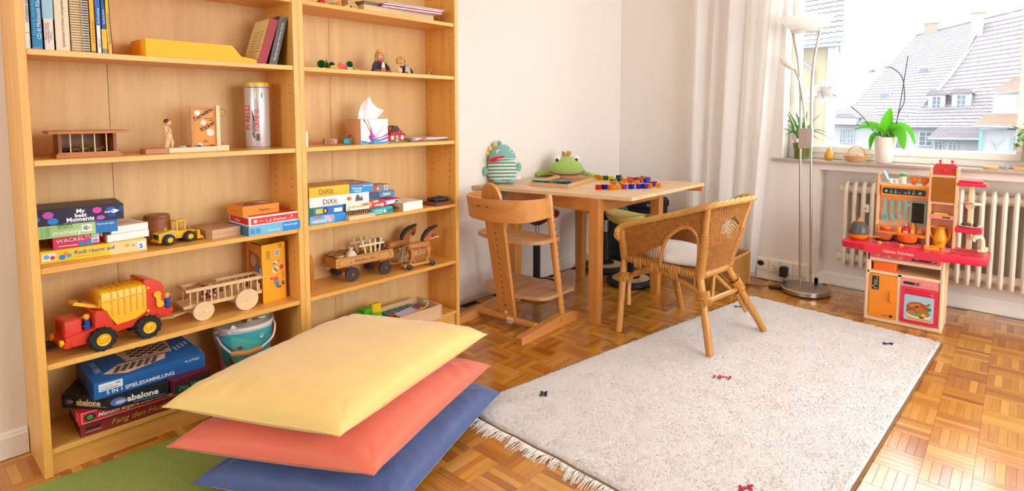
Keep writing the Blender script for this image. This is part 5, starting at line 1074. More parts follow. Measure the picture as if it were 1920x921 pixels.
o = thing('book', 'dark grey book with white spine lettering leaning against the bookcase side', 'book', (.705, .040, zA), rot=(0, R(14), R(-4))); obj('cover', G().b2(-.002, 0, 0, .15, 0, .190), pr('#4a3f3a'), o); obj('spine', G().b2(-.002, .026, -.003, 0, 0, .190), pr('#564c49'), o); obj('back_cover', G().b2(.024, .026, 0, .15, 0, .19), pr('#2c2626'), o); obj('pages', G().b2(0, .024, .001, .146, .002, .188), pr('#e9dfcd'), o)
text('Märchen aus aller Welt der Familie', .0105, ink('#ded8d2'), o, (.017, -.0036, .02), TU); g = G(); [g.b2(-.0027, -.002, .03, .075+.01*(k % 3), .03+.028*k, .046+.028*k) for k in range(5)]; obj('small_print', g, pr('#8a7a70'), o, kind='stuff')

# ================================================================ left bookcase, second compartment
zB = ZL[3]+.0003
ow, owd = wood('toy_orange_wood', '#c97f34', '#a8601f', 'x', .4, 9), wood('toy_brown_wood', '#9a5a24', '#7a4216', 'z', .45, 9); pale = wood('toy_pale_wood', '#e9cfa6', '#d8b482', 'x', .45, 9); palez = wood('toy_pale_wood_z', '#e9cfa6', '#d8b482', 'z', .45, 9)
t = thing('wooden_cage', 'little wooden animal cage with a flat roof at the left of the second compartment', 'toy cage', (.078, .042, zB), R(-3)); obj('base', G().b2(0, .157, 0, .105, 0, .011), ow, t); obj('roof', G().b2(-.016, .182, -.008, .115, .072, .080), ow, t); obj('floor_rail', G().b2(.004, .15, .002, .008, .011, .016), ow, t); obj('back_wall', G().b2(.006, .146, .094, .098, .011, .072), owd, t)
for x in (.006, .138): obj('side_wall', G().b2(x, x+.008, .004, .098, .011, .072), owd, t)
for k in range(4): obj('bar', G().cyl((.034+.029*k, .006, .011), (.034+.029*k, .006, .072), .0016), pale, t)
for x, y, s, lab, c in ((.03, .05, .9, 'dark wooden toy animal at the left end of the cage', '#3a2414'), (.05, .04, 1.1, 'brown wooden toy animal behind the first bars of the cage', '#7a4a2a'), (.075, .055, 1.2, 'ochre wooden toy animal in the middle of the cage', '#8a5a2c'), (.105, .04, .9, 'flat wooden toy animal at the right of the cage', '#8f6238')):
    w_ = Matrix.Rotation(R(-3), 3, 'Z') @ Vector((x, y, .0112)); o = thing('wooden_animal', lab, 'toy animal', (.078+w_.x, .042+w_.y, zB+w_.z), R(20*s)); wm = M('animal_'+c[1:], c, .5, var=.2)
    obj('body', G().ball((0, 0, .011*s), (.012*s, .005*s, .006*s), 10), wm, o, 60); obj('head', G().ball((.013*s, 0, .017*s), (.005*s, .004*s, .005*s), 8), wm, o, 60); [obj('leg', G().cyl((a*.008*s, b*.003*s, 0), (a*.008*s, b*.003*s, .009*s), .0018*s, n=6), wm, o) for a in (-1, 1) for b in (-1, 1)]
t = thing('goal_wall_game', 'wooden goal wall game with a small kicker figure and a lettered board', 'wooden game', (.303, .050, zB), R(0)); obj('side_rail', G().b2(.067, .214, 0, .006, 0, .017), pale, t); obj('end_block', G().b2(0, .0665, 0, .058, 0, .0168, .0008), ow, t); obj('base', G().b2(.067, .2145, .0062, .0618, 0, .007), pale, t); obj('end_block', G().b2(.215, .255, .0, .062, 0, .0195), pale, t)
bd = obj('goal_board', G().b2(.146, .226, .034, .040, .007, .158, .001), M('board_orange', '#d98a24', .45, var=.06), t); obj('board_frame', G().b2(.226, .238, .026, .048, .005, .160), palez, t)
fg = G(); fg.b2(.146, .226, .031, .034, .148, .158); fg.b2(.146, .153, .031, .034, .007, .148); obj('frame_edge', fg, ow, bd)
for x, z, r in ((.168, .134, .0095), (.186, .100, .0095), (.207, .065, .0125), (.172, .020, .009)): obj('goal_hole', G().cyl((x, .0338, z), (x, .0332, z), r, n=20), M('hole_steel', '#a59a90', .35, .4), bd)
text('Torwand', .020, ink('#2a1a10'), bd, (.157, .0330, .104), (pi/2, R(-33), 0), bold=.02); text('Kicker', .020, ink('#2a1a10'), bd, (.180, .0330, .068), (pi/2, R(-33), 0), bold=.02)
for s, x, z in (('Drei Treffer', .182, .146), ('oben', .19, .139), ('Eine in der', .192, .113), ('Mitte', .204, .106), ('Drei', .184, .036), ('unten', .184, .030)): text(s, .0062, ink('#3a2414'), bd, (x, .0330, z))
obj('trophy_hoop', G().tube([(.246, .04, .146)]+[(.249+.013*cos(a), .04, .136+.013*sin(a)) for a in [pi*.7-2*pi*.8*k/14 for k in range(15)]]+[(.243, .04, .118)], .0016, 6), chrome, t); obj('hoop_stand', G().tube([(.243, .04, .118), (.243, .04, .03), (.25, .035, .022)], .0014, 6), chrome, t)
for x, c, lab in ((.114, '#b9b4b0', 'silver'), (.134, '#a8141c', 'red'), (.166, '#2a5a9c', 'blue'), (.208, '#b0202a', 'red')):
    obj('disc' if lab == 'silver' else 'ball', G().lathe([(.001, 0), (.010, .001), (.010, .005), (.001, .006)], 14, c=(x, .02, .0165)) if lab == 'silver' else G().ball((x, .02, .0145), .0085, 12), pl(c), t, 60, label='%s disc' % lab if lab == 'silver' else '%s ball' % lab)
fgm = wood('figure_wood', '#e6c08a', '#d0a266', 'z', .45, 9); kf = G(); kf.loft([[(x+a*cos(u), .03+b*sin(u), z) for u in [2*pi*k/12 for k in range(12)]] for z, x, a, b in ((.017, .068, .008, .007), (.04, .074, .0095, .008), (.058, .077, .011, .009), (.072, .073, .010, .008), (.086, .070, .0085, .007), (.092, .072, .003, .003))]); kb_ = obj('kicker_figure', kf, fgm, t, 60); obj('head', G().ball((.076, .03, .102), (.0105, .009, .011), 12), fgm, kb_, 60); obj('hair', G().ball((.0725, .03, .106), (.010, .0092, .0085), 12), pl('#5a3018'), kb_, 60); obj('arm', G().tube(bez([(.074, .022, .086), (.080, .020, .072), (.070, .019, .066)], 4), .003, 6), fgm, kb_); obj('arm', G().tube(bez([(.070, .038, .084), (.058, .036, .068), (.048, .034, .066)], 4), .003, 6), fgm, kb_); obj('kicking_leg', G().tube([(.08, .027, .05), (.086, .026, .032), (.083, .026, .0175)], [.006, .005, .004], 8), fgm, kb_)
t = thing('ball_tin', 'white and silver tall ball tin with a yellow lid beside the goal wall game', 'tin', (.690, .118, zB)); obj('can', G().lathe([(.001, 0), (.041, 0), (.0425, .004), (.0425, .236), (.041, .24), (.001, .24)], 40), M('tin_silver', '#c9c3c2', .32, .35, var=.05), t); obj('lid', G().lathe([(.0435, .236), (.0435, .247), (.040, .250), (.001, .250)], 40), pl('#d8c22c'), t)
for z in (.006, .230): obj('rim_ring', G().tube([(.0425*cos(a), .0425*sin(a), z) for a in [2*pi*k/32 for k in range(32)]], .0014, 5, loop=True), chrome, t)
def wrap(o, polys, c, n='printed_patch', r=.0427):
    g = G()
    for p in polys:
        u0, u1 = min(a for a, _ in p), max(a for a, _ in p)
        cu = lambda a, z, rr: (rr*sin(a), -rr*cos(a), z)
        # strips across the arc keep the print on the curved wall
        m = max(1, int((u1-u0)/.12)); zs = sorted(set(z for _, z in p))
        g.loft([[cu(a, z, r) for a, z in p], [cu(a, z, r+.0003) for a, z in p]])
    return obj(n, g, pr(c), o, 0)
V0 = R(-25)                                               # the side that looks to the room
wrap(t, [[(V0-.42, .052), (V0-.20, .034), (V0-.20, .112), (V0-.42, .15)]], '#2c2a2c'); wrap(t, [[(V0-.37, .06), (V0-.34, .058), (V0-.34, .118), (V0-.37, .124)], [(V0-.29, .05), (V0-.25, .047), (V0-.25, .10), (V0-.29, .106)]], '#b9b2b0', r=.0429)
wrap(t, [[(V0-.42, .19), (V0-.05, .19), (V0-.05, .212), (V0-.42, .212)]], '#efe6da'); wrap(t, [[(V0-.1+.02*k, .03), (V0-.09+.02*k, .03), (V0-.09+.02*k, .055), (V0-.1+.02*k, .055)] for k in range(14)], '#4a4446'); wrap(t, [[(V0+.38, .19), (V0+.47, .19), (V0+.47, .21), (V0+.38, .21)]], '#2f8a4a')
for s_, a, z, sz, c in (('TORNEO', V0+.14, .062, .0225, '#d8584a'), ('PIRELLI', V0-.62, .07, .024, '#c41c1c')):
    for k, ch in enumerate(s_): text(ch, sz, ink(c), t, (.0431*sin(a), -.0431*cos(a), z+k*sz*.60), Matrix.Rotation(a, 3, 'Z').to_4x4().to_3x3().__matmul__(TU.to_matrix()).to_euler(), bold=.02)
sm_ = [[(V0+.0+.05*(k % 4), .13+.0*k), (V0+.012+.05*(k % 4), .13), (V0+.012+.05*(k % 4), .175-.01*(k % 3)), (V0+.05*(k % 4), .175-.01*(k % 3))] for k in range(4)]; wrap(t, sm_, '#8a8284')

# ================================================================ left bookcase, third compartment
zC = ZL[2]+.0003
blue, dkb = '#1c6fb8', '#2a2340'
gbox('yellow bottom game box of the left stack in the third compartment', .030, .062, zC, .262, .15, .0375, '#f3c21a', [('F', rc(.165, .262, 0, .0375), '#f0c98a'), ('F', 'Rudi räumt auf', .078, .018, .0165, '#2a5aa0', {'bold': .01}), ('F', rc(.004, .036, .008, .03), '#e9e6ea'), ('F', ell(.014, .020, .007), '#6ab0d8'), ('F', ell(.028, .016, .006), '#b8382c'), ('F', ell(.05, .014, .008), '#2f86c8'), ('F', ell(.058, .024, .005), '#e8862c'), ('F', ell(.066, .017, .006), '#3a9ad0'), ('F', rc(.238, .258, .006, .030), '#e9edf4'), ('F', 'S', .242, .009, .02, '#2a4a9c', {'bold': .03}), ('F', rc(.08, .15, .009, .0105), '#b08a3c'), ('F', ell(.21, .024, .006), '#c9a26a'), ('F', ell(.226, .022, .004), '#8aa0b8')], R(-4))
z1 = zC+.0378
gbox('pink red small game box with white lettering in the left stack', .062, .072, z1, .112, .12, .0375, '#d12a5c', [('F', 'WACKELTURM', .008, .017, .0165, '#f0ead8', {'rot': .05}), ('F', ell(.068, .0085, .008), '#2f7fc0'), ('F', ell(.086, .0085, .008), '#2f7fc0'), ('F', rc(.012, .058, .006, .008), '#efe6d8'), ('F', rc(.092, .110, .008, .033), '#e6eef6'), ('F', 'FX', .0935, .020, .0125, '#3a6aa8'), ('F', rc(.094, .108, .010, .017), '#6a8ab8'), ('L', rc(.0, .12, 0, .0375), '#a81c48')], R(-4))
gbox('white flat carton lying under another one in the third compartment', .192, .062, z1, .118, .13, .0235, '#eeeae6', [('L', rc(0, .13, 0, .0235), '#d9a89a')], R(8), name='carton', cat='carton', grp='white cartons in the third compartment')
gbox('white flat carton with a faint orange picture lying on top of another one', .205, .070, z1+.0238, .105, .13, .0225, '#f0ece8', [('T', rc(.02, .085, .03, .10), '#e9c9b0'), ('T', ell(.055, .065, .02), '#dca88a')], R(8), name='carton', cat='carton', grp='white cartons in the third compartment')
gbox('green memory game box in the left stack of the third compartment', .028, .055, z1+.0378, .188, .145, .0385, '#a5c98a', [('F', rc(.133, .188, 0, .0385), '#1f72b8'), ('F', rc(.044, .078, .026, .0375), '#2f9a6a'), ('F', 'NATUR', .046, .0275, .009, '#f2d23c', {'bold': .02}), ('F', 'memory', .032, .008, .0195, '#f2f0e4', {'bold': .015}), ('F', rc(.100, .124, .010, .031), '#e9e6da'), ('F', ell(.110, .021, .007), '#7a8ab0'), ('F', ell(.117, .021, .0045), '#e0b040'), ('F', 'Ravensburger', .137, .026, .0078, '#f2f4f8'), ('F', rc(.004, .013, .004, .034), '#8ab878'), ('F', rc(.015, .026, .004, .034), '#7fb070')], R(-5))
gbox('dark violet game box with coloured dots on top of the left stack', .024, .052, z1+.0766, .208, .158, .0475, dkb, [('F', ell(.0, .021, .009), '#1f86d8'), ('F', ell(.028, .031, .0125, .0105), '#c84ab8'), ('F', ell(.038, .012, .0125, .0095), '#1f86d8'), ('F', ell(.142, .034, .0115, .0095), '#d83aa0'), ('F', ell(.150, .010, .0105, .007), '#c050b8'), ('F', ell(.176, .034, .012, .006), '#2a62c0'), ('F', ell(.177, .016, .012, .008), '#2a3a8a'), ('F', ell(.202, .032, .006, .010), '#22447c'), ('F', 'My', .092, .031, .0165, '#f2f2f6', {'bold': .03}), ('F', 'best', .088, .018, .0165, '#f2f2f6', {'bold': .03}), ('F', 'Moments', .068, .006, .0175, '#f2f2f6', {'bold': .03}), ('F', 'noris', .160, .023, .011, '#f2f2f6', {'bold': .02}), ('F', [(.178, .020), (.188, .022), (.197, .0275), (.188, .032), (.178, .033), (.184, .0275)], '#f2f2f6'), ('F', rc(.062, .145, .002, .0032), '#8a86a8'), ('T', rc(.015, .19, .012, .15), '#3a3050'), ('T', 'My best Moments', .03, .05, .018, '#6a4a5a')], R(-6))
t = thing('leather_cup', 'brown leather dice cup standing upside down in the third compartment', 'dice cup', (.352, .148, zC)); lea = M('leather_tan', '#8e4f22', .42, var=.2, scale=12, bump=.15, bscale=200); obj('cup', G().lathe([(.046, 0), (.047, .004), (.0465, .006), (.038, .092), (.036, .096), (.001, .097)], 32), lea, t); obj('edge_ring', G().lathe([(.046, 0), (.0485, .001), (.0485, .006), (.0465, .008)], 32), lea, t); obj('stitching', G().tube([(.0389*cos(a), .0389*sin(a), .086) for a in [2*pi*k/28 for k in range(28)]], .0008, 4, loop=True), pl('#5a2f14'), t)
# wheel loader
ly = pl('#e8b01c'); t = thing('toy_wheel_loader', 'yellow toy wheel loader before the leather cup', 'toy vehicle', (.335, .050, zC), R(12))
obj('front_body', G().prism([(0, .018), (.055, .018), (.058, .042), (.045, .048), (.004, .042), (0, .038)], .012, .052, 'y'), ly, t); obj('grille', G().b2(-.0012, 0, .017, .047, .021, .038), rub, t); obj('bumper', G().b2(-.004, .006, .008, .056, .012, .018, .001), ly, t)
[obj('headlight', G().cyl((-.0012, y, .0225), (-.0025, y, .0225), .002, n=8), pl('#f4f0e0'), t) for y in (.022, .042)]
obj('rear_body', G().prism([(.058, .016), (.115, .016), (.118, .036), (.058, .042)], .014, .05, 'y'), ly, t); cab_ = obj('cab', G().b2(.06, .09, .016, .048, .072, .078, .001), ly, t)
for x in (.061, .088):
    for y in (.018, .046): obj('cab_post', G().b2(x-.002, x+.002, y-.002, y+.002, .04, .073), ly, cab_)
obj('stripe', G().b2(.006, .052, .0112, .0121, .035, .0395), pl('#8aa8b8'), t, label='pale blue stripe'); obj('exhaust', G().cyl((.03, .03, .045), (.03, .03, .058), .002), ly, t)
for x in (.027, .095):
    for y, s in ((.006, -1), (.058, 1)):
        wl = obj('wheel', G().lathe([(.008, -.009), (.016, -.009), (.0185, -.006), (.0185, .006), (.016, .009), (.008, .009)], 20, T=Matrix.Translation((x, y, .0185)) @ Matrix.Rotation(pi/2, 4, 'X')), rub, t); obj('hub', G().cyl((x, y+s*.0093, .0185), (x, y-s*.005, .0185), .009, n=14), ly, wl)
obj('shovel', G().prism([(.118, .006), (.142, .004), (.140, .012), (.130, .018), (.128, .036), (.122, .036)], .0, .064, 'y'), ly, t)
gbox('flat pale wooden box with a sliding lid between loader and blue box', .487, .040, zC, .102, .145, .033, '#c99f78', [('T', rc(.006, .096, .006, .139), '#b98d66'), ('F', rc(.004, .098, .015, .0165), '#a87d58')], R(7), name='wooden_box', cat='wooden box')
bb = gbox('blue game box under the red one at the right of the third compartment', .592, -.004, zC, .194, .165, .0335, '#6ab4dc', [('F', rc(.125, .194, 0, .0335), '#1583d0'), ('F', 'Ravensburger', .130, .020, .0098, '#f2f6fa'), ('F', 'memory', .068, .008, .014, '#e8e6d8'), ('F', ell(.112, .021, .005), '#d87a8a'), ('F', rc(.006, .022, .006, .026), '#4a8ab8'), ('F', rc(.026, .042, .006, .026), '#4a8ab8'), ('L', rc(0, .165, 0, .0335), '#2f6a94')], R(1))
rb = gbox('red game box with a white border at the right of the third compartment', .597, .001, zC+.0338, .190, .165, .0345, '#f0e4dc', [('F', rc(.006, .184, .005, .029), '#d92a20'), ('F', '1, 2, Erstlesen', .058, .011, .014, '#f4ece4', {'shear': .25}), ('F', ell(.022, .017, .007), '#f0c0b0'), ('F', rc(.034, .052, .015, .017), '#f0b0a0'), ('F', ell(.158, .020, .004), '#f0c0b0'), ('F', rc(.145, .175, .010, .0115), '#f0b0a0'), ('L', rc(.006, .159, .005, .029), '#d92a20'), ('L', 'Erstlesen', .05, .011, .012, '#f4ece4', {'shear': .25}), ('T', rc(.006, .184, .006, .159), '#cf3a20')], R(1))
gbox('small orange game box lying on top of the red one', .588, .030, zC+.0686, .138, .115, .036, '#e8861c', [('T', rc(.01, .128, .01, .105), '#b8602c'), ('T', [(.02, .03), (.06, .02), (.09, .05), (.05, .09)], '#5a3a2a'), ('T', [(.07, .06), (.12, .03), (.12, .09)], '#e0c9a8'), ('F', 'Tipicat', .055, .012, .016, '#4a2a14', {'shear': .2}), ('F', rc(.10, .13, .014, .0155), '#8a4a18'), ('F', rc(.015, .04, .022, .0235), '#b8661c'), ('L', rc(.02, .07, .014, .017), '#b8661c')], R(4))
# ================================================================ left bookcase, fourth compartment
zD = ZL[1]+.0003
tr_, ty2 = M('truck_red', '#d8301a', .32, var=.04, coat=.3), M('truck_yellow', '#f0b010', .34, var=.04, coat=.2); tb = pl('#1f4fa8')
t = thing('toy_garbage_truck', 'big red and yellow toy garbage truck in the fourth compartment', 'toy truck', (.069, .012, zD), R(5)); D_ = .108
g = G(); g.prism([(0, .032), (.048, .030), (.056, .052), (.068, .066), (.086, .070), (.104, .066), (.112, .052), (.122, .044), (.170, .046), (.182, .062), (.20, .072), (.215, .074), (.235, .066), (.244, .054), (.25, .060), (.21, .084), (.12, .066), (.09, .078), (.088, .074), (0, .060)], .004, D_-.004, 'y'); obj('chassis', g, tr_, t)
obj('bonnet', G().b2(.002, .046, .022, D_-.006, .058, .108, .003), tr_, t); gr = G(); [gr.b2(.0, .0025, .028+.0085*k, .033+.0085*k, .064, .098) for k in range(8)]; obj('grille', gr, pl('#b8240f'), t, kind='stuff')
obj('cab_wall', G().prism([(.088, .060), (.125, .060), (.104, .118), (.097, .122), (.078, .122), (.074, .118), (.072, .060)], .002, D_-.002, 'y'), tr_, t)
obj('seat_ledge', G().b2(.044, .076, .004, D_-.004, .056, .064), tr_, t); obj('bumper', G().b2(-.006, .012, -.002, D_+.002, .030, .050, .003), tr_, t)
for y in (.012, D_-.010): obj('headlight', G().lathe([(.001, 0), (.0085, 0), (.0105, .004), (.0105, .009), (.001, .010)], 16, T=Matrix.Translation((-.004, y, .048)) @ Matrix.Rotation(-pi/2, 4, 'Y')), ty2, t)
lidg = G(); lidg.prism([(.028, .150), (.034, .158), (.098, .130), (.098, .122), (.092, .122)], .030, D_-.030, 'y'); ld = obj('cab_roof', lidg, ty2, t); obj('knob', G().cyl((.05, .05, .147), (.052, .05, .153), .004), rub, ld)
c = G(); c.loft([[(x, y, z) for y, z in ((.002, z0), (.002, .158), (.006, .172), (.016, .179), (D_-.016, .179), (D_-.006, .172), (D_-.002, .158), (D_-.002, z0))] for x, z0 in ((.092+.0, .128), (.095, .126), (.128, .066), (.178, .070), (.212, .086), (.214, .088))]); cn = obj('container', c, ty2, t)
for k in range(6):
    x = .118+.017*k; obj('rib', G().tube([(x, .0005, .092+abs(k-2)*.003), (x, .0005, .158), (x, .005, .1735), (x, .016, .1805), (x, D_-.016, .1805), (x, D_-.005, .1735), (x, D_, .158)], .0019, 6), ty2, cn)
obj('rail', G().tube([(.098, .0, .146), (.212, .0, .150)], .0022, 6), ty2, cn); obj('front_handle', G().b2(.088, .095, .012, .02, .128, .155, .001), ty2, cn); obj('front_handle', G().b2(.088, .095, D_-.022, D_-.014, .128, .155, .001), ty2, cn)
tg = G(); tg.prism([(.212, .076), (.214, .170), (.205, .186), (.212, .190), (.240, .182), (.256, .172), (.262, .150), (.262, .082), (.272, .078), (.286, .080), (.287, .066), (.276, .056), (.258, .056), (.238, .070)], -.001, D_+.001, 'y'); ta_ = obj('tail_loader', tg, tr_, t)
obj('pivot', G().cyl((.216, -.0015, .163), (.216, -.005, .163), .0045, n=12), ty2, ta_); obj('pivot', G().cyl((.213, -.0015, .088), (.213, -.005, .088), .0045, n=12), ty2, ta_)
lv = G(); lv.cyl((.240, -.003, .136), (.240, -.011, .136), .0105, n=18); lv.cyl((.247, -.003, .102), (.247, -.011, .102), .0105, n=18); lv.b2(.237, .250, -.009, -.004, .104, .134); obj('crank_lever', lv, ty2, ta_)
for x in (.086, .210):
    for y, s in ((-.006, -1), (D_+.006, 1)):
        T = Matrix.Translation((x, y, .0355)) @ Matrix.Rotation(pi/2, 4, 'X'); wl = obj('wheel', G().lathe([(.016, -.012), (.030, -.013), (.0345, -.009), (.0355, 0), (.0345, .009), (.030, .013), (.016, .012)], 32, T=T), rub, t)
        tr2 = G(); [tr2.box((x+.0350*cos(a), y+.006*(k % 2*2-1), .0355+.0350*sin(a)), (.004, .010, .004), T=None) for k, a in enumerate([2*pi*i/24 for i in range(24)])]; obj('tread', tr2, rub, wl, kind='stuff')
        hg_ = G(); hg_.lathe([(.001, .0125), (.006, .0125), (.007, .0165), (.011, .0155), (.0125, .0125), (.0165, .0145), (.0185, .0145), (.0185, .004), (.001, .004)], 22, T=Matrix.Translation((x, y, .0355)) @ Matrix.Rotation(-s*pi/2 if s > 0 else pi/2, 4, 'X')); obj('hub', hg_, ty2, wl)
def toyman(label, x, y, z, rz, arms):
    w_ = Matrix.Rotation(R(5), 3, 'Z') @ Vector((x, y, z)); o = thing('toy_man', label, 'toy figure', (.069+w_.x, .012+w_.y, zD+w_.z), rz, 'toy men of the garbage truck')
    obj('body', G().lathe([(.001, 0), (.010, 0), (.0115, .006), (.0105, .022), (.008, .029), (.001, .030)], 16), tb, o, 60); obj('arm', G().tube(bez([(0, -.009, .025), (-.004, -.013, .018), (-.010, -.010, .014+arms)], 4), .0034, 8), tb, o); obj('arm', G().tube(bez([(0, .009, .025), (-.004, .013, .018), (-.010, .010, .014+arms)], 4), .0034, 8), tb, o)
    h = obj('head', G().ball((0, 0, .037), .0088, 14), pl('#e8a07a'), o, 60); obj('beard', G().ball((-.004, 0, .033), (.006, .007, .0045), 10), pl('#c8401c'), h, 60); [obj('eye', G().ball((-.0085, y_, .039), .0011, 6), rub, h) for y_ in (-.003, .003)]
    cp_ = obj('cap', G().lathe([(.0095, .039), (.0095, .043), (.006, .048), (.001, .049)], 16), ty2, o); obj('peak', G().ball((-.008, 0, .0405), (.007, .007, .0014), 12), ty2, cp_)
toyman('toy driver in blue with a yellow cap sitting in the garbage truck', .062, .036, .0645, 0, 0); toyman('toy worker in blue with a yellow cap standing on the truck tail', .273, .012, .0805, R(160), .016)
solo('dark_plate', G().b2(0, .05, 0, .09, 0, .006, .001), M('slate_brown', '#55433c', .5, var=.15), 'flat dark slab lying behind the garbage truck bonnet', 'slab', (.0225, .128, zD))
# ladder wagon
lwx = wood('ladder_wood_x', '#e2bd8c', '#cfa26c', 'x', .45, 9); t = thing('ladder_wagon', 'pale wooden ladder wagon with four disc wheels between truck and yellow carton', 'toy wagon', (.405, .068, zD), R(-2)); LW, WW = .25, .088
obj('bed', G().b2(.0, LW, .006, WW-.006, .052, .058), lwx, t)
for y in (.0, WW-.008):
    obj('bottom_rail', G().b2(-.006, LW+.004, y, y+.008, .047, .060, .001), lwx, t); obj('top_rail', G().b2(.006, LW+.012, y-.003, y+.007, .104, .116, .001), lwx, t)
    for k in range(11): obj('rung', G().cyl((.014+.0225*k, y+.004, .059), (.014+.0225*k, y+.003, .105), .0024, n=8), pale, t)
for x, z in ((-.002, .108), (LW+.004, .108), (-.012, .052)): obj('cross_bar', G().b2(x, x+.010, -.010, WW+.008, z, z+.009, .001), lwx, t)
obj('rear_board', G().b2(LW-.006, LW, .008, WW-.008, .060, .085), lwx, t); obj('drawbar', G().prism([(-.075, .010), (-.04, -.004), (-.038, .004), (.02, .03), (.0, .05), (-.045, .025)], .030, .037), lwx, t)
for x, r in ((.05, .0335), (.195, .0395)):
    ax = obj('axle', G().cyl((x, -.012, r), (x, WW+.012, r), .003), chrome, t); obj('axle_block', G().b2(x-.008, x+.008, .006, WW-.006, r-.006, .048), lwx, t)
    for y in (-.012, WW+.012): wl = obj('disc_wheel', G().lathe([(.001, -.004), (r-.001, -.004), (r, -.003), (r, .003), (r-.001, .004), (.001, .004)], 32, T=Matrix.Translation((x, y, r)) @ Matrix.Rotation(pi/2, 4, 'X')), wood('wheel_wood', '#e6c79c', '#d6b080', 'x', .45, 7), t); obj('axle_cap', G().ball((x, y+(-.005 if y < 0 else .005), r), .0035, 8), chrome, wl)
w_ = Matrix.Rotation(R(-2), 3, 'Z') @ Vector((.085, .044, .0585)); t = thing('bead_roller', 'wooden roller with rods of black red and white beads lying in the ladder wagon', 'toy roller', (.405+w_.x, .068+w_.y, zD+w_.z), R(-2))
for z in (.006, .062): obj('end_disc', G().lathe([(.001, 0), (.026, 0), (.026, .006), (.001, .006)], 20, c=(0, 0, z-.006)), wood('roller_wood', '#b9834e', '#9a6534', 'x', .45, 9), t)
for k in range(8):
    a = 2*pi*k/8; x, y = .0205*cos(a), .0205*sin(a); rd = obj('rod', G().cyl((x, y, .0), (x, y, .062), .0012, n=6), pale, t)
    for j in range(5): obj('bead', G().ball((x, y, .011+.0105*j), (.0052, .0052, .005), 8), [pl('#241f26'), pl('#efe6da'), pl('#c4202a')][(k+j) % 3], rd, 60)
# yellow open carton
t = thing('toy_carton', 'tall open yellow carton printed with toy pictures at the right of the fourth compartment', 'carton', (.668, .072, zD), R(5)); cw_, cd_, ch_ = .094, .112, .226; cy2 = pr('#f0a614')
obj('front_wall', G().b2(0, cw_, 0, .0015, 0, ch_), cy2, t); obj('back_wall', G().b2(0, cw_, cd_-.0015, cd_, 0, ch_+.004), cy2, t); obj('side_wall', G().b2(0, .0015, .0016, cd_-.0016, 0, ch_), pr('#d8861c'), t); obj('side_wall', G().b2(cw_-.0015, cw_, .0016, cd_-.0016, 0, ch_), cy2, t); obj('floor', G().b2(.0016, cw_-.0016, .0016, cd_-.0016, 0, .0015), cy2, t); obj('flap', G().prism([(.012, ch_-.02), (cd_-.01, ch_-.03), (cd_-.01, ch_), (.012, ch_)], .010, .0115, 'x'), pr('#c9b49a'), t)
prints(t, [('F', rc(.050, .072, .176, .200), '#e9dccb')]+[('F', rc(.052+.0026*k, .0532+.0026*k, .178, .198), '#3a342e') for k in range(7)]+[('F', ell(.058, .150, .016, .006), '#efe2d0'), ('F', ell(.066, .152, .007, .007), '#d87a7a'), ('F', ell(.048, .147, .007, .004), '#3a7ac0'), ('F', ell(.052, .122, .013, .013), '#efe0c8'), ('F', ell(.050, .126, .007, .007), '#7a9a4a'), ('F', ell(.056, .118, .007, .006), '#c86a4a'), ('F', ell(.077, .128, .008, .010), '#c8362a'), ('F', ell(.078, .133, .005, .004), '#5a6ab0'), ('F', ell(.053, .085, .010, .009), '#d84a8a'), ('F', ell(.036, .090, .005, .005), '#c8401c'), ('F', ell(.055, .070, .011, .007), '#4a9a7a'), ('F', ell(.058, .058, .007, .009), '#3a7ab8'), ('F', ell(.066, .052, .009, .006), '#c83a1c'), ('F', ell(.082, .064, .006, .008), '#2a2a5a'), ('F', ell(.082, .066, .0025), '#e9dcf0'), ('F', 'CE', .078, .205, .013, '#2a241c', {'rot': pi/2}), ('L', [(.01, .04), (.10, .06), (.10, .18), (.02, .20)], '#8a5a34'), ('L', ell(.05, .16, .022, .025), '#c88a6a'), ('L', ell(.03, .12, .015, .02), '#b84a2a'), ('L', ell(.075, .13, .02, .02), '#5a6a7a'), ('L', ell(.085, .10, .018, .012), '#e0c070'), ('L', ell(.10, .12, .010, .026), '#2a2a3a'), ('L', ell(.10, .12, .007, .020), '#c8c0d0'), ('L', ell(.04, .085, .016, .010), '#efe0d0')], cd_, ch_, cw_)
g = G(); [g.b2(.018+.0036*(k % 4)*1.0, .0195+.0036*(k % 4), -.0006, 0, .165+.004*(k % 3), .200) for k in range(4)]; [g.b2(.080+.003*k, .0812+.003*k, -.0006, 0, .085, .112-.004*k) for k in range(2)]; obj('small_print', g, pr('#8a6a1c'), t, kind='stuff')

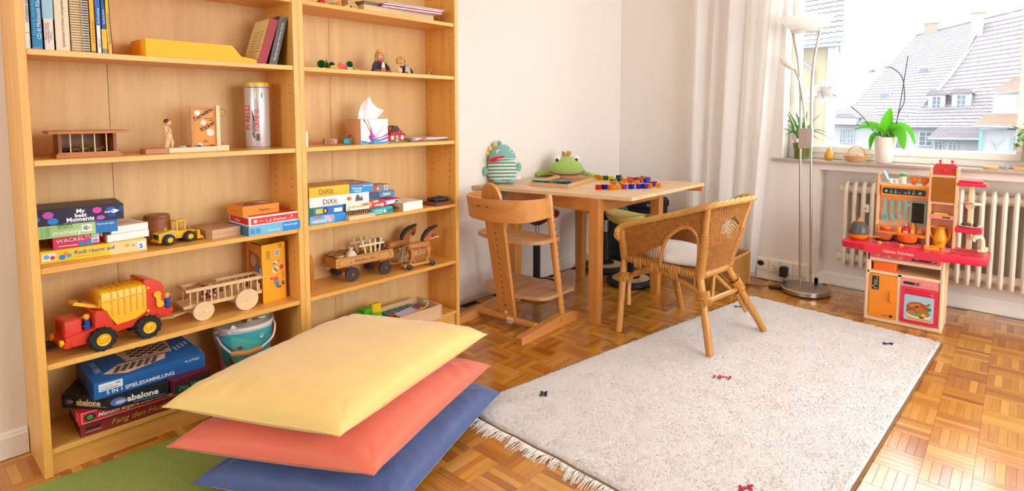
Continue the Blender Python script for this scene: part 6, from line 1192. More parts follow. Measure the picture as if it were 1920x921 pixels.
# ================================================================ left bookcase, bottom compartment
zE = ZL[0]+.0003; darkred = '#7a1c22'
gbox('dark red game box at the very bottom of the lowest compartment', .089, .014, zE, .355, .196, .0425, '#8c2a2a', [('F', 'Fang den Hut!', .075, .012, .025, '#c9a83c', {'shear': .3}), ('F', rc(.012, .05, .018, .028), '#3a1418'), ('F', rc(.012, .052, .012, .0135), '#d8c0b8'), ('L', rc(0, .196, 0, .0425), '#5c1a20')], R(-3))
gbox('bright red game box with white script above the dark red one', .084, .004, zE+.0428, .355, .206, .0385, '#cf2030', [('F', rc(.008, .347, .003, .0042), '#efe0dc'), ('F', rc(.008, .347, .034, .0352), '#efe0dc'), ('F', rc(.008, .0092, .003, .035), '#efe0dc'), ('F', ell(.028, .0185, .0135, .0125), '#2a221c'), ('F', ell(.028, .0185, .008), '#5a8a5a'), ('F', 'Mensch ärgere Dich nicht', .046, .0115, .0178, '#f4ece6', {'shear': .3, 'bold': .012}), ('F', ell(.245, .020, .022, .013), '#e9dcc0'), ('F', rc(.275, .34, .008, .03), '#e9dcd0'), ('L', rc(.02, .19, .006, .032), '#efd8cc'), ('L', rc(.03, .18, .01, .028), '#b81c2c'), ('T', rc(.02, .335, .02, .19), '#3a2a24')], R(-3))
zh = zE+.0816; HX = [(.062, .090), (.150, -.040), (.302, -.066), (.37, .06), (.285, .19), (.13, .205)]
o = solo('game_box', G().prism(HX, 0, .041), pr('#17171c'), 'black six sided game box squeezed under the blue one', 'game box', (0, 0, zh))
def sidep(o, A, B, items, h):
    """print on an upright face that runs from A to B"""
    A, B = Vector((*A, 0)), Vector((*B, 0)); d = (B-A).normalized(); n = Vector((d.y, -d.x, 0)); M_ = Matrix((d, (0, 0, 1), n)).transposed(); k = 0
    for it in items:
        k += 1
        if isinstance(it[0], str): text(it[0], it[3], ink(it[4]), o, A+d*it[1]+n*.0008+Vector((0, 0, it[2])), M_.to_euler(), **(it[5] if len(it) > 5 else {}))
        else: g = G(); e = .00025+.00005*k; g.loft([[A+d*x+n*.0+Vector((0, 0, z)) for x, z in it[0]], [A+d*x+n*e+Vector((0, 0, z)) for x, z in it[0]]]); obj('printed_patch', g, pr(it[1]), o)
sidep(o, HX[0], HX[1], [(rc(.056, .150, .008, .010), '#8a8a9a'), ('abalone', .050, .012, .026, '#e0b88a', {'bold': .03}), (ell(.022, .020, .016, .012), '#3a2f4a'), (ell(.028, .020, .012, .006), '#8a6a9a')], .041)
sidep(o, HX[1], HX[2], [(rc(.06, .145, .005, .007), '#5a9ad8'), ('abalone', .046, .013, .026, '#e6e6ee', {'bold': .03}), (ell(.024, .020, .020, .013), '#5a6ab0'), (ell(.030, .018, .014, .006), '#b8b8dc')], .041)
gbox('dark green and wine red game box beside the black six sided one', .312, -.085, zE+.0816, .118, .15, .045, '#5a1528', [('F', rc(0, .118, 0, .026), '#1f3a2a'), ('F', 'Das Ver', .012, .007, .02, '#6ab08a', {'shear': .25})], R(12))
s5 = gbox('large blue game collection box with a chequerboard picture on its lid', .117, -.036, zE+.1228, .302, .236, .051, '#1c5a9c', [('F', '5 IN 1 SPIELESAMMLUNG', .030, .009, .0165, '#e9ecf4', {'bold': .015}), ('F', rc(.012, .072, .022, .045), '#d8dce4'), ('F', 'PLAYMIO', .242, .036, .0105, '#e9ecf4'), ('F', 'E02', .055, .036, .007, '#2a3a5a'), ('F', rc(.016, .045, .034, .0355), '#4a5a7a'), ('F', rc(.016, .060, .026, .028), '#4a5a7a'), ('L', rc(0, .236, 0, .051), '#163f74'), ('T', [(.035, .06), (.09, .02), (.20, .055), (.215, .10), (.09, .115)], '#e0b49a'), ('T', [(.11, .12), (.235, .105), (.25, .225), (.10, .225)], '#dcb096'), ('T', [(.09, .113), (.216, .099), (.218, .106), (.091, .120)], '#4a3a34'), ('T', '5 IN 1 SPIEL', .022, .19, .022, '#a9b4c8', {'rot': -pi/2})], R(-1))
g = G(); [g.b2(.125+.016*i, .1405+.016*i, .130+.016*j, .1455+.016*j, .051, .0518) for i in range(7) for j in range(6) if (i+j) % 2]; [g.prism([(.06+.02*i+.006*j, .045+.013*j), (.072+.02*i+.006*j, .043+.013*j), (.064+.02*i+.006*j, .053+.013*j), (.075+.02*i+.006*j, .051+.013*j), (.071+.02*i+.006*j, .056+.013*j), (.058+.02*i+.006*j, .055+.013*j)], .051, .0518) for i in range(6) for j in range(4)]; obj('board_pattern', g, pr('#2a211e'), s5, kind='stuff')
g = G(); [g.b2(.245+.013*k, .252+.013*k, .10+.01*k, .14+.008*k, .051, .0516) for k in range(4)]; obj('small_print', g, pr('#a8bcd4'), s5, kind='stuff')
gbox('torn white paper flap at the end of the blue game collection box', .4205, -.02, zE+.1228, .0015, .05, .048, '#d8d2ca', (), R(-6), name='paper_flap', cat='paper')
# bucket
t = thing('toy_bucket', 'turquoise printed bucket with a wooden grip full of cards in the lowest compartment', 'bucket', (.612, .116, zE)); bu = M('bucket_white', '#e6dbe0', .35, var=.04); obj('wall', G().lathe([(.001, 0), (.078, 0), (.080, .004), (.099, .190), (.101, .196), (.098, .196), (.095, .188), (.077, .006), (.001, .006)], 44), bu, t, 60); obj('rim', G().lathe([(.099, .186), (.1035, .188), (.1035, .198), (.097, .198), (.097, .192)], 44), pl('#e9e0dc'), t)
def bwrap(u0, u1, z0, z1, c, e=.0005, f=None):
    m = max(2, int((u1-u0)/.10)); g = G(); rr = []
    for k in range(m+1):
        a = u0+(u1-u0)*k/m; za, zb = (f(k/m) if f else (z0, z1)); rr.append([((.0800+.019*(z-.004)/.186+q)*sin(a), -(.0800+.019*(z-.004)/.186+q)*cos(a), z) for z, q in ((za, 0), (za, e), (zb, e), (zb, 0))])
    g.loft(rr); obj('printed_patch', g, pr(c), t)
V1 = R(-20); bwrap(V1-1.0, V1+1.5, .02, .18, '#3fb0bc', f=lambda k: (.02+.10*max(0, .35-k), .168+.012*sin(pi*k))); bwrap(V1-.5, V1+.6, .04, .175, '#5ac0b8', .0007, lambda k: (.03, .172-.04*k)); bwrap(V1-1.45, V1-1.0, .02, .18, '#dba8b8')
for u, z, a, b_, c in ((-.45, .115, .16, .010, '#c86a6a'), (-.2, .122, .22, .008, '#a83a4a'), (-.1, .10, .18, .008, '#e8e0e0'), (-.05, .092, .08, .010, '#7a2a6a'), (.62, .152, .16, .010, '#e8e6f0'), (.62, .154, .10, .005, '#d84a5a'), (.62, .10, .16, .010, '#d84a9a'), (.78, .112, .06, .012, '#b83a8a'), (-.55, .06, .20, .018, '#c83a3a'), (-.6, .075, .16, .014, '#5a5a6a'), (-.9, .14, .08, .016, '#d85a7a'), (-.62, .05, .10, .006, '#e8d8c8'), (.4, .085, .06, .005, '#2a3a6a')): bwrap(V1+u-a/2, V1+u+a/2, z-b_, z+b_, c, .0009, lambda k, z=z, b_=b_: (z-b_*sin(pi*(.08+.84*k)), z+b_*sin(pi*(.08+.84*k))))
hp = [(.1*sin(V1-1.35), -.1*cos(V1-1.35), .172), (-.098, -.05, .14), (-.085, -.105, .118), (-.0, -.135, .122), (.055, -.112, .142), (.088, -.065, .17), (.1*sin(V1+1.75), -.1*cos(V1+1.75), .182)]
obj('strap', G().tube(bez(hp[:3], 6), .0035, 8), pl('#efe6e6'), t); obj('strap', G().tube(bez(hp[3:], 6), .0035, 8), pl('#efe6e6'), t); obj('grip', G().tube(bez([(-.088, -.100, .118), (-.045, -.128, .117), (.004, -.135, .122)], 6), [.007]+[.0095]*11+[.007], 12), wood('grip_wood', '#d8a060', '#bd8040', 'x', .45, 9), t)
dm = solo('big_domino', G().b2(-.017, .017, -.004, .004, 0, .075, .003), pl('#efe6e4'), 'white domino tile with brown pips sticking out of the bucket', 'domino', (.586, .085, zE+.150), rot=(R(15), R(-50), R(15)))
for z in (.055, .033): obj('pip', G().cyl((0, -.0042, z), (0, -.0046, z), .006, n=14), pl('#6a3a34'), dm)
for i, (x, y, rx, rz, c, lab) in enumerate(((.640, .10, 8, 10, '#7aa06a', 'green printed sachet standing highest in the bucket'), (.655, .085, -6, 16, '#c8bfa8', 'pale sachet with brown print at the right of the bucket'), (.625, .12, 4, 4, '#5a8a5a', 'dark green card behind the domino in the bucket'), (.570, .115, -10, -12, '#6a5a50', 'brown card leaning at the left of the bucket'), (.550, .10, 14, -30, '#8a7a6a', 'greyish card at the left edge of the bucket'))):
    o = solo('sachet', G().b2(-.042, .042, -.001, .001, 0, .085), pr(c), lab, 'card', (x, y, zE+.118+.012*(i < 2)), rot=(R(rx), 0, R(rz)), grp=None) if False else solo('sachet', G().b2(-.042, .042, -.001, .001, 0, .085 if i < 2 else .076), pr(c), lab, 'card', (x, y, zE+.118+(.012 if i < 2 else 0)), 0, None, 35, (R(rx), R(8 if i < 2 else -6), R(rz))); pp = G(); pp.b2(-.036, .036, -.0014, -.001, .062, .074); obj('printed_band', pp, pr(['#e9e6da', '#7a5a3c', '#8ab07a', '#b9a58a', '#c9b9a4'][i]), o)
# ================================================================ right bookcase, top compartment (only its floor shows)
z0 = ZR[5]+.0003
gbox('long pale wooden tray with papers piled on it on the topmost visible shelf', 1.115, .045, z0, .375, .16, .030, '#d9b98e', (), 0, name='wooden_tray', cat='wooden tray')
for i, (dz, w, d, x, rz, c, lab) in enumerate(((.031, .30, .18, 1.20, -7, '#ead7e6', 'white folder with a pink edge lying lowest in the paper pile'), (.038, .31, .17, 1.195, -5, '#c8205a', 'crimson folder in the middle of the paper pile'), (.044, .30, .17, 1.21, -6, '#e6dfe2', 'white sheaf above the crimson folder'), (.049, .31, .16, 1.22, -4, '#8a7a80', 'grey folder near the top of the paper pile'), (.054, .30, .16, 1.235, -5, '#cbb9a8', 'beige folder on top of the paper pile'))):
    solo('paper_folder', G().b2(0, w, 0, d, 0, .0045), pr(c), lab, 'folder', (x, .03+.004*i, z0+dz), R(rz), 'paper pile on the wooden tray')
solo('brown_notebook', G().b2(0, .13, 0, .12, 0, .016, .001), pr('#7a5a44'), 'dark brown notebook lying beside the paper pile on the wooden tray', 'notebook', (1.118, .052, z0+.031), R(2))
t = solo('paper_pouch', G().prism([(0, 0), (.05, 0), (.05, .02), (.02, .045), (0, .05)], 0, .05, 'y'), pr('#c99a5c'), 'tan carton corner leaning behind the little toys on the topmost visible shelf', 'carton', (1.055, .07, z0))
def trinket(lab, x, c, parts, name='small_toy'):
    o = thing(name, lab, 'small toy', (x, .055, z0), 0, 'small toys on the topmost visible shelf')
    for nm, c_, r, cc in parts: obj(nm, G().ball(cc, r, 10), pl(c_), o, 60)
trinket('tiny red toy by the bookcase side on the topmost visible shelf', .930, 0, (('body', '#c81f1c', (.018, .012, .012), (0, 0, .012)), ('bead', '#2a1a1a', (.006, .006, .006), (-.02, -.004, .006))))
trinket('tiny black and yellow striped toy on the topmost visible shelf', .975, 0, (('body', '#3a2a1a', (.012, .009, .008), (0, 0, .008)), ('stripe', '#e8b020', (.004, .0095, .0085), (-.005, 0, .008)), ('stripe', '#e8b020', (.004, .009, .008), (.006, 0, .008))))
trinket('tiny orange toy animal on the topmost visible shelf', 1.000, 0, (('body', '#e87a28', (.012, .010, .011), (0, 0, .011)), ('head', '#ea8a3a', (.006, .006, .007), (.006, 0, .023))))
trinket('tiny cream toy animal with dark spots on the topmost visible shelf', 1.045, 0, (('body', '#e6c8a0', (.018, .009, .008), (0, 0, .009)), ('spot', '#4a3428', (.005, .003, .004), (.01, -.008, .011))))
trinket('tiny green toy before the tan carton on the topmost visible shelf', 1.085, 0, (('body', '#5a8a2a', (.007, .006, .004), (0, 0, .004)), ('leaf', '#4a9a3a', (.008, .004, .003), (-.05, .02, .012))))
# second compartment from the top: village pieces and two puppets
z1_ = ZR[4]+.0003; dg, mg = M('tree_green', '#1f6a34', .6, var=.25, scale=80), M('tree_green_light', '#3a7a4a', .6, var=.2, scale=80)
def tree(lab, x, y, r, h, c, kind, name='toy_tree'):
    o = thing(name, lab, 'toy tree', (x, y, z1_), 0, 'toy trees of the village'); obj('trunk', G().cyl((0, 0, 0), (0, 0, h*.6), .0018, n=8), pl('#3a2a1a'), o); g = G()
    if kind == 'round':
        for k in range(14): a = pi*k/14; g.ball((0, 0, h-r), (r, .0016, r), 14, T=Matrix.Translation((0, 0, 0)) @ Matrix.Rotation(a, 4, 'Z'))
    else:
        for k in range(6): z = h*.25+h*.12*k; rr = r*(1-.13*k); [g.cyl((0, 0, z), (rr*cos(a), rr*sin(a), z+.003), .0012, .0006, n=5) for a in [2*pi*j/10 for j in range(10)]]
    obj('crown', g, c, o, 60)
tree('big round dark green toy tree at the left of the toy village', .938, .085, .0165, .038, dg, 'round'); tree('dark green round toy tree beside the big one in the toy village', .951, .07, .011, .028, dg, 'round'); tree('slim pale green toy fir behind the village roof', .966, .095, .012, .044, mg, 'fir'); tree('round green toy tree behind the red roof', .992, .10, .013, .034, dg, 'round'); tree('two small green toy firs behind the red roof end', 1.032, .10, .007, .036, mg, 'fir'); tree('round green toy tree at the right of the toy village', 1.066, .085, .0145, .042, dg, 'round')
t = thing('toy_house', 'tiny yellow and red toy house of the village on the shelf', 'toy house', (.967, .066, z1_)); obj('wall', G().b2(0, .036, 0, .03, 0, .012), pl('#e8c42a'), t); obj('roof', G().prism([(-.003, .011), (.036, .011), (.036, .014), (.03, .022), (.004, .016)], -.002, .032, 'y'), pl('#d8a424'), t); [obj('window', G().b2(.006+.009*k, .011+.009*k, -.0006, 0, .003, .008), pl('#3a2a1a'), t) for k in range(3)]
t = thing('toy_house', 'tiny red toy barn of the village on the shelf', 'toy house', (1.004, .066, z1_)); obj('wall', G().b2(0, .037, 0, .032, 0, .014), pl('#d83a34'), t); obj('roof', G().prism([(-.012, .013), (.039, .013), (.036, .022), (.022, .026), (.004, .024)], -.002, .034, 'y'), pl('#dc4038'), t)
t = thing('toy_cow', 'tiny white toy cow with black spots in the toy village', 'toy animal', (1.054, .058, z1_)); obj('body', G().ball((0, 0, .009), (.010, .004, .005), 10), pl('#e9e4dc'), t, 60); obj('head', G().ball((-.011, 0, .012), (.004, .003, .0035), 8), pl('#e9e4dc'), t, 60); [obj('leg', G().cyl((a, b_, 0), (a, b_, .007), .0014, n=6), pl('#e9e4dc'), t) for a in (-.006, .006) for b_ in (-.002, .002)]; [obj('spot', G().ball((x, -.003, z), (.0025, .0015, .002), 6), rub, t) for x, z in ((-.002, .010), (.004, .008))]
solo('toy_hay_bale', G().b2(-.012, .010, -.006, .006, 0, .008, .001), M('hay_yellow', '#e0b040', .8, var=.2), 'tiny yellow toy bale at the right end of the toy village', 'toy bale', (1.082, .058, z1_))
skin = pl('#e0a080'); fel = lambda n, c: M('felt_'+n, c, .9, var=.12, scale=120, sheen=.4)
t = thing('witch_puppet', 'little puppet with green hair and a yellow hat sitting on the shelf', 'puppet', (1.213, .085, z1_)); nav = fel('navy', '#2a2440')
obj('coat', G().lathe([(.001, 0), (.042, 0), (.040, .010), (.026, .040), (.013, .052), (.001, .054)], 20, T=Matrix.Diagonal((1, .62, 1, 1))), nav, t, 60); obj('shirt', G().prism([(-.009, .004), (.012, .004), (.006, .046), (-.003, .046)], -.029, -.024, 'y'), fel('white', '#e6dcd2'), t); obj('apron', G().prism([(-.011, .0), (.013, .0), (.009, .022), (-.007, .022)], -.031, -.0285, 'y'), fel('orange', '#e2602a'), t)
for s in (-1, 1): obj('arm', G().tube(bez([(s*.018, 0, .044), (s*.034, -.010, .026), (s*.038, -.018, .010)], 5), .009, 10), nav, t); obj('shoe', G().ball((s*.03, -.03, .006), (.016, .014, .006), 10), fel('shoe', '#8a5a34'), t, 60)
hd = obj('head', G().ball((0, -.004, .069), (.0135, .0125, .0165), 14), skin, t, 60); obj('nose', G().cyl((0, -.015, .068), (0, -.022, .065), .003, .0012), skin, hd); [obj('eye', G().ball((x, -.0155, .073), (.0025, .0012, .0018), 8), pl('#f2f2f2'), hd) for x in (-.005, .005)]; obj('mouth', G().ball((0, -.0155, .060), (.005, .0015, .0015), 8), pl('#a8302a'), hd)
hg = G(); rs = random.Random(5)
for k in range(26): a = rs.uniform(-.2, pi+.2); hg.ball((.017*cos(a), .004+.010*sin(a)-.006, .064+rs.uniform(-.016, .016)), .0068, 8)
obj('hair', hg, fel('green', '#1f6a44'), t, 60); obj('scarf', G().tube([(.012*cos(a), -.003+.011*sin(a), .052) for a in [2*pi*k/16 for k in range(16)]], .0045, 8, loop=True), fel('red', '#d02a34'), t); obj('hat', G().lathe([(.001, .080), (.020, .080), (.021, .083), (.0145, .085), (.014, .096), (.009, .102), (.001, .103)], 20), fel('yellow', '#e0a824'), t, 60); obj('hat_band', G().lathe([(.0148, .084), (.0158, .084), (.0155, .089), (.0145, .089)], 20), fel('red', '#d02a34'), t)
t = thing('blond_puppet', 'little blond puppet in dark overalls slumped on the shelf', 'puppet', (1.335, .082, z1_)); bl = fel('blond', '#d0a040'); obj('body', G().ball((.012, 0, .022), (.022, .016, .026), 14, T=Matrix.Rotation(R(14), 4, 'Y')), fel('dark', '#2a2838'), t, 60); obj('bib', G().prism([(.0, .004), (.034, .0), (.024, .034), (.004, .040)], -.019, -.015, 'y'), fel('beige', '#c0aa98'), t)
for s, x in ((-1, -.020), (1, .044)): obj('arm', G().tube(bez([(.008+s*.014, 0, .034), (.012+s*.026, -.006, .022), (.014+s*.032, -.012, .006)], 5), .007, 10), fel('dark', '#2a2838'), t)
obj('foot', G().ball((-.034, -.022, .015), (.017, .008, .015), 12), fel('sole', '#d9b084'), t, 60); obj('foot', G().ball((.0, -.026, .006), (.010, .012, .006), 10), fel('shoe', '#8a5a34'), t, 60); hd = obj('head', G().ball((-.004, -.004, .058), (.015, .013, .014), 14), skin, t, 60); obj('nose', G().ball((.0, -.018, .057), .004, 8), pl('#c84a3c'), hd); [obj('eye', G().ball((x, -.016, .062), .0018, 6), rub, hd) for x in (-.009, .003)]
hg = G(); [hg.ball((-.004+.019*cos(a)+rs.uniform(-.003, .003), .002+rs.uniform(-.006, .006), .060+.016*sin(a)), .0078, 8) for a in [rs.uniform(-.6, pi+.6) for _ in range(26)]]; obj('hair', hg, bl, t, 60)
solo('loose_string', G().tube(bez([(-.08, 0, .001), (0, 0, .002), (.02, .01, .006), (.035, .01, .02), (.04, .012, .034)], 6), .0016, 6), M('twine', '#d0a878', .9), 'bit of pale twine lying at the end of the puppet shelf', 'twine', (1.455, .065, z1_))
# third compartment from the top
z2_ = ZR[3]+.0003
gbox('slim white carton standing against the side at the left of the tissue shelf', .8215, .015, z2_, .014, .09, .062, '#efe6da', (), 0, name='carton', cat='carton')
for x, c1, lab, hh in ((.965, '#b8854e', 'small wooden block with a carved rim beside the pink animal', 0), (.994, '#b98a78', 'small wooden block with a pink animal head', 1)):
    o = solo('toy_block', G().box((0, 0, .0135), (.027, .024, .027), .002), M('block_'+c1[1:], c1, .5, var=.2, scale=60), lab, 'toy block', (x, .105, z2_), R(-18)); obj('carved_face', G().ball((.004, -.010, .015), (.010, .004, .011), 10) if hh else G().cyl((.005, -.0118, .013), (.005, -.0135, .013), .008, n=14), pl('#d8a898' if hh else '#a06a3a'), o, 60); [obj('eye', G().ball((.0+dx, -.0142, .018), .0014, 6), rub, o) for dx in (0, .007) if hh]
o = solo('toy_block', G().box((0, 0, .014), (.026, .026, .028), .002), M('block_blue', '#3a7fa0', .5, var=.2, scale=60), 'small turquoise blue block with a painted face', 'toy block', (1.046, .09, z2_), R(-35)); obj('painted_face', G().b2(-.009, .009, -.0136, -.013, .005, .022), pl('#5ab0c0'), o)
o = solo('toy_capsule', G().lathe([(.001, 0), (.008, 0), (.008, .026), (.001, .027)], 14), pl('#b8c0c8'), 'small grey toy tube with a red ball half hidden by the tissue box', 'toy tube', (1.088, .13, z2_)); obj('ball', G().ball((-.003, 0, .032), .0075, 10), pl('#c02a2a'), o)
TX, TYY = 1.083, .038; t = gbox('square tissue box with pink and blue swirls and a tissue pulled out', TX, TYY, z2_, .132, .115, .108, '#e9e2e2', [('L', rc(0, .115, 0, .108), '#d8b088'), ('F', [(.002, .002), (.13, .002), (.13, .012), (.09, .006), (.07, .016), (.05, .004), (.02, .014), (.002, .016)], '#2a8ac0'), ('F', [(.03, .0), (.06, .0), (.075, .024), (.07, .032), (.058, .02)], '#2a6aa8'), ('F', [(.06, .0), (.11, .0), (.075, .02), (.065, .034)], '#3a9ac8'), ('F', [(.012, .106), (.018, .106), (.036, .06), (.06, .03), (.075, .032), (.046, .056), (.028, .09)], '#e8b0b4'), ('F', [(.03, .106), (.034, .106), (.05, .07), (.062, .03), (.048, .04), (.042, .075)], '#e08a84'), ('F', [(.044, .06), (.05, .07), (.056, .045), (.070, .028), (.05, .026), (.042, .032)], '#b03a8a'), ('F', [(.062, .026), (.095, .060), (.112, .078), (.108, .070), (.085, .044), (.070, .026)], '#e0a0a8'), ('F', [(.06, .024), (.10, .030), (.13, .046), (.13, .034), (.09, .024), (.07, .018)], '#c8509a'), ('F', [(.06, .016), (.10, .020), (.131, .03), (.131, .022), (.10, .012)], '#6a5ab8'), ('F', [(.036, .036), (.052, .034), (.062, .020), (.05, .012), (.04, .02)], '#7a2a90')], R(-3), name='tissue_box', cat='tissue box')
TT = bez([(.016, .042, .118), (.036, .064, .160), (.070, .048, .203), (.104, .066, .168), (.139, .046, .146)], 6)
def tis(u, v): q = TT[min(24, int(u*24+.5))]; b = Vector((.016+.084*u, .055+.012*sin(u*11), .106)); p = b+(q-b)*v; return (p.x, p.y+.009*sin(u*23)*v*(1-v*.4), p.z)
tp = G(); tp.grid(tis, 24, 10); obj('tissue', tp, M('tissue_white', '#f2f1f4', .8, var=.02, sss=.1), t, 30)
t = thing('brick_house', 'small toy house of red and white bricks with a black roof', 'toy house', (1.245, .072, z2_)); obj('green_base', G().b2(-.008, .10, -.004, .05, 0, .005), pl('#3a9a4a'), t); hr, hw = pl('#c01c24'), pl('#e9e2da'); obj('wall', G().b2(.004, .088, .004, .044, .005, .034), hr, t)
[obj('window', G().b2(x, x+.013, .0022, .004, .012, .030), hw, t) for x in (.017, .070)]; obj('door', G().b2(.041, .054, .0015, .004, .005, .030), hw, t); obj('door_glass', G().b2(.0445, .0505, .0008, .0015, .010, .026), pl('#6a6a6a'), t)
rf = obj('roof', G().prism([(-.012, .030), (.104, .030), (.096, .036), (.070, .056), (.056, .074), (.040, .076), (.030, .066), (.012, .044)], .008, .052, 'y'), pl('#2e2622'), t); g = G(); [g.b2(-.002+.014*k, .010+.014*k, .0, .009, .034, .039+.006*(3.2-abs(3.2-k))) for k in range(1, 6)]; obj('red_gable', g, hr, t); obj('gable_window', G().b2(.040, .053, -.0008, .0, .044, .056), pl('#3a2a2a'), t); obj('chimney', G().b2(.014, .024, .012, .024, .045, .070), hr, t)
for k, (x, y, w, d, c, lab, band) in enumerate(((1.352, .055, .22, .14, '#8a6a54', 'brown magazine lowest in the pile beside the brick house', None), (1.362, .052, .215, .14, '#c8b8a8', 'beige magazine in the middle of the pile beside the brick house', '#a84a44'), (1.375, .048, .205, .14, '#dcd6e2', 'pale magazine with a red tab on top of the pile', '#c02a3a'))):
    o = gbox(lab, x, y, z2_+.0055*k, w, d, .0052, c, ([('F', rc(.04, .065, 0, .0052), band)] if band else []), R(2-k), name='magazine', cat='magazine', grp='magazine pile beside the brick house', b=.0006)
# fourth compartment: games
z3_ = ZR[2]+.0003
gbox('light blue memory game box lowest in the left stack of the games shelf', .836, .022, z3_, .155, .15, .0335, '#6ab0dc', [('F', rc(.105, .155, 0, .0335), '#1f86d0'), ('F', 'memory', .008, .006, .0185, '#f0f2f6', {'bold': .015}), ('F', rc(.018, .052, .024, .031), '#d84a4a'), ('F', ell(.075, .022, .010), '#dca8c0'), ('F', ell(.092, .020, .008), '#d88aa8'), ('F', ell(.085, .010, .007), '#e8c0d0')], R(-2))
gbox('blue game box with a small portrait above the memory box', .834, .026, z3_+.0338, .150, .145, .0335, '#1f6fb4', [('F', rc(0, .02, 0, .0335), '#1f6a3a'), ('F', rc(.03, .062, .008, .026), '#e8c02a'), ('F', ell(.070, .017, .011, .014), '#2a2020'), ('F', ell(.070, .016, .005, .007), '#d8a888'), ('F', rc(.108, .144, .006, .022), '#e0e4ee')], R(-2))
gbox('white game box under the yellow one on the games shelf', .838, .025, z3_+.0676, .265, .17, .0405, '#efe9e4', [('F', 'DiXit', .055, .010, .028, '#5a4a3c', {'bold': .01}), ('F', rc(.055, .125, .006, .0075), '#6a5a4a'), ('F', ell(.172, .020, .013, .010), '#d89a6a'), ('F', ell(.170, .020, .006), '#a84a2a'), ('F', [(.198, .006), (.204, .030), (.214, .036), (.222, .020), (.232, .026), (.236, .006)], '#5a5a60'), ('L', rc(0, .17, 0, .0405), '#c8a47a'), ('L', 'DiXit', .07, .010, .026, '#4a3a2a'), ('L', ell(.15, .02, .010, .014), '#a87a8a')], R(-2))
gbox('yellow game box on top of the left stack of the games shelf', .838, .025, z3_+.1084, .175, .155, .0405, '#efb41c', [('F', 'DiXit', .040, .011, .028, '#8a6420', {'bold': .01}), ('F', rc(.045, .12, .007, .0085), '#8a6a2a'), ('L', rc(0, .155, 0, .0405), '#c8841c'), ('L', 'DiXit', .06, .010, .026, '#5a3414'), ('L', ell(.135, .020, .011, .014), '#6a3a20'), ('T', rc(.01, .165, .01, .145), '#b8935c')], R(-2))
gbox('bright blue game box beside the yellow one with an orange lid', 1.016, .020, z3_+.1084, .108, .185, .036, '#2a8ed0', [('F', 'Ravensburger', .060, .025, .0085, '#f0f4f8'), ('F', 'Schwarzer', .008, .017, .011, '#eaf0f2', {'rot': -.05, 'bold': .02}), ('F', 'Kobold', .016, .006, .011, '#dff0e0', {'rot': -.05, 'bold': .02}), ('T', rc(.005, .103, .006, .178), '#c86a44'), ('T', ell(.05, .09, .035, .05), '#d89a5a'), ('T', ell(.07, .13, .02, .03), '#6a7ab0')], R(-3))
hb = gbox('cream coloured game box under the white one at the stack end', .997, .022, z3_+.0345, .108, .15, .0325, '#e9dfc9', [('F', 'Adlerklau', .008, .010, .018, '#b8bca0', {'shear': .25}), ('F', 'HABA', .070, .016, .0135, '#d0203a', {'bold': .03}), ('F', [(.0, .0), (.02, .0), (.012, .02)], '#a8b0a0')], R(-2))
t = thing('peg_board_game', 'small wooden box with a row of brown pegs before the games', 'wooden game', (.990, -.012, z3_), R(-1)); obj('base', G().b2(0, .122, 0, .055, 0, .017, .001), pale, t); [obj('peg', G().tube([(.008+.0088*k, .03, .016), (.0085+.0088*k, .031, .027), (.010+.0088*k, .033, .0335)], [.0022, .003, .0018], 7), wood('peg_wood', '#a8743c', '#8a5426', 'z', .5, 9), t, 60) for k in range(12)]
tq = gbox('turquoise flat game box right of the peg board game', 1.108, .020, z3_, .122, .15, .0285, '#2fa8ae', [('F', 'WÖRTER', .025, .014, .010, '#cfeef0', {'bold': .02}), ('F', 'FLITZER', .028, .004, .010, '#cfeef0', {'bold': .02}), ('F', [(.070, .014), (.078, .004), (.086, .012), (.078, .022)], '#e6f0f2'), ('F', 'TYP', .092, .007, .015, '#1f4a4a', {'bold': .02}), ('F', [(.0, .024), (.016, .028), (.004, .008)], '#1f5aa0')], R(3))
gbox('red and white patterned game box above the turquoise one', 1.112, .040, z3_+.0288, .088, .10, .034, '#c83a34', [('F', 'UNO', .032, .006, .016, '#f0e4e0', {'bold': .03}), ('F', ell(.012, .018, .010, .012), '#e09a7a'), ('F', ell(.04, .028, .016, .005), '#e8c0b0'), ('F', ell(.075, .010, .008), '#e8d0d0'), ('T', ell(.05, .05, .03, .04), '#e8e0dc'), ('T', ell(.06, .03, .014), '#4a8a4a'), ('T', ell(.035, .045, .012), '#e0a03a')], R(2))
gbox('pink edged small game box leaning on the patterned one', 1.190, .055, z3_+.0289, .105, .07, .026, '#d0307a', [('F', rc(.006, .099, .005, .021), '#e9e2ec'), ('F', ell(.02, .013, .010, .007), '#5a6a9a'), ('F', ell(.086, .013, .010, .006), '#3a3a6a'), ('L', rc(0, .07, 0, .026), '#5a1230')], R(4))
gbox('blue small game box third from the top in the middle stack', 1.130, .075, z3_+.0632, .150, .085, .028, '#3a84c8', [('F', rc(0, .066, 0, .028), '#3a5a7a'), ('F', ell(.095, .014, .018, .007), '#9ad0d8'), ('F', ell(.115, .014, .014, .006), '#d8d03a'), ('F', ell(.08, .012, .008), '#d86a8a'), ('T', rc(.01, .14, .01, .07), '#4a6aa0')], R(3))
gbox('orange red small box with a bar code on top of the middle stack', 1.142, .082, z3_+.0915, .112, .075, .030, '#c2501f', [('F', rc(.045, .112, 0, .03), '#8a8488'), ('F', rc(.084, .106, .005, .027), '#e0dcdc')]+[('F', rc(.087+.0032*k, .0886+.0032*k, .008, .024), '#3a3436') for k in range(5)]+[('F', ell(.02, .016, .006, .007), '#e8a03a'), ('F', ell(.05, .014, .005), '#e8e0e0'), ('T', rc(.01, .10, .01, .06), '#c87a3a')], R(2))
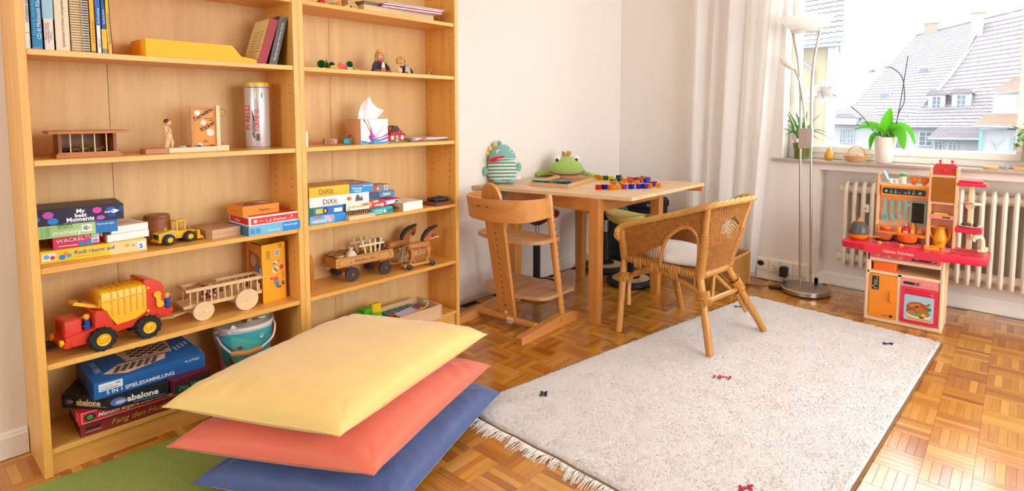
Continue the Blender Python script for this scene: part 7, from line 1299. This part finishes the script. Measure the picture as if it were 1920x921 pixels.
gbox('white domino box with a wooden looking side before the peg board', 1.267, .0, z3_, .118, .105, .0395, '#efe9e0', [('L', rc(0, .105, 0, .0395), '#cfae80'), ('L', 'Domino', .012, .010, .021, '#5a4a30'), ('F', rc(.01, .108, .008, .009), '#dcd4ca'), ('F', rc(.01, .108, .016, .017), '#dcd4ca'), ('F', rc(.01, .108, .024, .025), '#dcd4ca'), ('T', ell(.03, .03, .012), '#d8a09a'), ('T', ell(.06, .05, .014), '#d8c8a0'), ('T', ell(.09, .03, .010), '#e0b8b0')], R(5))
t = thing('marble_board', 'dark wooden board with rows of black pegs at the right of the games shelf', 'wooden game', (1.452, -.006, z3_), R(3)); obj('base', G().b2(0, .112, 0, .10, 0, .016, .0015), wood('board_dark', '#8a4a34', '#6e3424', 'x', .4, 9), t); [obj('peg', G().lathe([(.001, .016), (.0045, .016), (.006, .022), (.0055, .030), (.003, .034), (.001, .035)], 10, c=(.026+.0125*i, .03+.014*j, 0)), M('peg_black', '#1c2028', .25, coat=.4), t, 60) for i in range(7) for j in range(5)]
# fifth compartment: horse cart
z4_ = ZR[1]+.0003; hx1, hy1 = wood('cart_wood', '#d59a52', '#bd7f38', 'x', .42, 9), wood('cart_wood_dark', '#b06c34', '#8f5224', 'x', .45, 9); dkw = M('wheel_brown', '#3a2624', .5, var=.2)
solo('arch_block', G().prism([(0, 0), (.012, 0), (.014, .06), (.022, .075), (.030, .06), (.032, 0), (.044, 0), (.046, .10), (.038, .14), (.022, .156), (.006, .14), (-.002, .10)], 0, .022, 'y'), ow, 'orange wooden arch standing against the side of the horse cart shelf', 'wooden arch', (.842, .115, z4_), R(-62))
t = thing('horse_cart', 'wooden brewery cart with barrels sack and ladder rails on the fifth shelf', 'toy cart', (.985, .092, z4_), R(-4)); CW, CL = .105, .275
obj('floor', G().b2(.004, CL-.004, .006, CW-.006, .066, .072), hx1, t)
for y in (0, CW-.006): sdp = obj('side_board', G().prism([(0, .064), (CL, .064), (CL+.004, .086), (CL-.004, .106), (0, .106)], y, y+.006, 'y'), hx1, t)
for x in (.0, CL-.006): obj('end_board', G().b2(x, x+.006, .0062, CW-.0062, .064, .104), hx1, t)
fr = G(); pts = [(.018, .072), (.024, .067), (CL-.026, .067), (CL-.020, .072), (CL-.014, .074), (CL-.014, .092), (CL-.020, .094), (CL-.026, .100), (.024, .100), (.018, .094), (.012, .092), (.012, .074)]; fr.tube([(x, -.0004, z) for x, z in pts], .0009, 5, loop=True); obj('border_line', fr, pl('#4a2a14'), t); text('L. Waidlers Bier. S', .019, ink('#6a4020'), t, (.062, -.0008, .077), FR_, shear=.45)
for x, r in ((.065, .031), (.225, .029)):
    obj('axle_beam', G().b2(x-.012, x+.012, .008, CW-.008, r, .064), hy1, t)
    for y, s in ((-.014, -1), (CW+.014, 1)):
        T = Matrix.Translation((x, y, r)) @ Matrix.Rotation(pi/2, 4, 'X'); wl = obj('wheel', G().lathe([(.001, -.005), (r-.007, -.005), (r-.006, -.0065), (r, -.0065), (r, .0065), (r-.006, .0065), (r-.007, .005), (.001, .005)], 28, T=T), dkw, t); obj('wheel_cap', G().cyl((x, y+s*.005, r), (x, y+s*.010, r), .0055, .004, n=12), M('brass_cap', '#b08a4a', .35, .7), wl)
obj('drawbar', G().tube([(-.02, .05, .06), (.02, .05, .062)], .005, 8), hx1, t); obj('shaft', G().tube([(CL-.02, .05, .05), (.33, .05, .030)], .006, 8), hy1, t); obj('turntable', G().lathe([(.001, .052), (.03, .052), (.03, .060), (.001, .060)], 20, c=(.225, CW/2, 0)), hy1, t)
for s, y in ((-1, .012), (1, CW-.012)):
    for k, (x0, x1) in enumerate(((.150, .128), (.172, .166), (.192, .193), (.208, .222))): obj('rack_stake', G().prism([(x0-.004, .09), (x0+.004, .09), (x1+.004, .165), (x1-.004, .165)], y-.002, y+.002, 'y'), pale, t)
    obj('rack_rail', G().b2(.112, .236, y-.0045, y-.0022, .138, .147), pale, t)
def on(px, py, pz): v = Matrix.Rotation(R(-4), 3, 'Z') @ Vector((px, py, pz)); return (.985+v.x, .092+v.y, z4_+v.z)
for x, y, lab in ((.028, .026, 'small wooden barrel at the near rear corner of the horse cart'), (.024, .076, 'small wooden barrel at the far rear corner of the horse cart'), (.070, .080, 'small wooden barrel behind the white sack in the horse cart')):
    o = solo('toy_barrel', G().lathe([(.001, 0), (.020, 0), (.0235, .012), (.0245, .022), (.0235, .034), (.021, .044), (.001, .0445)], 24), wood('barrel_wood', '#d9a868', '#c08a4a', 'z', .45, 9), lab, 'toy barrel', on(x, y, .0723), 0, 'barrels on the horse cart'); [obj('hoop', G().lathe([(r, z), (r+.0012, z), (r+.0012, z+.003), (r, z+.003)], 24), dkw, o) for z, r in ((.010, .0228), (.033, .0232))]; obj('lid_ring', G().tube([(.0195*cos(a), .0195*sin(a), .0448) for a in [2*pi*k/20 for k in range(20)]], .0012, 5, loop=True), dkw, o)
o = solo('toy_sack', G().lathe([(.001, 0), (.022, .001), (.026, .012), (.025, .034), (.017, .048), (.007, .054), (.006, .057), (.012, .068), (.002, .066)], 22), M('linen_sack', '#e2d3c4', .9, var=.08, scale=60, bump=.3), 'white tied linen sack on the horse cart', 'toy sack', on(.083, .028, .0723), smooth=70); obj('cord', G().tube([(.0068*cos(a), .0068*sin(a), .0555) for a in [2*pi*k/12 for k in range(12)]], .0014, 5, loop=True), pl('#b09a7a'), o)
hay = M('hay', '#b8955a', .9, var=.3, scale=80)
def hairy(g, c, r, n, L, seed):
    rs = random.Random(seed)
    for k in range(n): d = Vector((rs.gauss(0, 1), rs.gauss(0, 1), rs.gauss(0, 1))).normalized(); p = Vector(c)+Vector((d.x*r[0], d.y*r[1], d.z*r[2]))*rs.uniform(.5, 1); e = Vector((rs.uniform(-1, 1), rs.uniform(-1, 1), rs.uniform(-1, .4))).normalized()*L; g.tube([p, p+e*.6, p+e+Vector((0, 0, -L*.2))], .0008, 3)
g = G(); hairy(g, (0, 0, .02), (.035, .03, .02), 150, .022, 1); o = obj('hay_heap', g, hay, None, 0, recalc=False); o.location = on(.175, .052, .0735); tag(o, 'small heap of hay between the rails of the horse cart', 'hay')
t = thing('wooden_bundle', 'dark bundle hanging at the front rail of the horse cart', 'bundle', on(.228, .06, .112)); obj('ball', G().ball((0, 0, .03), .014, 12), M('bundle_grey', '#5a4a44', .8, var=.3), t, 60); obj('cloth', G().ball((.012, 0, .008), (.02, .018, .016), 12), M('bundle_black', '#241c1c', .9, var=.2), t, 60)
def horse(label, x, y, rz):
    o = thing('wooden_horse', label, 'toy horse', (x, y, z4_), rz, 'wooden horses of the cart'); hb_, hd_ = wood('horse_body', '#c9843e', '#b06c2c', 'x', .42, 8), wood('horse_head', '#b8672a', '#a05420', 'z', .42, 8)
    bs = obj('base_board', G().b2(.0, .165, -.019, .019, .012, .024, .002), hx1, o)
    for xx in (.022, .146):
        obj('axle', G().cyl((xx, -.024, .013), (xx, .024, .013), .002, n=8), dkw, o)
        for s in (-1, 1): wl = obj('wheel', G().lathe([(.001, -.004), (.0115, -.004), (.013, -.003), (.013, .003), (.0115, .004), (.001, .004)], 22, T=Matrix.Translation((xx, s*.026, .013)) @ Matrix.Rotation(pi/2, 4, 'X')), M('wheel_black', '#241f22', .45), o); obj('wheel_cap', G().ball((xx, s*.0305, .013), .003, 8), chrome, wl)
    b = G(); b.lathe([(.001, -.060), (.016, -.058), (.0215, -.045), (.0205, -.01), (.0195, .02), (.0215, .045), (.018, .056), (.001, .060)], 22, T=Matrix.Translation((.085, 0, .103)) @ Matrix.Rotation(pi/2, 4, 'Y') @ Matrix.Identity(4)); obj('body', b, hb_, o, 60)
    for s, (x0, kx, fx, kz) in ((-1, (.045, .045, .030, .06)), (1, (.045, .052, .066, .058)), (-1, (.125, .132, .118, .062))): obj('leg', G().prism([(x0-.011, .104), (x0+.013, .104), (kx+.008, kz+.004), (kx+.006, kz-.012), (fx+.008, .030), (fx+.012, .024), (fx-.003, .024), (fx-.001, .034), (kx-.006, kz-.004)], s*.013-.004, s*.013+.004, 'y'), hb_, o)
    obj('leg', G().prism([(.116, .104), (.138, .106), (.158, .088), (.162, .070), (.152, .050), (.140, .044), (.138, .050), (.148, .060), (.149, .072), (.140, .082)], .009, .017, 'y'), hb_, o); obj('hoof', G().prism([(.140, .051), (.137, .042), (.146, .038), (.151, .046)], .0085, .0175, 'y'), dkw, o)
    hp_ = [(.105, .115), (.112, .142), (.128, .164), (.150, .176), (.176, .180), (.188, .183), (.186, .168), (.184, .152), (.178, .138), (.170, .132), (.164, .140), (.164, .152), (.152, .146), (.148, .122), (.140, .110)]
    hh = obj('head', G().prism(hp_, -.0065, .0065, 'y'), hd_, o); mn = G()
    mn.prism([(.100, .118), (.107, .145), (.124, .168), (.148, .181), (.176, .185), (.190, .188), (.184, .180), (.172, .176), (.166, .170), (.160, .174), (.154, .164), (.146, .168), (.142, .156), (.134, .160), (.130, .146), (.122, .150), (.120, .136), (.112, .136), (.112, .122)], -.0085, .0085, 'y'); obj('mane', mn, M('mane_black', '#2a2220', .7, var=.3, scale=60), o)
    [obj('eye', G().ball((.172, s*.0066, .166), (.0035, .0012, .0028), 8), dkw, hh) for s in (-1, 1)]; hl = G(); hl.tube(bez([(.158, -.0072, .170), (.166, -.0072, .156), (.172, -.0072, .140)], 4), .0009, 5); hl.tube(bez([(.168, -.0072, .142), (.178, -.0072, .146), (.184, -.0072, .148)], 4), .0009, 5); obj('halter', hl, dkw, hh)
    tl = G(); rs = random.Random(int(x*1000))
    for k in range(70): dx, dy = rs.uniform(-.008, .008), rs.uniform(-.008, .008); tl.tube([(.028, dy*.3, .112), (.012+dx, dy*.8, .108), (.004+dx*1.4, dy*1.5, .080), (.002+dx*2.2, dy*2.2, .045+rs.uniform(-.012, .014))], .0009, 3)
    obj('tail', tl, M('horse_hair', '#b09070', .9, var=.3, scale=90), o, 0, kind='stuff', recalc=False); obj('harness_peg', G().b2(.074, .082, -.024, -.019, .068, .096), hb_, o)
    return o
horse('near wooden horse with a black mane on a wheeled board pulling the cart', 1.300, .058, R(-7)); horse('far wooden horse half hidden behind the near one', 1.250, .150, R(-5)); solo('cart_pole', G().tube([(0, 0, 0), (.22, -.028, .03)], .0035, 8), pale, 'pale pole between the two wooden horses', 'pole', (1.315, .108, z4_+.088))
# bottom compartment: box of building blocks
z5_ = ZR[0]+.0003; BX, BY, BL, BW, BH = .850, -.018, .615, .190, .066; bwd = wood('block_box_wood', '#e2bb90', '#d2a676', 'x', .5, 7); t = thing('block_box', 'long shallow wooden box full of coloured blocks on the lowest shelf by the wall', 'wooden box', (BX, BY, z5_), R(-.6))
obj('floor', G().b2(.008, BL-.008, .008, BW-.008, 0, .006), bwd, t)
for y in (0, BW-.008): obj('long_side', G().b2(0, BL, y, y+.008, 0, BH, .0006), bwd, t)
for x in (0, BL-.008): obj('short_side', G().b2(x, x+.008, .0082, BW-.0082, 0, BH-.0004), bwd, t)
fj = G(); [fj.b2(BL-.0085, BL+.0004, -.0004, .004, .004+.013*k, .0105+.013*k) for k in range(5)]; obj('finger_joint', fj, M('joint_end_grain', '#b98a5c', .6), t, kind='stuff')
def blk_(nm, lab, x, y, z, c, shape, rz=0., grp='building blocks in the wooden box'):
    w_ = Matrix.Rotation(R(-.6), 3, 'Z') @ Vector((x, y, z)); g = G()
    if shape == 'cyl': g.cyl((0, 0, 0), (0, 0, .024), .0165, n=20)
    elif shape == 'half': g.prism([(.022*cos(a), .022*sin(a)) for a in [pi*k/12 for k in range(13)]], 0, .024)
    elif shape == 'bridge': g.prism([(-.03, 0), (-.014, 0), (-.011, .008), (0, .012), (.011, .008), (.014, 0), (.03, 0), (.03, .026), (-.03, .026)], 0, .026, 'y')
    else: g.b2(-shape[0]/2, shape[0]/2, -shape[1]/2, shape[1]/2, 0, shape[2], .0012)
    return solo(nm, g, pl(c), lab, 'toy block', (BX+w_.x, BY+w_.y, z5_+w_.z), rz, grp)
Y_, Gn, Bl, Rd = '#f2c21a', '#4fae24', '#4a6aa8', '#c02a34'
for nm, lab, x, y, z, c, sh, rz in (
    ('toy_block', 'yellow block standing upright at the left of the green blocks', .120, .13, .0063, Y_, (.036, .036, .075), .2), ('toy_block', 'yellow block right beside the leftmost standing yellow block', .170, .125, .0063, Y_, (.040, .036, .068), .1), ('toy_block', 'green block standing left of the other green ones', .235, .14, .0063, Gn, (.044, .036, .084), -.1), ('toy_block', 'green block lying across the top behind the middle', .290, .150, .0063, Gn, (.05, .04, .092), .3), ('toy_block', 'bright green block in front of the green heap', .268, .088, .0063, '#5ac02a', (.044, .034, .062), .25), ('toy_block', 'bright green tilted block at the right of the green heap', .316, .092, .0063, '#66cc30', (.038, .04, .072), -.3), ('toy_block', 'tall yellow block behind the green heap', .350, .160, .0063, Y_, (.05, .026, .098), .05),
    ('toy_block', 'green roof block lying right of the green heap', .362, .100, .0063, Gn, (.04, .036, .040), .4), ('toy_block', 'orange red block before the white leaflet', .368, .045, .0063, '#e2481c', (.04, .03, .034), .3), ('toy_block', 'blue block before the white leaflet', .415, .045, .0063, '#2a7ab8', (.044, .03, .036), .15), ('toy_block', 'yellow flat block before the green heap', .330, .045, .0063, '#e8a81c', (.036, .032, .034), -.2),
    ('toy_block', 'grey blue block at the left end of the wooden box', .060, .155, .0063, '#4a6478', (.05, .03, .044), .1), ('toy_block', 'red block at the left end of the wooden box', .040, .120, .0063, Rd, (.034, .034, .040), .3), ('toy_block', 'blue round block at the left corner of the wooden box', .026, .100, .0063, '#2a5fa8', 'cyl', 0)): blk_(nm, lab, x, y, z, c, sh, rz)
rows_ = (('green', '#3f8a3a', .170, 'cyl', 5), ('blue', Bl, .140, 'cyl', 6), ('red', Rd, .108, 'cyl', 6), ('yellow', '#eeb01c', .074, 'half', 4)); nth = ['first', 'second', 'third', 'fourth', 'fifth', 'sixth']
for cn, c, y, sh, n in rows_:
    for k in range(n): blk_('toy_block', '%s %s round block from the wall end of the wooden box' % (nth[n-1-k], cn), .405+.034*k if n > 4 else .430+.044*k, y, .020, c, sh, 0, '%s blocks in a row' % cn)
blk_('toy_block', 'green flat block beside the white leaflet at the wall end', .56, .045, .018, '#3f9a34', (.05, .03, .030), .5)
w_ = (BX+.46, BY+.062, z5_+.052); solo('leaflet', G().b2(-.055, .055, -.028, .028, 0, .0015), pr('#c9bfcc'), 'folded white leaflet lying on the coloured blocks', 'leaflet', w_, R(8), rot=(R(8), 0, R(10))); solo('white_ring', G().tube(bez([(0, 0, 0), (.05, .0, .012), (.075, .022, .02), (.07, .05, .024)], 6), .003, 6, flat=.4), pl('#d9d4d2'), 'curved white strip above the blocks at the wall end', 'strip', (BX+.50, BY+.03, z5_+.054))
# ================================================================ the street outside the window
tileg = M('roof_tile_grey', '#636063', .8, var=.22, scale=3); tilep = M('roof_tile_dark', '#5d575a', .8, var=.3, scale=4); tilr = M('roof_tile_red', '#7f5a4b', .8, var=.22, scale=4)
rend = M('render_white', '#838488', .9, var=.05, scale=2); rendy = M('render_cream', '#7d735d', .9, var=.05, scale=2); outw = M('outside_paint', '#94969a', .7, var=.03); gut = M('zinc_gutter', '#76808a', .5, .3, var=.1); brk = M('chimney_brick', '#80665a', .9, var=.25, scale=6); gl_ = M('window_dark_glass', '#4c5662', .15, var=.1); tealp = M('teal_post', '#4f8a8a', .6, var=.05)
def tiles(parent, P, nc, nt, m, bend=0., name='roof_tiles', amp=.035):
    """P: eave left, eave right, ridge right, ridge left; courses of pantiles that overlap"""
    a, b, c, d = [Vector(p) for p in P]; n = (b-a).cross(d-a).normalized(); n = n if n.z > 0 else -n; g = G()
    def pt(u, v): p = (a*(1-u)+b*u)*(1-v)+(d*(1-u)+c*u)*v; p = Vector(p); p.z -= bend*sin(pi*v); return p
    for k in range(nc):
        v0, v1 = k/nc, min(1, (k+1.15)/nc); r0, r1, r2 = [], [], []
        for i in range(nt*4+1):
            u = i/(nt*4); w = amp*.5*(1+sin(2*pi*i/4+.4)); st = (.012*((i//4*7+k*3) % 5)/5)
            r0.append(pt(u, v0)+n*(.055+w+st)); r1.append(pt(u, v1)+n*(.008+w*.6)); r2.append(pt(u, v0)+n*(.0+w))
        g.loft([r2, r0, r1], False, False)
    return obj(name, g, m, parent, 0, kind='stuff', recalc=False)
def owin(parent, x, y0, y1, z0, z1, nx=2, nz_=3):
    f = G(); t = min(.07, (y1-y0)*.09); f.b2(x-.05, x+.02, y0, y0+t, z0, z1); f.b2(x-.05, x+.02, y1-t, y1, z0, z1); f.b2(x-.05, x+.02, y0+t, y1-t, z0, z0+t); f.b2(x-.05, x+.02, y0+t, y1-t, z1-t, z1)
    for k in range(1, nx): y = y0+(y1-y0)*k/nx; f.b2(x-.045, x+.015, y-t*.4, y+t*.4, z0+t, z1-t)
    for k in range(1, nz_): z = z0+(z1-z0)*k/nz_; f.b2(x-.04, x+.01, y0+t, y1-t, z-t*.25, z+t*.25)
    o = obj('window', f, outw, parent); obj('pane', G().b2(x-.01, x+.01, y0+t, y1-t, z0+t, z1-t), gl_, o); return o
struct('ground', G().b2(6, 140, -60, 70, -6.3, -6), M('street', '#5a5a5c', .9, var=.1, scale=1))
# rear house with the long grey roof
t = thing('roofed_house', 'rear house with a long grey tiled roof and a short brick chimney beyond the window', 'building', (70, 6, -6)); off = Vector((70, 6, -6))
def W_(p): return tuple(Vector(p)-off)
tiles(t, [W_(p) for p in ((62.9, 12.1, .4), (62.9, 4.6, -.1), (78.5, -1.5, 11.9), (78.5, 8.04, 9.9))], 34, 34, tileg)
g = G(); g.add([W_(p) for p in ((63.4, 11.9, -.6), (63.4, 4.6, -1.1), (78.5, -1.5, 9.6), (78.5, 8.0, 8.0), (63.4, 11.9, -6), (63.4, 4.6, -6), (78.5, -1.5, -6), (78.5, 8.0, -6))], [(0, 1, 2, 3), (0, 4, 5, 1), (1, 5, 6, 2), (2, 6, 7, 3), (3, 7, 4, 0)]); obj('wall', g, rend, t)
obj('ridge_tiles', G().tube([W_((78.5, 8.1, 10.0)), W_((78.5, -1.5, 12.0))], .14, 8), tileg, t); obj('verge_board', G().tube([W_((62.9, 12.15, .45)), W_((78.5, 8.1, 9.95))], .12, 6), outw, t)
g = G(); g.box(W_((78.8, 6.6, 10.2)), (1.0, 1.3, 2.1), .03); ch = obj('chimney', g, brk, t); obj('chimney_cap', G().box(W_((78.8, 6.6, 11.3)), (1.2, 1.5, .14)), outw, ch)
for x, y, z in ((70.7, 6.1, 5.35), (66.9, 8.9, 2.75)): sk_ = obj('skylight', G().box(W_((x-.1, y, z+.15)), (.75, 1.0, .5), .03), outw, t); obj('pane', G().box(W_((x-.5, y, z+.15)), (.06, .8, .34)), gl_, sk_)
# front house with dormers
t = thing('roofed_house', 'front house with two white dormers and a tall chimney on its grey tiled roof', 'building', (58, 0, -6)); off = Vector((58, 0, -6))
def W_(p): return tuple(Vector(p)-off)
tiles(t, [W_(p) for p in ((52.3, 5.33, .05), (52.3, -7, .25), (65.5, -9, 11.2), (65.5, .96, 9.45))], 28, 46, tilep, .95)
g = G(); g.add([W_(p) for p in ((52.8, 5.1, -.1), (52.8, -7, 0), (52.8, -7, -6), (52.8, 5.1, -6), (65.5, .7, 9.2), (65.5, -9, 10.9), (65.5, -9, -6), (65.5, .7, -6))], [(0, 1, 2, 3), (4, 7, 6, 5), (0, 3, 7, 4), (1, 5, 6, 2)]); obj('wall', g, rend, t)
cv = [(52.2, 5.38, .12), (54.5, 4.72, .98), (57, 3.85, 2.25), (59, 3.15, 3.85), (62, 2.12, 6.5), (65.5, 1.0, 9.55)]
vb = G(); vb.loft([[W_((x, y, z)), W_((x, y+.05, z)), W_((x, y+.35-.02*i, z-.35-.12*(2.5-abs(i-2.5)))), W_((x, y+.3-.02*i, z-.40-.12*(2.5-abs(i-2.5))))] for i, (x, y, z) in enumerate(cv)], False); obj('verge_board', vb, outw, t)
g = G(); g.b2(-1, 1, -1, 1, 0, .1); g = G(); g.box(W_((64.3, 1.55, 8.3)), (.8, .85, 3.6), .02); ch = obj('chimney', g, M('chimney_render', '#86796c', .9, var=.15, scale=3), t); obj('chimney_cap', G().box(W_((64.3, 1.55, 10.0)), (.95, 1.0, .16)), brk, ch); obj('chimney_cap', G().box(W_((64.3, 1.55, 10.3)), (.6, .62, .45)), gut, ch)
for y0, y1, z0, z1 in ((2.80, 3.92, 1.25, 2.55), (1.14, 2.36, 1.2, 2.65)):
    dm_ = obj('dormer', G().b2(55.1-58, 57.6-58, y0, y1, z0+6-.6, z1+6), outw, t); obj('dormer_roof', G().prism([(y0-.18, z1+5.98), (y1+.18, z1+5.98), (y1-.1, z1+6.34), (y0+.1, z1+6.34)], 54.85-58, 58.6-58, 'x'), tilep, dm_)
    owin(t, 55.06-58, (y0+y1)/2-.32, (y0+y1)/2+.32, z0+6.16, z1+5.86)
tiles(t, [W_(p) for p in ((49.4, 3.2, -.74), (49.4, -1.4, -.66), (52.5, -1.2, .16), (52.5, 2.75, .1))], 9, 17, tilep, 0, 'porch_tiles'); g = G(); g.b2(49.9-58, 52.8-58, -1.4, 2.9, 0, 5.2); obj('porch_wall', g, rend, t); obj('gutter', G().tube([W_((49.3, 3.2, -.8)), W_((49.3, -1.4, -.72))], .09, 8), gut, t); obj('gutter', G().tube([W_((52.2, 5.3, -.02)), W_((52.2, -7, .16))], .09, 8), gut, t)
for a in ((52.75, 3.2, 4.16, -1.5, -.36), (49.85, 2.30, 2.84, -1.65, -.98), (49.85, 1.45, 2.0, -1.65, -.98)): owin(t, a[0]-58, a[1], a[2], a[3]+6, a[4]+6)
# red roofed house at the window edge
t = thing('roofed_house', 'white house with two reddish tiled roofs at the edge of the window view', 'building', (47, -2, -6)); off = Vector((47, -2, -6))
def W_(p): return tuple(Vector(p)-off)
g = G(); g.b2(47.3-47, 51-47, -6+2, -.5+2, 6.2, 8.35); g.b2(45.2-47, 47.3-47, -6+2, .03+2, 0, 6.05); obj('wall', g, rend, t); tiles(t, [W_(p) for p in ((47.0, -.3, 2.46), (47.0, -6, 2.42), (51.2, -6, 4.6), (51.2, -1.5, 3.5))], 11, 24, tilr, 0, 'roof_tiles', .03); tiles(t, [W_(p) for p in ((44.6, .34, .28), (44.6, -6, .34), (47.3, -6, 1.05), (47.3, -.2, 1.03))], 9, 28, tilr, 0, 'roof_tiles', .03)
obj('teal_post', G().b2(45.05-47, 45.2-47, -.16+2, .02+2, 3.5, 5.98), tealp, t); obj('gutter', G().tube([W_((44.5, .34, .22)), W_((44.5, -6, .28))], .08, 8), gut, t); owin(t, 47.25-47, -1.5-.0+.0, -.62, 7.25, 8.05); owin(t, 47.25-47+0, -2.6+2, -1.75+2, 7.25, 8.05); owin(t, 45.15-47, -1.98+2, -1.62+2, 4.7, 5.7)
br_ = G(); br_.tube([W_((45.1, -.75, -.75)), W_((45.1, -.9, -1.2)), W_((45.1, -.6, -.5))], .02, 5); br_.tube([W_((45.1, -.9, -.95)), W_((45.1, -1.25, -.5))], .015, 5); obj('wall_ornament', br_, gut, t, kind='stuff')
# low house at the left and the near house with the roof above the lamp
t = thing('low_house', 'low pale house with small windows behind the aloe and the orchid', 'building', (60, 9.5, -6)); off = Vector((60, 9.5, -6))
def W_(p): return tuple(Vector(p)-off)
g = G(); g.b2(57.9-60, 62-60, 7.6-9.5, 16-9.5, 0, 6.2); obj('wall', g, rend, t); tiles(t, [W_(p) for p in ((57.5, 16, .2), (57.5, 7.4, .1), (62.9, 9.2, 1.5), (62.9, 16, 1.5))], 9, 30, tileg); obj('gutter', G().tube([W_((57.4, 16, .14)), W_((57.4, 7.4, .04))], .09, 8), gut, t)
for a in ((9.75, 10.35), (10.4, 10.95), (11.9, 12.8)): owin(t, 57.85-60, a[0]-9.5, a[1]-9.5, -1.75+6, -.4+6)
dmr = obj('dormer', G().b2(57.0-60, 58.4-60, 9.5-9.5, 11.2-9.5, 6.0, 6.6), outw, t); obj('dormer_roof', G().prism([(9.4-9.5, 6.6), (11.3-9.5, 6.6), (10.9-9.5, 7.0), (9.8-9.5, 7.0)], 56.9-60, 60-60, 'x'), tileg, dmr)
t = thing('near_house', 'near cream house with a steep tiled roof and zinc gutter seen above the lamp', 'building', (26, 6, -6)); off = Vector((26, 6, -6))
def W_(p): return tuple(Vector(p)-off)
tiles(t, [W_(p) for p in ((23.7, 9.5, 3.6), (23.7, 3.27, 3.9), (29.1, 4.55, 8.9), (29.1, 11.5, 8.2))], 21, 26, tileg, 0, 'roof_tiles', .05); g = G(); g.prism([(24.4-26, 3.72-6), (30-26, 5.3-6), (30-26, 12-6), (24.4-26, 11-6)], 0, 9.75); obj('wall', g, rendy, t); obj('corner_strip', G().b2(24.3-26, 24.42-26, 3.70-6, 3.95-6, 0, 9.7), outw, t); obj('eave_board', G().b2(23.8-26, 24.4-26, 3.4-6, 11-6, 9.62, 9.8), outw, t); obj('gutter', G().tube([W_((23.6, 9.5, 3.52)), W_((23.6, 3.25, 3.82))], .085, 10), gut, t); obj('drain_pipe', G().tube([W_(p) for p in ((23.7, 5.0, 3.55), (24.0, 5.0, 3.3), (24.25, 4.45, 2.75), (24.25, 4.42, -6))], .06, 10), gut, t); obj('drain_pipe', G().tube([W_(p) for p in ((23.8, 3.45, 3.75), (24.2, 3.5, 3.4), (24.2, 3.62, 2.5), (24.2, 3.62, -6))], .05, 10), gut, t)
for i, (z, dz, lab) in enumerate(((10.1, .25, 'lower thin overhead cable in the sky beyond the window'), (11.9, -1.6, 'upper thin overhead cable in the sky beyond the window'))): solo('overhead_cable', G().tube([(68.1, 20, z), (68.1, 8, z+dz*.4), (68.1, -4, z+dz)], .025, 5), M('cable_grey', '#7a7a80', .6), lab, 'cable')
